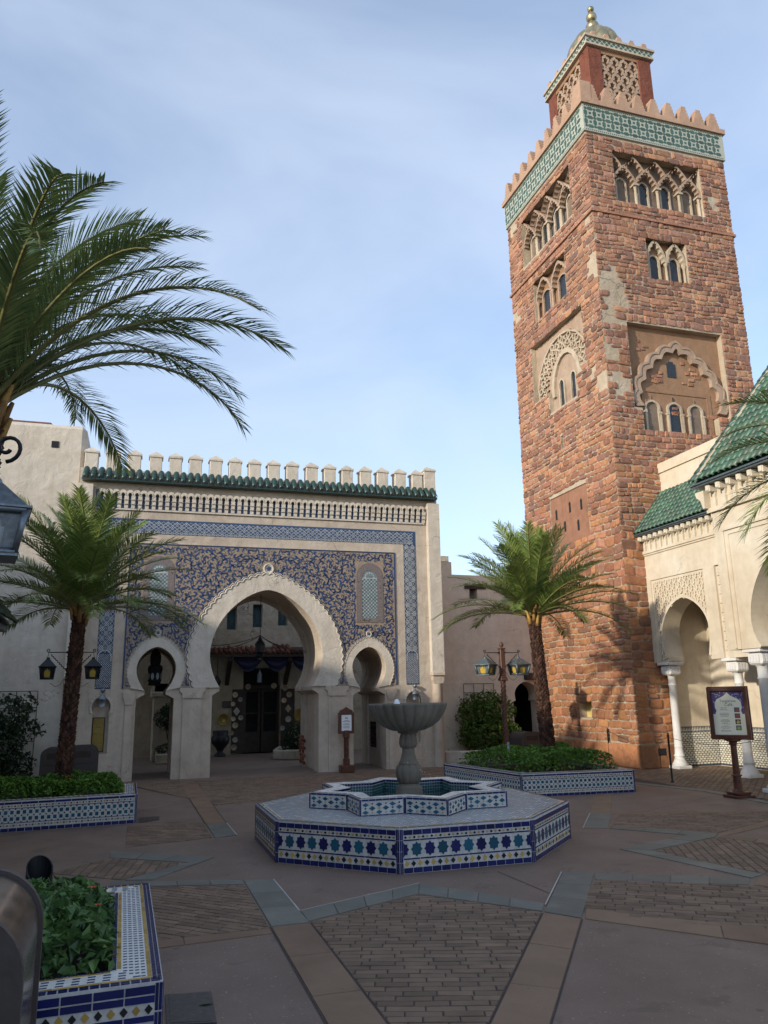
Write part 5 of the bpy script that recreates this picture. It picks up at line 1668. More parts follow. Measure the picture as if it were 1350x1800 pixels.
class Field:
    """tiles set on one wall face; past the limit they are joined"""
    def __init__(s, parent, limit): s.parent, s.limit, s.count, s.j = parent, limit, {}, {}
    def tile(s, name, poly, key, mat, fr, u, w, sx=1, sy=1, d=0, joined=False):
        M = fr @ T(u, w, d) @ SC(sx, sy, 1)
        if not joined and s.count.get(name, 0) < s.limit:
            s.count[name] = s.count.get(name, 0)+1
            put(name, poly_tile(poly, mat, key), s.parent, M)
        else:
            if mat not in s.j: s.j[mat] = MB()
            s.j[mat].M = M; s.j[mat].prism(poly, 0, .0035); s.j[mat].M = None
    def row(s, name, fr, u0, u1, w0, w1, n, mat, gap=.006, joined=False):
        p = (u1-u0)/n
        for i in range(n): s.tile(name, RC, 'r', mat, fr, u0+p*(i+.5), (w0+w1)/2, p-gap, w1-w0, 0, joined)
    def flush(s):
        for mat, m in s.j.items(): tag(m.build('tile_inlay', MT[mat], s.parent), kind='stuff')
def face(a, b, z0=0):
    """frame of an upright face from a to b (left to right as seen from outside)"""
    u = Vector((b[0]-a[0], b[1]-a[1], 0)); n = Vector((u.y, -u.x, 0))
    return frame((a[0], a[1], z0), u, n), u.length
F = Field(fountain, 300)
S8 = star8(.5, .375, PI/8*0); DM = diamond(.5)
order = sorted(range(8), key=lambda k: (Vector((*ov(k+.5), .2))-CAM).length)
for k in order:
    fr, L = face(ov(k), ov(k+1))
    h = HO
    e = .038
    vis = k in (0, 1, 2, 3, 4)
    F.row('blue_tile', fr, e, L-e, h*.845, h*.955, 14, 'blue', .006, not vis)
    F.row('blue_tile', fr, e, L-e, h*.715, h*.745, 8, 'blue', .006, not vis)
    F.row('blue_tile', fr, e, L-e, h*.305, h*.335, 8, 'blue', .006, not vis)
    F.row('blue_tile', fr, e, L-e, h*.012, h*.125, 14, 'blue', .006, not vis)
    F.row('blue_tile', fr, 0.004, e-.006, .004, h*.98, 1, 'blue', 0, not vis) if False else None
    for q in range(4):
        for u in (.010, L-.010): F.tile('blue_tile', RC, 'r', 'blue', fr, u, h*(.12+.245*q), .014, h*.235, 0, True)
        for u in (.028, L-.028): F.tile('blue_tile', RC, 'r', 'blue', fr, u, h*(.12+.245*q), .014, h*.235, 0, True)
    n = 30; p = (L-2*e)/n
    for i in range(n): F.tile('small_diamond', DM, 'd', 'yellow' if i % 2 else 'black', fr, e+p*(i+.5), h*.793, p*.72, h*.06, 0, True)
    n = 10; p = (L-2*e)/n
    for i in range(n+1):
        u = e+p*i
        if i in (0, n):
            half = [q for q in S8 if (q[0] >= -1e-6 if i == 0 else q[0] <= 1e-6)]
            F.tile('star_tile', half, 'h%d' % i, 'blue', fr, u, h*.525, p*.86, h*.325, 0, not vis)
        else: F.tile('star_tile', S8, 's', 'teal' if i % 2 else 'blue', fr, u, h*.525, p*.88, h*.335, 0, not vis)
    n = 20; p = (L-2*e)/n
    for i in range(n): F.tile('diamond_tile', DM, 'd', 'black' if i % 2 else 'yellow', fr, e+p*(i+.5), h*.215, p*.74, h*.135, 0, not vis)
F.flush()
# seat: blue edge tiles and the woven blue-white field
def inset(poly, d):
    c = (sum(p[0] for p in poly)/len(poly), sum(p[1] for p in poly)/len(poly))
    n = len(poly); out = []
    lines = []
    for i in range(n):
        a, b_ = poly[i], poly[(i+1) % n]
        L = math.dist(a, b_); nx, ny = -(b_[1]-a[1])/L, (b_[0]-a[0])/L
        lines.append((a[0]+nx*d, a[1]+ny*d, b_[0]-a[0], b_[1]-a[1]))
    for i in range(n):
        x1, y1, dx1, dy1 = lines[i-1]; x2, y2, dx2, dy2 = lines[i]
        den = dx1*dy2-dy1*dx2
        t = ((x2-x1)*dy2-(y2-y1)*dx2)/den
        out.append((x1+dx1*t, y1+dy1*t))
    return out
m = MB(); m.prism(inset(octo, .045), HO, HO+.0025); m.build('seat', MT['white'], fountain)
weave = MB()
fieldp = inset(octo, .075)
ST_R, ST_H, ST_PH = 1.215, .172, rad(-134.5)
def stv(k, off=0.0):
    r = ST_R if k % 2 == 0 else ST_R*.765
    return r, ST_PH+k*PI/8
def star_poly(scale_tip, scale_notch=None):
    out = []
    for k in range(16):
        r = (ST_R if k % 2 == 0 else ST_R*.765)*(scale_tip if k % 2 == 0 else (scale_notch or scale_tip))
        a = ST_PH+k*PI/8
        out.append((C0[0]+r*math.cos(a), C0[1]+r*math.sin(a)))
    return out
star = star_poly(1.0)
cw, ch = .060, .031
ca, sa = math.cos(PH+PI/8), math.sin(PH+PI/8)
for i in range(-40, 41):
    for j in range(-78, 79):
        x, y = cw*(i+(.5 if j % 2 else 0)), ch*j
        p = (C0[0]+x*ca-y*sa, C0[1]+x*sa+y*ca)
        if not inside(p, fieldp) or inside(p, star): continue
        q = [(p[0]+a*ca-b_*sa, p[1]+a*sa+b_*ca) for a, b_ in rect(-.014, .014, -.0075, .0075)]
        weave.add([(x_, y_, HO+.0045) for x_, y_ in q], [(0, 1, 2, 3)])
for k in range(8):
    a, b_ = ov(k), ov(k+1)
    fr, L = face(a, b_, HO)
    n = 15
    for i in range(n):
        u0, u1 = L*i/n+.003, L*(i+1)/n-.003
        c0, c1 = max(u0, .012), min(u1, L-.012)
        q = [fr @ Vector((c0, 0, -.004)), fr @ Vector((c1, 0, -.004)), fr @ Vector((c1, 0, -.034)), fr @ Vector((c0, 0, -.034))]
        weave.add([(v.x, v.y, HO+.004) for v in q], [(0, 1, 2, 3)])
tag(weave.build('woven_tiles', MT['stripblue'], fountain), kind='stuff')
yl = MB()
yo, yi = inset(octo, .050), inset(octo, .066)
yl.prism(yo, HO+.0025, HO+.0055, 0, [yi]); tag(yl.build('yellow_line', MT['yellow'], fountain), kind='stuff')
# star pool wall
inner = star_poly(.80, .76)
m = MB(); m.prism(star, HO, HO+ST_H, 0, [inner]); m.build('pool_wall', MT['grout'], fountain)
m = MB(); m.prism(star_poly(.985), HO+ST_H, HO+ST_H+.006, 0, [star_poly(.82, .79)]); m.build('pool_coping', MT['white'], fountain)
P = Field(fountain, 280)
DIA = diamond(.5)
for k in range(16):
    a, b_ = star[k], star[(k+1) % 16]
    fr, L = face(a, b_, HO)
    mid = fr @ Vector((L/2, .1, 0))
    nrm = fr.to_3x3() @ Vector((0, 0, 1))
    vis = nrm.dot(CAM-mid) > 0
    h = ST_H
    for nm, w0, w1 in (('edge_tile', h*.88, h*.985), ('edge_tile', h*.01, h*.075)):
        P.row(nm, fr, .02, L-.02, w0, w1, 6, 'blue', .005, not vis)
    for u in (.009, L-.009): P.tile('edge_tile', RC, 'r', 'blue', fr, u, h*.5, .014, h*.95, 0, True)
    n = 6; p = (L-.05)/n
    for i in range(n):
        u = .025+p*(i+.5)
        if i % 2 == 0:
            P.tile('lozenge_tile', DIA, 'd', 'teal', fr, u, h*.66, p*.98, h*.26, 0, not vis)
            P.tile('lozenge_tile', DIA, 'd', 'teal', fr, u, h*.22, p*.98, h*.24, 0, not vis)
            P.tile('small_diamond', DIA, 'd', 'black' if i % 4 == 0 else 'yellow', fr, u, h*.45, p*.4, h*.11, 0, True)
        else:
            P.tile('lozenge_tile', DIA, 'd', 'teal', fr, u, h*.45, p*.98, h*.28, 0, not vis)
            P.tile('small_diamond', DIA, 'd', 'black', fr, u, h*.72, p*.36, h*.10, 0, True)
            P.tile('small_diamond', DIA, 'd', 'yellow', fr, u, h*.20, p*.36, h*.10, 0, True)
    # coping edge tiles and inside face
    for i in range(6):
        u0, u1 = L*i/6+.004, L*(i+1)/6-.004
        q = [fr @ Vector((max(u0, .01), 0, -.004)), fr @ Vector((min(u1, L-.01), 0, -.004)), fr @ Vector((min(u1, L-.02), 0, -.026)), fr @ Vector((max(u0, .02), 0, -.026))]
        if 'blue' not in P.j: P.j['blue'] = MB()
        P.j['blue'].add([(v.x, v.y, HO+ST_H+.0085) for v in q], [(0, 1, 2, 3)])
    a, b_ = inner[(k+1) % 16], inner[k]
    fr, L = face(a, b_, HO)
    n = max(4, round(L/.034))
    for i in range(n):
        for j in range(4): P.tile('pool_tile', RC, 'r', 'poolteal', fr, L*(i+.5)/n, .018+.034*j, L/n-.005, .029, 0, True)
        P.tile('pool_tile', RC, 'r', 'blue', fr, L*(i+.5)/n, .156, L/n-.005, .024, 0, True)
P.flush()
m = MB(); m.prism(star_poly(.805, .765), HO+.003, HO+.035); m.build('pool_water', MT['water'], fountain)
# pedestal and bowl
m = MB(T(C0[0], C0[1], 0))
m.lathe([(.165, HO), (.160, .545), (.150, .56), (.155, .585), (.12, .60), (.115, .62)], 40)
m.build('pedestal_foot', MT['fountain'], fountain)
m = MB(T(C0[0], C0[1], 0))
m.lathe([(.105, .615), (.135, .64), (.155, .70), (.160, .76), (.145, .82), (.115, .845), (.112, .85)], 80, lobes=10, amp=.10); m.build('lower_bulb', MT['fountain'], fountain)
m = MB(T(C0[0], C0[1], 0))
m.lathe([(.125, .845), (.10, .89), (.078, .96), (.072, 1.03), (.080, 1.045)], 40); m.build('shaft', MT['fountain'], fountain)
m = MB(T(C0[0], C0[1], 0))
m.lathe([(.070, 1.02), (.098, 1.035), (.112, 1.08), (.105, 1.14), (.088, 1.19), (.085, 1.20)], 64, lobes=8, amp=.12); m.build('upper_bulb', MT['fountain'], fountain)
m = MB(T(C0[0], C0[1], 0))
m.lathe([(.10, 1.195), (.125, 1.20), (.125, 1.222), (.20, 1.232), (.30, 1.275), (.38, 1.335), (.44, 1.415), (.475, 1.49), (.482, 1.515), (.487, 1.525), (.487, 1.545), (.465, 1.548), (.44, 1.50), (.30, 1.40), (.02, 1.36)], 176, lobes=22, amp=.07, cap=False)
m.build('bowl', MT['fountain'], fountain)
m = MB(T(C0[0], C0[1], 0)); m.lathe([(.455, 1.528), (.01, 1.529)], 32, cap=False); m.build('bowl_water', MT['water'], fountain)
m = MB(T(C0[0]-.14, C0[1]-.02, 0)); m.lathe([(.045, 1.52), (.04, 1.555), (.028, 1.585), (.012, 1.60)], 12); m.build('water_jet', MT['foam'], fountain)
m = MB(T(C0[0], C0[1], 0))
for _ in range(26):
    a = R.uniform(0, 2*PI); z0 = R.uniform(.65, 1.2); r = .475
    r = R.uniform(.13, .30)
    m.tube([(r*math.cos(a), r*math.sin(a), z0), (r*math.cos(a), r*math.sin(a), z0-R.uniform(.008, .02))], .0022, 4)
m.build('water_drops', MT['foam'], fountain)

# ------------------------------------------------------------------ foliage helpers
RG = np.random.default_rng(11)
def leaf_cloud(pts, nrm, size, mat, name, parent, up=.6, kind=None, w=None, curl=.25, jit=.9, aspect=.55):
    """one folded pointed leaf at each point"""
    pts, nrm = np.asarray(pts, float), np.asarray(nrm, float)
    n = len(pts)
    d = nrm+RG.normal(0, jit, (n, 3)); d[:, 2] += up
    d /= np.linalg.norm(d, axis=1)[:, None]                     # leaf normal
    t = RG.normal(0, 1, (n, 3)); t -= d*(t*d).sum(1)[:, None]; t /= np.linalg.norm(t, axis=1)[:, None]
    t[:, 2] -= .25; t /= np.linalg.norm(t, axis=1)[:, None]
    s = np.cross(d, t)
    sz = size*RG.uniform(.6, 1.3, n)[:, None]
    a = pts-t*sz*.5; b_ = pts+s*sz*aspect*.5+d*sz*curl*.5-t*sz*.10; c = pts+t*sz*.55-d*sz*curl*.4; e = pts-s*sz*aspect*.5+d*sz*curl*.5-t*sz*.10
    v = np.stack([a, b_, c, e], 1).reshape(-1, 3)
    mb = MB(); mb.v = [tuple(x) for x in v]
    rn = RG.random(n)
    for i in range(n):
        mb.f += [(4*i, 4*i+1, 4*i+2), (4*i, 4*i+2, 4*i+3)]
    mb.m = [0]*(2*n); mb.s = [False]*(2*n); mb.r = np.repeat(rn, 2).tolist()
    o = mb.build(name, mat, parent, w)
    if kind: o['kind'] = kind
    return o
def bed_points(poly, z0, hfun, n):
    xs_, ys_ = [p[0] for p in poly], [p[1] for p in poly]
    P_, N_ = [], []
    while len(P_) < n:
        x, y = R.uniform(min(xs_), max(xs_)), R.uniform(min(ys_), max(ys_))
        if not inside((x, y), poly): continue
        # distance to the edge gives the mounded outline
        dmin = 9
        for i in range(len(poly)):
            (x1, y1), (x2, y2) = poly[i], poly[i-1]
            L2 = (x2-x1)**2+(y2-y1)**2; t = max(0, min(1, ((x-x1)*(x2-x1)+(y-y1)*(y2-y1))/L2))
            dmin = min(dmin, math.hypot(x-x1-t*(x2-x1), y-y1-t*(y2-y1)))
        e = min(1, dmin/.22)
        top = hfun(x, y)*math.sqrt(max(.04, 1-(1-e)**2))
        z = z0+top*(1-.55*R.random()**2.2)
        P_.append((x, y, z)); N_.append((0, 0, .6))
    return P_, N_
def flowers(pts, name_parent):
    m = MB()
    for p in pts:
        for k in range(5):
            a = 2*PI*k/5+R.random()
            c, s = math.cos(a), math.sin(a)
            m.add([p, (p[0]+.012*c-.008*s, p[1]+.012*s+.008*c, p[2]+.012), (p[0]+.026*c, p[1]+.026*s, p[2]+.008), (p[0]+.012*c+.008*s, p[1]+.012*s-.008*c, p[2]+.012)], [(0, 1, 2, 3)])
    return m.build('blossom', MT['flower'], name_parent)

# ------------------------------------------------------------------ tiled planters
def planter(label, quad, h, rim, faces, hplant, leafn, leafs, leafmat_, flower_pts, style, loc, glabel):
    pl0 = thing('tiled_planter', label, 'planter', (*loc, 0), 'blue and white tiled planters round the fountain')
    quad = quad if parea(quad) > 0 else quad[::-1]
    inn = inset(quad, rim)
    m = MB(); m.prism(quad, 0, h, 0, [inn]); m.build('planter_wall', MT['grout'], pl0)
    m = MB(); m.prism(inn, h*.5, h*.78); m.build('soil', MT['soil'], pl0)
    m = MB(); m.prism(inset(quad, .05), h, h+.003, 0, [inset(quad, rim-.02)]); m.build('rim_tiles', MT['white'], pl0)
    fd = Field(pl0, 290)
    n_ = len(quad)
    for k in range(n_):
        fr, L = face(quad[k], quad[(k+1) % n_])
        vis = k in faces
        e = .03
        if style == 'small':
            nb = max(4, round((L-2*e)/.098))
            fd.row('blue_tile', fr, e, L-e, h*.885, h*.955, nb//2, 'blue', .006, not vis)
            fd.row('blue_tile', fr, e, L-e, h*.745, h*.765, nb//2, 'blue', .006, True)
            fd.row('blue_tile', fr, e, L-e, h*.275, h*.295, nb//2, 'blue', .006, True)
            fd.row('blue_tile', fr, e, L-e, h*.01, h*.125, nb, 'blue', .006, not vis)
            for u in (.008, .022, L-.008, L-.022): fd.tile('blue_tile', RC, 'r', 'blue', fr, u, h*.5, .010, h*.97, 0, True)
            n = max(6, round((L-2*e)/.038)); p = (L-2*e)/n
            for i in range(n):
                for w in (.825, .205): fd.tile('diamond_tile', DM, 'd', 'black' if i % 2 else 'yellow', fr, e+p*(i+.5), h*w, p*.78, h*.062, 0, True)
            n = max(4, round((L-2*e)/.076)); p = (L-2*e)/n
            for i in range(n):
                for j, w in enumerate((.415, .625)):
                    fd.tile('teal_square', RC, 'r', 'teal', fr, e+p*(i+.5), h*w, p*.56, h*.115, 0, not vis)
                for w in (.31, .52, .73): fd.tile('black_square', RC, 'r', 'black', fr, e+p*i+.004, h*w, p*.22, h*.05, 0, True)
        else:
            nb = round((L-2*e)/.13)
            if not vis: nb = max(4, nb//2)
            for w0, w1 in ((.90, .97), (.825, .885), (.665, .715), (.01, .10), (.24, .28)): fd.row('blue_tile', fr, e, L-e, h*w0, h*w1, nb, 'blue', .006, not vis)
            for q in range(4):
                for u in (.008, .024, L-.008, L-.024): fd.tile('corner_tile', RC, 'r', 'blue', fr, u, h*(.12+.25*q), .013, h*.235, 0, not vis)
            n = round((L-2*e)/.052); p = (L-2*e)/n
            for i in range(n):
                fd.tile('diamond_tile', DM, 'd', 'black' if i % 2 else 'yellow', fr, e+p*(i+.5), h*.77, p*.66, h*.085, 0, not vis)
                fd.tile('small_diamond', DM, 'd', 'black' if i % 2 else 'yellow', fr, e+p*(i+.5), h*.17, p*.62, h*.08, 0, True)
            n = round((L-2*e)/.098); p = (L-2*e)/n
            for i in range(n):
                for w in (.36, .54): fd.tile('teal_square', RC, 'r', 'teal', fr, e+p*(i+.5), h*w, p*.56, h*.125, 0, not vis)
                for w in (.30, .45, .61): fd.tile('black_square', RC, 'r', 'blue', fr, e+p*i+.006, h*w, p*.2, h*.05, 0, not vis)
        # top of the rim
        o, c = Vector((*quad[k], h)), Vector((*quad[(k+1) % n_], h))
        def top(u0, u1, d0, d1, mat, name, joined=True):
            frt = fr @ T(0, h, 0) @ Matrix.Rotation(-PI/2, 4, 'X')      # (u, inward, up)
            fd.tile(name, RC, 'r', mat, frt, (u0+u1)/2, (d0+d1)/2, u1-u0, d1-d0, .0005, joined)
        big = style == 'near'
        st = .042 if big else .09
        n = round((L-.02)/st); p = (L-.02)/n
        nrow = ((.005, .022), (.026, .042)) if big else ((.006, .034),)
        for i in range(n):
            for r0, r1 in nrow: top(.01+p*i+.003, .01+p*(i+1)-.003, r0, r1, 'blue', 'rim_blue_tile', not (big and vis))
        y0 = .046 if big else .040
        n = round((L-2*y0)/(.10 if big else .2)); p = (L-2*y0)/n
        for i in range(n): top(y0+p*i+.001, y0+p*(i+1)-.001, y0, y0+.018, 'yellow', 'yellow_strip', not (big and vis))
        n = round((L-2*rim)/(.10 if big else .2)); p = (L-2*rim)/n
        for i in range(n): top(rim+p*i, rim+p*(i+1)-.002, rim-.040, rim-.022, 'yellow', 'yellow_strip', not (big and vis))
        n = round((L-2*rim)/.045); p = (L-2*rim)/n
        for i in range(n): top(rim+p*i+.003, rim+p*(i+1)-.003, rim-.018, rim-.002, 'blue', 'rim_blue_tile', True)
        d0, d1 = y0+.022, rim-.044
        lengthwise = abs(fr[0][0]) > .7
        if lengthwise: pu_, lu, nd = .064, .032, max(2, round((d1-d0)/(.030 if big else .022)))
        else: pu_, lu, nd = (.042, .014, max(2, round((d1-d0)/.029))) if big else (.034, .015, max(2, round((d1-d0)/.026)))
        pd = (d1-d0)/nd
        for j in range(nd):
            d = d0+pd*j
            u = d+.006+(pu_/2 if j % 2 else 0)
            while u < L-d-lu-.004:
                top(u, u+lu, d+pd*(.26 if lengthwise else .14), d+pd*(.70 if lengthwise else .82), 'stripblue', 'woven_tile', True); u += pu_
    fd.flush()
    cxy = (sum(p[0] for p in inn)/n_, sum(p[1] for p in inn)/n_)
    grow = [(p[0]+(p[0]-cxy[0])*.02, p[1]+(p[1]-cxy[1])*.02) for p in inn]
    pts, nr = bed_points(grow, h*.72, hplant, leafn)
    gc = leaf_cloud(pts, nr, leafs, leafmat_, 'ground_cover', None, .9, 'stuff', T(*cxy, h))
    tag(gc, glabel, 'plants', kind='stuff')
    if flower_pts: flowers(flower_pts, gc)
    return pl0, inn
QL = [(.05, 11.83), (.03, 13.30), (-2.25, 13.05), (-2.25, 11.68)]
planter('blue and white tiled planter round the palm on the left', QL, .385, .20, (2, 3, 0), lambda x, y: .33+.10*noise.noise((x*2, y*2, 1)), 5200, .062, MT['cover'], [(-.35, 12.2, .72), (-.9, 12.05, .62), (-.85, 12.0, .60)], 'small', (-1, 12.5), 'glossy low green plants filling the left tiled planter')
QR = [(5.99, 11.98), (8.0, 11.80), (8.35, 14.75), (5.62, 14.45)]
planter('blue and white tiled planter round the palm in front of the stone tower', QR, .362, .19, (0, 1, 3), lambda x, y: .38+.12*noise.noise((x*1.6, y*1.6, 5)), 7500, .062, MT['cover'], [(6.35, 12.3, .55), (6.4, 12.33, .57)], 'small', (7, 13), 'glossy low green plants filling the tiled planter before the tower')
QF = [(.165, 3.885), (.13, 5.83), (-1.95, 5.78), (-1.95, 3.80)]
nearp, innF = planter('large tiled planter in the near left corner with a woven tile rim', QF, .455, .215, (0, 1, 2, 3), lambda x, y: .27+.10*noise.noise((x*3, y*3, 8))+.05*max(0, min(1, (5.4-y))), 4200, .080, MT['nearleaf'], [(-.20, 5.2, .58), (-.30, 4.40, .50), (-.16, 4.9, .55)], 'near', (-.8, 4.8), 'broad-leaved green plants with orange blossoms in the near tiled planter')

# ------------------------------------------------------------------ palms
def make_frond(e0, bend, L, lf, seed, mats, dens=46, twist=0.0):
    """frond in the x-z plane; e0 start elevation, bend total droop (radians)"""
    rr = random.Random(seed)
    m = MB()
    n = 14
    pts, tang = [(0.0, 0.0, 0.0)], []
    a = e0; x = z = y = 0.0
    side = rr.uniform(-.25, .25)
    for i in range(n):
        t = (i+.5)/n
        a = e0-bend*(t**1.7)
        x += math.cos(a)*L/n; z += math.sin(a)*L/n; y += side*L/n*t*.5
        pts.append((x, y, z))
    m.tube(pts, [.017*(1-.85*i/n)*L/1.8+.002 for i in range(n+1)], 5, 1)
    V = [Vector(p) for p in pts]
    def at(t):
        f = t*n; i = min(int(f), n-1); k = f-i
        p = V[i].lerp(V[i+1], k); tg = (V[min(i+1, n)]-V[max(i-1, 0)] if i else V[1]-V[0]).normalized()
        return p, tg
    for k in range(dens):
        t = .13+.87*(k+.5)/dens
        p, tg = at(min(t, .999))
        sd = tg.cross(Vector((0, 0, 1)))
        if sd.length < .05: sd = Vector((0, 1, 0))
        sd.normalize(); nu = sd.cross(tg).normalized()
        ln = lf*(.42+.75*math.sin(PI*min(1, .12+.80*t))**.8)*(1 if t < .9 else .8)
        for s in (-1, 1):
            fw = .55+twist+.75*t+rr.uniform(-.15, .15)
            lift = .42*(1-.5*t)+rr.uniform(-.22, .22)
            d = (tg*fw+sd*s*.95+nu*lift).normalized()
            l2 = ln*rr.uniform(.85, 1.12)
            q1 = p+d*l2*.5; q2 = p+d*l2+Vector((0, 0, -.16*l2))
            wv = d.cross(nu).normalized()*((.0052*L/1.8+.0026)*(.68 if twist else 1))
            r_ = rr.random()
            m.add([tuple(p-wv*.6), tuple(p+wv*.6), tuple(q1+wv), tuple(q2), tuple(q1-wv)], [(0, 1, 2, 4), (4, 2, 3)], 0, r_)
    return m.build('frond', mats, mesh_only=True)
def palm_trunk(m, base, top, r0, r1, ring=.075, per=11):
    base, top = Vector(base), Vector(top)
    ax = top-base; H = ax.length; ax.normalize()
    sx = ax.cross(Vector((0, 1, 0))).normalized(); sy = ax.cross(sx)
    m.tube([tuple(base+ax*H*i/10) for i in range(11)], [r0*.92+(r1*.92-r0*.92)*i/10 for i in range(11)], 12, 0)
    n = int(H/ring*2)
    for i in range(n):
        z = H*(i+.3)/n; r = r0+(r1-r0)*z/H
        for k in range(per):
            a = 2*PI*(k+.5*(i % 2))/per+R.uniform(-.06, .06)
            da = PI/per*.92
            hh = ring*.62*R.uniform(.85, 1.2)
            def P_(an, rad_, zz): return tuple(base+ax*zz+(sx*math.cos(an)+sy*math.sin(an))*rad_)
            o = r*1.16*R.uniform(.95, 1.12)
            v = [P_(a-da, r*.93, z), P_(a+da, r*.93, z), P_(a+da*.55, o, z+hh*.9), P_(a-da*.55, o, z+hh*.9), P_(a, r*.9, z+hh*1.25), P_(a, r*1.01, z-hh*.55)]
            m.add(v, [(0, 5, 3), (5, 1, 2), (5, 2, 3), (3, 2, 4), (0, 3, 4), (1, 4, 2)], 0, R.random())
def palm(label, base, top, r0, r1, fronds, L, lf, dens, mats, seed, bend, elev, group='date palms of the plaza', boots=True, top_short=.12, fwd=0.0):
    t = thing('palm_tree', label, 'palm', base, group)
    m = MB(); palm_trunk(m, base, top, r0, r1); m.build('trunk', MT['trunk'], t)
    rr = random.Random(seed)
    if boots:
        m = MB()
        for k in range(16):
            a = k*2.4; z = -.16+.019*k
            c, s = math.cos(a), math.sin(a)
            r = r1*.95
            m.tube([(top[0]+c*r, top[1]+s*r, top[2]+z), (top[0]+c*(r+.03), top[1]+s*(r+.03), top[2]+z+.12), (top[0]+c*(r+.075), top[1]+s*(r+.075), top[2]+z+.24)], [.04, .032, .015], 5, 0)
        m.build('leaf_base', MT['boot'], t)
    lib = []
    for i in range(12):
        e = elev[0]+(elev[1]-elev[0])*i/11
        lib.append(make_frond(rad(e), rad(bend[0]+(bend[1]-bend[0])*(1-i/11)*rr.uniform(.8, 1.1)+rr.uniform(-8, 12)), L*(1.04-top_short*i/11)*rr.uniform(.94, 1.05), lf, seed*31+i, mats, dens, fwd))
    for k in range(fronds):
        i = min(11, int((k/fronds)*12))
        az = k*2.39996+rr.uniform(-.2, .2)
        put('frond', lib[i], t, T(top[0], top[1], top[2]+.05+.10*k/fronds) @ RZ(az) @ Matrix.Rotation(rr.uniform(-.22, .22), 4, 'X') @ SC(*([rr.uniform(.88, 1.08)]*3)))
    return t
PM = [MT['palm'], MT['rachis']]; PG = [MT['palmgrey'], MT['rachis']]
palm('young date palm in the left tiled planter before the white gate', (-1.00, 12.68, .3), (-.93, 12.68, 2.93), .108, .088, 62, 1.82, .29, 78, PM, 3, (22, 56), (12, 86))
palm('young date palm in the tiled planter beside the red stone tower', (7.36, 13.5, .28), (7.22, 13.5, 3.02), .132, .098, 60, 1.92, .29, 78, PM, 5, (20, 50), (13, 86))
palm('large date palm overhanging the upper left corner', (-1.45, 6.0, .3), (-1.24, 6.0, 3.62), .18, .16, 54, 2.6, .31, 100, PG, 8, (62, 96), (45, 87), top_short=.30, fwd=.35)
palm('date palm beside the pavilion whose frond tips reach in from the right edge', (7.55, 6.1, 0), (7.55, 6.1, 3.95), .16, .13, 46, 1.8, .30, 80, PM, 9, (38, 90), (-18, 80))

# ------------------------------------------------------------------ climbing shrubs on trellises
def trellis(name, label, fr, u0, u1, w0, w1, nu_, nw_):
    m = MB(fr)
    for i in range(nu_+1):
        u = u0+(u1-u0)*i/nu_; m.tube([(u, w0, .06), (u, w1, .06)], .008, 5)
    for j in range(nw_+1):
        w = w0+(w1-w0)*j/nw_; m.tube([(u0, w, .066), (u1, w, .066)], .008, 5)
    o = m.build(name, MT['iron'], None, fr @ T((u0+u1)/2, w0, 0)); return tag(o, label, 'trellis')
def blob_points(blobs, n):
    P_, N_ = [], []
    wts = [b_[3]*b_[4]*b_[5] for b_ in blobs]
    while len(P_) < n:
        b_ = R.choices(blobs, wts)[0]
        v = Vector((R.gauss(0, 1), R.gauss(0, 1), R.gauss(0, 1))).normalized()
        q = .62+.48*R.random()**.7
        q *= 1+.22*noise.noise((v.x*2.3+b_[0], v.y*2.3, v.z*2.3))
        p = (b_[0]+v.x*b_[3]*q, b_[1]+v.y*b_[4]*q, b_[2]+v.z*b_[5]*q)
        if p[2] < .18: continue
        P_.append(p); N_.append(tuple(v*.8))
    return P_, N_
def shrub(label, blobs, n, size, mat, flow=(), name='climbing_shrub', cat='shrub', stems=True):
    base = (blobs[0][0], blobs[0][1], .15)
    t = thing(name, label, cat, base)
    P_, N_ = blob_points(blobs, n)
    leaf_cloud(P_, N_, size, mat, 'foliage', t, .35)
    if stems:
        m = MB()
        for k in range(7):
            b_ = R.choice(blobs)
            m.tube([(base[0]+R.uniform(-.2, .2), base[1]+R.uniform(-.05, .1), .1), ((base[0]+b_[0])/2+R.uniform(-.1, .1), b_[1], (b_[2]+.15)/2), (b_[0]+R.uniform(-.2, .2), b_[1], b_[2])], [.018, .012, .006], 5)
        m.build('stem', MT['darkwood'], t)
    if flow: flowers(flow, t)
    return t
shrub('leafy climbing shrub with orange blossoms under the trellis on the tan wall', [(8.55, 18.75, .62, .78, .34, .50), (8.35, 18.8, 1.05, .58, .28, .42), (8.75, 18.75, 1.2, .55, .26, .40), (8.15, 18.85, 1.35, .35, .2, .28), (8.6, 18.85, 1.5, .4, .18, .22), (9.1, 18.75, .55, .35, .3, .38)], 5600, .085, MT['shrub'],
      [(8.75+R.uniform(-.3, .35), 18.42+R.uniform(-.03, .03), R.uniform(.35, 1.35)) for _ in range(12)])
trellis('trellis', 'black iron trellis above the leafy shrub on the tan wall', frame((6.9, 19.2, 0), (1, 0, 0), (0, -1, 0)), 1.17, 2.02, .3, 1.9, 3, 7)
kerb_bed('stone_planter', 'low curved planter of pale plaster at the foot of the tan wall', [(7.15, 18.3), (7.7, 18.02), (8.6, 18.0), (9.2, 18.3), (9.3, 19.15), (7.1, 19.15), (7.15, 18.3)], .30, .17, MT['plaster'])
shrub('dark climbing shrub against the white bastion at the left edge', [(-2.75, 17.3, .75, .62, .4, .65), (-2.6, 17.35, 1.35, .55, .32, .42), (-2.15, 17.35, 1.62, .22, .2, .18), (-2.05, 17.4, 1.1, .28, .2, .2), (-3.3, 17.3, 1.2, .6, .4, .7), (-2.25, 17.3, .4, .35, .3, .35)], 5200, .095, MT['darkshrub'])
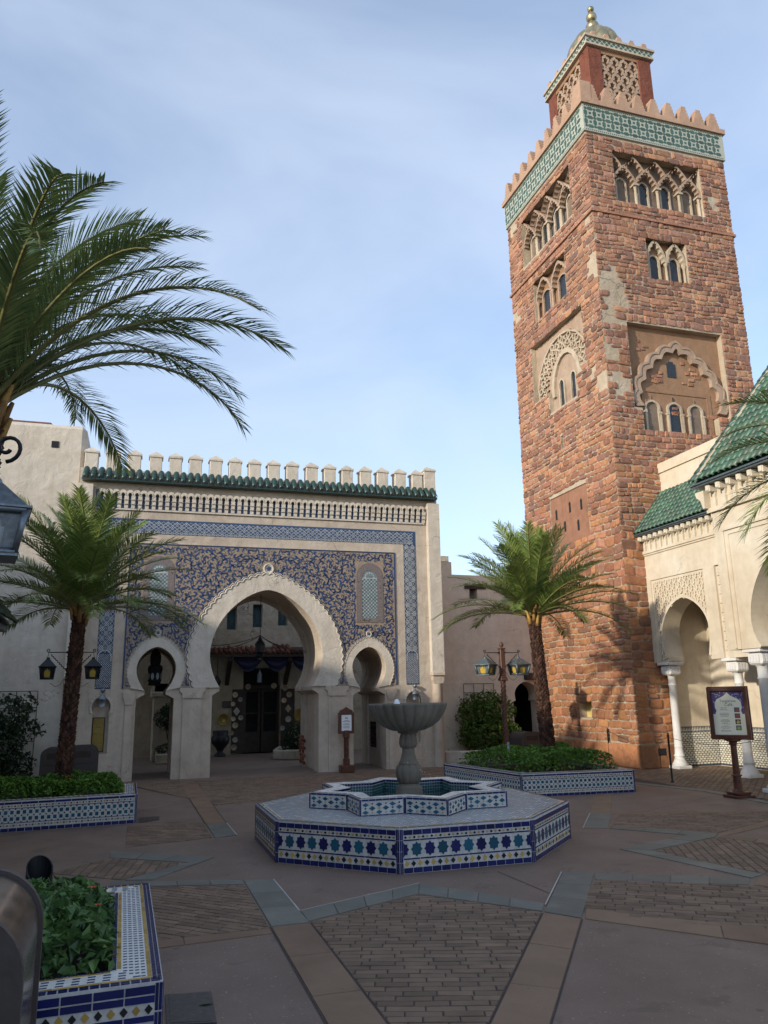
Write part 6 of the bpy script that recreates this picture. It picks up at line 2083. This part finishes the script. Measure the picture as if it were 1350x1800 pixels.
trellis('trellis', 'black iron trellis behind the dark shrub on the white bastion', frame((-4.2, 17.86, 0), (1, 0, 0), (0, -1, 0)), .2, 2.2, .2, 1.86, 5, 5)
shrub('small dark bush growing in the pale stone bed inside the big arch', [(4.35, 22.2, .55, .45, .4, .42), (4.7, 22.3, .8, .35, .35, .35), (4.1, 22.2, .4, .25, .25, .25)], 2400, .075, MT['darkshrub'], name='bush', cat='bush')
shrub('slender dark shrub in the pale bed seen through the left arch', [(.85, 22.3, 1.15, .38, .3, .30), (.9, 22.3, 1.35, .3, .25, .2), (.8, 22.2, .33, .3, .28, .16)], 1600, .08, MT['darkshrub'], name='bush', cat='bush')

# ------------------------------------------------------------------ lanterns and lamp posts
def lantern_body(M, w, h, parent, metal, glass, panes=True):
    """tapering four-sided lantern hanging from its top; M at the hook"""
    m = MB(M)
    hw, lw = w/2, w*.34
    roof, eave, bot = -.20*h, -.40*h, -h
    cap = [(-.05*w, -.05*h), (.16*w, roof*0)]
    m.lathe([(.02, 0), (.03, -.02*h), (.10*w, -.06*h), (.10*w, -.10*h)][::-1], 8)
    def ring4(r, z): return [(-r, -r, z), (r, -r, z), (r, r, z), (-r, r, z)]
    v = ring4(.11*w, -.09*h)+ring4(.46*w, eave)+ring4(.52*w, eave-.005)+ring4(.52*w, eave-.035*h)+ring4(.46*w, eave-.035*h)
    f = []
    for a in range(4):
        for k in range(4): f.append((a*4+k, (a+1)*4+k, (a+1)*4+(k+1) % 4, a*4+(k+1) % 4)[::-1])
    m.add(v, f)
    m.build('lantern_roof', metal, parent)
    m = MB(M)
    t0, t1 = .44*w, lw
    z0, z1 = eave-.03*h, bot+.05*h
    c = .022*w/.35
    for sx in (-1, 1):
        for sy in (-1, 1):
            m.tube([(sx*t0, sy*t0, z0), (sx*t1, sy*t1, z1)], c, 4)
    for r, z in ((t0, z0-.01), (t1, z1)):
        for k in range(4):
            p = ring4(r, z); m.tube([p[k], p[(k+1) % 4]], c, 4)
    v = ring4(t1+.01, z1)+ring4(t1+.015, bot); m.add(v, [(0, 1, 5, 4)[::-1], (1, 2, 6, 5)[::-1], (2, 3, 7, 6)[::-1], (3, 0, 4, 7)[::-1], (7, 6, 5, 4)])
    m.build('lantern_frame', metal, parent)
    # pierced metal sheet with a crown-shaped pane of glass
    for k in range(4):
        rot = Matrix.Rotation(k*PI/2, 4, 'Z')
        def pt(x, t, dd=0.0):          # x in -1..1 across, t 0 bottom..1 top
            r = t1+(t0-t1)*t
            return M @ rot @ Vector((x*r, -(r-.012)-dd, z1+(z0-z1)*t))
        crown = [(-.42, .06), (.42, .06), (.46, .62), (.36, .56), (.30, .78), (.14, .66), (.0, .97), (-.14, .66), (-.30, .78), (-.36, .56), (-.46, .62)]
        outer_ = [(-1, 0), (1, 0), (1, 1), (-1, 1)]
        loops = [[Vector((a, b_, 0)) for a, b_ in outer_], [Vector((a, b_, 0)) for a, b_ in crown[::-1]]]
        flat = [p for l in loops for p in l]
        tr = tessellate_polygon(loops)
        m = MB(); m.add([tuple(pt(p.x, p.y)) for p in flat], [tuple(t) for t in tr]); m.build('lantern_panel', metal, parent)
        m = MB(); m.add([tuple(pt(a, b_, -.006)) for a, b_ in crown], [tuple(range(len(crown)))]); m.build('lantern_glass', glass, parent)
def scroll_pts(c, r, a0, turns, n=14, hand=1):
    return [(c[0]+r*(1-.75*i/n)*math.cos(a0+hand*2*PI*turns*i/n), c[1], c[2]+r*(1-.75*i/n)*math.sin(a0+hand*2*PI*turns*i/n)) for i in range(n+1)]
def lamp_post(label, base, H, arm, lw, lh, metal, glass, rotz=0.0, wood=None, rots=(0, 0), curl=.035):
    t = thing('lamp_post', label, 'street lamp', base, 'double lantern posts')
    wood = wood or MT['brownpost']
    B = T(*base)
    m = MB(B)
    m.bev(-.10, .10, -.10, .10, 0, .35, .01); m.bev(-.12, .12, -.12, .12, 0, .08, .01)
    m.lathe([(.055, .35), (.05, H-.86)], 14)
    for s in range(4):
        m.tube([(.050*math.cos(a+s*PI/2), .050*math.sin(a+s*PI/2), .38+(H-1.24)*i/60) for i, a in [(i, i*.42) for i in range(61)]], .014, 5)
    m.bev(-.085, .085, -.085, .085, H-.86, H-.80, .008); m.bev(-.07, .07, -.07, .07, H-.80, H-.76, .006)
    m.bev(-.058, .058, -.058, .058, H-.76, H-.14, .012); m.bev(-.07, .07, -.07, .07, H-.16, H-.13, .006)
    m.lathe([(.03, H-.13), (.025, H-.11), (.05, H-.08), (.052, H-.05), (.04, H-.02), (.015, H), (.005, H+.01)], 14)
    m.build('post', wood, t)
    M = B @ RZ(rotz)
    m = MB(M)
    za = H-.235
    for s in (-1, 1):
        m.tube([(s*.05, 0, za), (s*arm, 0, za)], .010, 6)
        m.tube([(s*(p[0]), p[1], p[2]) for p in scroll_pts((arm+curl*.9-.03, 0, za+curl), curl, -PI/2, 1.15, 20)], .008+.07*(curl-.035), 6)
        n = 26
        m.tube([(s*(arm-.04-(arm-.10)*i/n), 0, za-.04-.30*(i/n)**1.0+.012*math.sin(i*2.0)) for i in range(n+1)], .009, 5)
        m.tube([(s*arm, 0, za), (s*arm, 0, za-.05), (s*(arm+.012), 0, za-.08), (s*arm, 0, za-.10)], .005, 5)
        m.tube([(s*(arm-.06), 0, za-.55+.0), (s*(arm-.15), 0, za-.62), (s*(arm-.24), 0, za-.58), (s*.06, 0, za-.40)], .004, 4)
        m.bev(s*.06-.03, s*.06+.03, -.03, .03, za-.02, za+.02, .004)
    m.build('bracket_arm', MT['iron'], t)
    for s, rz_ in zip((-1, 1), rots):
        l = bpy.data.objects.new('lantern', None)
        w = M @ T(s*arm, 0, za-.09)
        link(l, t, w)
        lantern_body(w @ RZ(rz_), lw, lh, l, metal, glass)
    return t
lamp_post('brown double lantern post standing before the tan wall by the stone tower', (7.84, 16.3, 0), 2.78, .415, .40, .41, MT['lampmetal'], MT['amber'], 0.0, None, (rad(38), rad(8)))
lamp_post('double lantern post hidden behind the left palm trunk', (-1.235, 15.6, 0), 2.76, .39, .30, .40, MT['iron'], MT['amber'], rad(0), None, (rad(6), rad(4)))
near = lamp_post('grey double lantern post at the left edge seen very near', (-1.235, 4.72, 0), 3.20, .42, .37, .46, MT['zinc'], MT['frost'], rad(-14), None, (rad(20), rad(24)), .085)

def bell_lamp(label, s):
    M = FG @ T(s*3.465+.02, 0, 0)
    t = thing('bell_lamp', label, 'wall lamp', (M @ Vector((0, 1.6, .1)))[:], 'bell lamps over the gate niches')
    m = MB(M @ T(0, 1.85, .09)); m.lathe([(.005, -.05), (.035, -.04), (.05, 0), (.035, .04), (.005, .05)], 14); m.box(-.015, .015, -.015, .015, -.09, 0); m.build('ball_mount', MT['zinc'], t)
    m = MB(M @ T(0, 0, .10) @ Matrix.Rotation(-PI/2, 4, 'X'))
    m.lathe([(.008, 1.80), (.02, 1.78), (.05, 1.73), (.085, 1.68), (.085, 1.66), (.078, 1.655), (.078, 1.53), (.082, 1.525)][::-1], 16); m.build('lamp_shade', MT['zinc'], t)
    return t
bell_lamp('grey bell lamp over the niche at the left end of the gate', -1)
bell_lamp('grey bell lamp over the niche at the right end of the gate', 1)
for s, lb in ((-1, 'tall gold plaque set in the niche left of the gate arches'), (1, 'tall gold plaque in the niche behind the fountain bowl')):
    fr = FG @ T(s*3.465-.035, 0, 0)
    t = thing('plaque', lb, 'plaque', (fr @ Vector((0, .6, -.1)))[:])
    m = MB(fr); m.box(-.125, .125, .60, 1.30, -.128, -.10); m.build('plaque_frame', MT['iron'], t)
    m = MB(fr); m.box(-.108, .108, .618, 1.282, -.10, -.095); m.build('plaque_face', MT['gold'], t)
    m = MB(fr)
    for z, w in ((1.18, .085), (1.10, .04), (1.09, .07)):
        x = -w
        while x < w:
            l = R.uniform(.012, .03); m.box(x, min(w, x+l), z, z+.010, -.095, -.0935); x += l+.008
    m.build('plaque_text', MT['ink'], t)
def hanging_lantern(label, pos, parts, chain_top, mat, swags=(), n=8):
    t = thing('hanging_lantern', label, 'lantern', pos)
    m = MB(T(*pos)); m.lathe(parts, n, smooth=False); m.build('lantern_cage', mat, t)
    return t
hl = hanging_lantern('dark pierced metal lantern hung in the middle of the big arch', (2.735, 19.0, 2.48), [(.02, 0), (.05, .05), (.04, .10), (.10, .14), (.115, .17), (.07, .20), (.115, .23), (.12, .40), (.13, .41), (.10, .47), (.05, .53), (.055, .56), (.02, .60), (.02, .62)], 4.1, MT['iron'])
m = MB(); m.tube([(2.735, 19.0, 3.08), (2.735, 19.0, 4.12)], .008, 5)
for sx, dz in ((-1, .35), (-1, .25), (1, .38), (1, .42)):
    m.tube([(2.735+sx*1.15*t, 19.0, 3.12-dz*math.sin(PI*.5*t)**.8+.10*t*t*0) for t in [i/12 for i in range(13)]], .007, 4)
m.build('chain', MT['iron'], hl)
h2 = hanging_lantern('big dark lantern with pale oval panes hung in the left arch', (.32, 18.6, 1.95), [(.11, 0), (.15, .03), (.12, .06), (.145, .10), (.15, .30), (.165, .36), (.15, .43), (.10, .46), (.115, .52), (.12, .66), (.09, .74), (.05, .78), (.03, .83), (.02, .95)], 2.9, MT['iron'])
m = MB(T(.32, 18.6, 1.95))
for k in range(8):
    a = 2*PI*(k+.5)/8
    M = T(.32, 18.6, 1.95) @ RZ(a+PI/2) @ T(0, -.1415, .205) @ Matrix.Rotation(PI/2, 4, 'X')
    m.M = M; m.prism([(.036*math.cos(t), .075*math.sin(t)) for t in [2*PI*i/14 for i in range(14)]], 0, .006)
m.build('lantern_pane', MT['frost'], h2)
h3 = hanging_lantern('small grey lantern hung before the shop doorway below the swags', (3.46, 24.0, 2.08), [(.06, 0), (.075, .02), (.075, .22), (.08, .24), (.03, .36), (.01, .40), (.01, .62)], 2.8, MT['zinc'], n=6)
hanging_lantern('dark diamond-shaped lantern under the porch near the left jamb', (2.20, 23.95, 1.9), [(.01, 0), (.10, .18), (.11, .24), (.05, .36), (.01, .42), (.01, .9)], 2.8, MT['iron'], n=6)

# ------------------------------------------------------------------ signs
def text_mesh(s, size, M, mat, name, parent, align='CENTER'):
    cu = bpy.data.curves.new('text', 'FONT'); cu.body = s; cu.size = size; cu.align_x = align; cu.resolution_u = 2; cu.extrude = .0005
    o = bpy.data.objects.new('text', cu); COL.objects.link(o)
    bpy.context.view_layer.update()
    me = bpy.data.meshes.new_from_object(o.evaluated_get(bpy.context.evaluated_depsgraph_get()))
    bpy.data.objects.remove(o)
    me.name = name; me.materials.clear(); me.materials.append(mat)
    return put(name, me, parent, M)
sg = (9.02, 10.57)
FM = frame((sg[0]-.02, sg[1], 0), (.62, -.78, 0), (-.78, -.62, 0))
menu = thing('menu_sign', 'brown wooden pedestal sign with a framed menu by the arcade', 'sign', (*sg, 0))
m = MB(T(sg[0], sg[1], 0)); m.bev(-.17, .17, -.17, .17, 0, .045, .01); m.bev(-.13, .13, -.13, .13, .045, .09, .01); m.lathe([(.10, .09), (.065, .13), (.06, .32)], 8, smooth=False); m.lathe([(.075, .32), (.08, .33), (.075, .345)], 8, smooth=False); m.lathe([(.052, .345), (.047, .78), (.06, .80), (.06, .83), (.11, .85), (.11, .87)], 8, smooth=False)
m.build('pedestal', MT['wood'], menu)
m = MB(FM); m.bev(-.115, .13, .855, .885, -.10, .02, .006)
ow = rect(-.295, .30, .88, 1.675); iw = rect(-.24, .245, .935, 1.62)
m.prism(ow, -.06, .035, 0, [iw]); m.prism(rect(-.305, .31, .865, 1.69), -.10, -.06, bottom=True); m.build('sign_frame', MT['wood'], menu)
m = MB(FM); m.prism(iw, -.06, -.02); m.build('sign_ground', MT['purple'], menu)
m = MB(FM)
pa = [(-.195, .95), (.2, .95), (.2, 1.28), (.185, 1.31), (.205, 1.36), (.20, 1.44), (.16, 1.49), (.10, 1.52), (.05, 1.545), (0, 1.60), (-.05, 1.545), (-.10, 1.52), (-.16, 1.49), (-.195, 1.44), (-.20, 1.36), (-.18, 1.31), (-.195, 1.28)]
m.prism(rect(-.235, .24, .94, 1.26), -.02, -.0185); m.prism(pa, -.02, -.0165); m.build('menu_sheet', MT['paper'], menu)
m = MB(FM)
for _ in range(90):
    u, w = R.uniform(-.225, .23), R.uniform(1.28, 1.61)
    if inside((u, w), [(p[0]*1.08, p[1]+.01) for p in pa]): continue
    a = R.uniform(0, 6.3); m.ribbon([(u+.014*math.cos(a+k*.8)*(1-k*.12), w+.014*math.sin(a+k*.8)*(1-k*.12)) for k in range(6)], .005, -.02, -.018, 0, sides=False)
tag(m.build('print_scrolls', MT['whitepaper'], menu), kind='stuff')
text_mesh('Tangierine', .058, FM @ T(.0, 1.445, -.0160), MT['ink'], 'menu_title', menu)
text_mesh('Caf\u00e9', .065, FM @ T(.01, 1.385, -.0160), MT['ink'], 'menu_title', menu)
m = MB(FM)
for k, z in enumerate((1.355, 1.335, 1.32, 1.27, 1.25, 1.24, 1.22, 1.17, 1.155, 1.14, 1.12, 1.105, 1.07, 1.055, 1.03, 1.005, .99)):
    w = R.uniform(.04, .085); x = -.065-w
    while x < -.065+w:
        l = R.uniform(.008, .022); m.box(x, min(-.065+w, x+l), z, z+.0055, -.0165, -.0158); x += l+.005
m.build('menu_text', MT['ink'], menu)
for k, (col, c2) in enumerate((((.30, .10, .06), (.10, .12, .16)), ((.34, .08, .07), (.12, .08, .07)), ((.50, .36, .14), (.05, .04, .03)), ((.32, .36, .06), (.10, .12, .14)))):
    z = 1.325-.092*k
    m = MB(FM); m.bev(.085, .165, z-.037, z+.037, -.0165, -.0145, .0006); m.build('food_photo', simple('photo_print_%d' % k, c2, .5, bump=0), menu)
    m = MB(FM @ T(.127, z-.004, -.0145)); m.prism([(.028*math.cos(t)*(1+.15*math.sin(3*t+k)), .026*math.sin(t)) for t in [2*PI*i/12 for i in range(12)]], 0, .001); m.build('food_print', simple('food_print_%d' % k, col, .5, scale=60, var=.5, bump=0), menu)
kp = (4.47, 17.43)
FK = frame((kp[0], kp[1], 0), (1, 0, 0), (0, -1, 0))
kiosk = thing('notice_stand', 'slim brown notice stand with a white sheet before the gate pier', 'sign', (*kp, 0))
m = MB(T(*kp, 0)); m.bev(-.15, .15, -.13, .13, 0, .16, .012); m.bev(-.065, .065, -.065, .065, .16, .30, .01); m.lathe([(.05, .30), (.05, .76)], 12)
for s in range(4): m.tube([(.048*math.cos(i*.45+s*PI/2), .048*math.sin(i*.45+s*PI/2), .30+.46*i/30) for i in range(31)], .013, 5)
m.bev(-.065, .065, -.065, .065, .74, .90, .008); m.build('pedestal', MT['wood'], kiosk)
m = MB(FK)
m.prism([(-.175, .83), (.175, .83), (.175, 1.285), (.15, 1.285), (.14, 1.33), (.06, 1.365), (0, 1.405), (-.06, 1.365), (-.14, 1.33), (-.15, 1.285), (-.175, 1.285)], -.05, .03, bottom=True)
m.prism(rect(-.175, .175, .83, 1.285), .03, .045, 0, [rect(-.125, .125, .88, 1.245)]); m.build('notice_frame', MT['wood'], kiosk)
m = MB(FK); m.box(-.115, .115, .89, 1.235, .03, .034); m.build('notice_sheet', MT['whitepaper'], kiosk)
m = MB(FK)
m.prism(circle(-.012, 1.165, .016, 10), .034, .035); m.prism(circle(.018, 1.165, .013, 10), .034, .035)
for z, w, hh in ((1.11, .05, .011), (1.085, .085, .012), (1.04, .06, .009), (1.02, .08, .009), (.99, .07, .008), (.97, .08, .008), (.95, .06, .008)):
    x = -w
    while x < w:
        l = R.uniform(.012, .035); m.box(x, min(w, x+l), z, z+hh, .034, .0348); x += l+.007
m.build('notice_text', MT['ink'], kiosk)
# stanchions with a sagging rope
stp = [(9.395, 12.69), (10.39, 16.23)]
for k, (p, h) in enumerate(zip(stp, (.86, .80))):
    t = thing('stanchion', ('slim black stanchion at the foot of the white column', 'slim black stanchion before the stone tower plinth')[k], 'stanchion', (*p, 0), 'black stanchions')
    m = MB(T(*p, 0)); m.lathe([(.032, 0), (.03, .02), (.018, .04), (.018, h-.05), (.026, h-.045), (.026, h-.02), (.014, h-.015), (.022, h), (.012, h+.02)], 12); m.build('pole', MT['iron'], t)
def rope(label, a, b_, sag):
    m = MB(); m.tube([(a[0]+(b_[0]-a[0])*t, a[1]+(b_[1]-a[1])*t, a[2]+(b_[2]-a[2])*t-sag*4*t*(1-t)) for t in [i/16 for i in range(17)]], .0045, 5)
    return tag(m.build('rope', MT['bin'], None, T(*a)), label, 'rope')
rope('pale rope sagging between the two black stanchions', (9.395, 12.69, .80), (10.39, 16.23, .76), .14)
rope('pale rope sagging from the stanchion towards the right hand columns', (9.395, 12.69, .80), (9.85, 10.9, .82), .10)

# ------------------------------------------------------------------ litter bins, vent, uplight, drains
def bin_(label, M, w, d, h, lid_mat, group):
    t = thing('litter_bin', label, 'bin', M.translation[:], group)
    r = w*.30
    def prof(s=0.0):
        hw = w/2-s; rr = max(.02, r-s)
        return [(-hw, 0), (hw, 0), (hw, h-s-rr)]+[(hw-rr+rr*math.cos(a), h-s-rr+rr*math.sin(a)) for a in [PI/2*i/8 for i in range(1, 9)]]+[(-hw+rr-rr*math.sin(a), h-s-rr+rr*math.cos(a)) for a in [PI/2*i/8 for i in range(0, 9)]]
    FB_ = M @ Matrix(((1, 0, 0, 0), (0, 0, -1, 0), (0, 1, 0, 0), (0, 0, 0, 1)))
    m = MB(FB_); m.prism(prof(.012), -d+.03, -.03, bottom=True, smooth=True); m.build('bin_body', lid_mat, t)
    for a, b_ in ((-.035, 0), (-d, -d+.035)):
        m = MB(FB_); m.prism(prof(0), a, b_, 0, [prof(.035)[1:-1]] if False else [], bottom=True, smooth=True); m.build('bin_frame', MT['bin'], t)
    m = MB(FB_); m.prism([(p[0]*.80, p[1]*.90+.02) for p in prof(.02)], 0, .008); m.build('bin_panel', MT['bin'], t)
    m = MB(FB_); m.bev(-w*.27, w*.27, h*.74, h*.88, .008, .014, .004); m.build('bin_flap', MT['darkwood'], t)
    m = MB(FB_); m.box(-w*.38, w*.38, h*.60, h*.61, .008, .013); m.build('panel_seam', MT['iron'], t)
    return t
gb = 'brown grey litter bins'
bin_('brown grey litter bin with a polished steel barrel top in the near left corner', T(-.60, 2.60, 0) @ RZ(rad(1)), .66, .62, 1.085, MT['steel'], gb)
bin_('brown grey litter bin by the dark arched doorway', T(8.82, 16.95, 0) @ RZ(rad(10)), .60, .5, .76, MT['bin'], gb)
bin_('dark litter bin left of the trunk behind the left planter', T(-1.46, 16.4, 0), .50, .45, .79, MT['swag'], gb)
bin_('dark litter bin right of the trunk behind the left planter', T(-.97, 16.45, 0), .54, .45, .81, MT['swag'], gb)
m = MB(); v0 = 2.39+GX
vt = thing('wall_vent', 'black slatted vent on the passage wall inside the right arch', 'vent', (5.55, 18.9, .5))
FV = frame((5.565, 19.25, 0), (0, -1, 0), (-1, 0, 0))
m = MB(FV); m.box(0, .50, .42, 1.02, 0, .01); m.build('vent_back', MT['void'], vt)
for k in range(6):
    m = MB(FV); m.add([(.02, .45+.095*k, .012), (.48, .45+.095*k, .012), (.48, .50+.095*k, .04), (.02, .50+.095*k, .04)], [(0, 1, 2, 3), (3, 2, 1, 0)]); m.build('slat', MT['iron'], vt)
ul = thing('garden_uplight', 'black hooded garden light rising behind the near planter leaves', 'light', (-.62, 6.25, 0))
M = T(-.60, 6.28, .02)
m = MB(M)
n = 20; v = []
for rr, flip in ((.088, 1), (.078, -1)):
    for z in (0, 1):
        for k in range(n):
            a = 2*PI*k/n
            zz = 0 if z == 0 else .40+.17*(.5+.5*math.sin(a-.25))**.8
            v.append((rr*math.cos(a), rr*math.sin(a), zz))
f = []
for s in range(2):
    for k in range(n):
        q = (s*2*n+k, s*2*n+(k+1) % n, s*2*n+n+(k+1) % n, s*2*n+n+k)
        f.append(q if s == 0 else q[::-1])
for k in range(n): f.append((n+k, n+(k+1) % n, 3*n+(k+1) % n, 3*n+k))
m.add(v, f, 0, None, False); m.build('hood', MT['iron'], ul)
m = MB(M); m.lathe([(.076, .36), (.05, .375), (.01, .38)], 18, cap=False); m.build('lens', MT['frost'], ul)
for p, lb in (([(.23, 5.10), (.485, 5.06), (.475, 4.60), (.225, 4.66)], 'dark steel drain cover beside the near planter'), ([(.09, 12.30), (.37, 12.36), (.36, 11.99), (.09, 11.84)], 'small drain cover at the corner of the left planter')):
    p = p if parea(p) > 0 else p[::-1]
    m = MB(); m.prism(p, .001, .007); m.prism(inset(p, .02), .007, .009)
    o = m.build('drain_cover', MT['iron'] if False else MT['bin'], None, T(p[0][0], p[0][1], 0)); tag(o, lb, 'drain cover')
m = MB(T(.44, 4.86, .012)); m.add([(-.045, 0, 0), (0, -.02, .006), (.05, .005, .004), (0, .022, .003)], [(0, 1, 2, 3)])
tag(m.build('fallen_leaf', MT['nearleaf'], None, T(.44, 4.86, .012)), 'single fallen leaf lying on the dark drain cover', 'leaf')
m = MB(); m.tube([(6.30, 13.05, .3), (6.31, 13.04, .80)], .022, 8)
tag(m.build('garden_spike', MT['zinc'], None, T(6.3, 13.05, .3)), 'short grey pipe standing up out of the leaves of the planter before the tower', 'pipe')
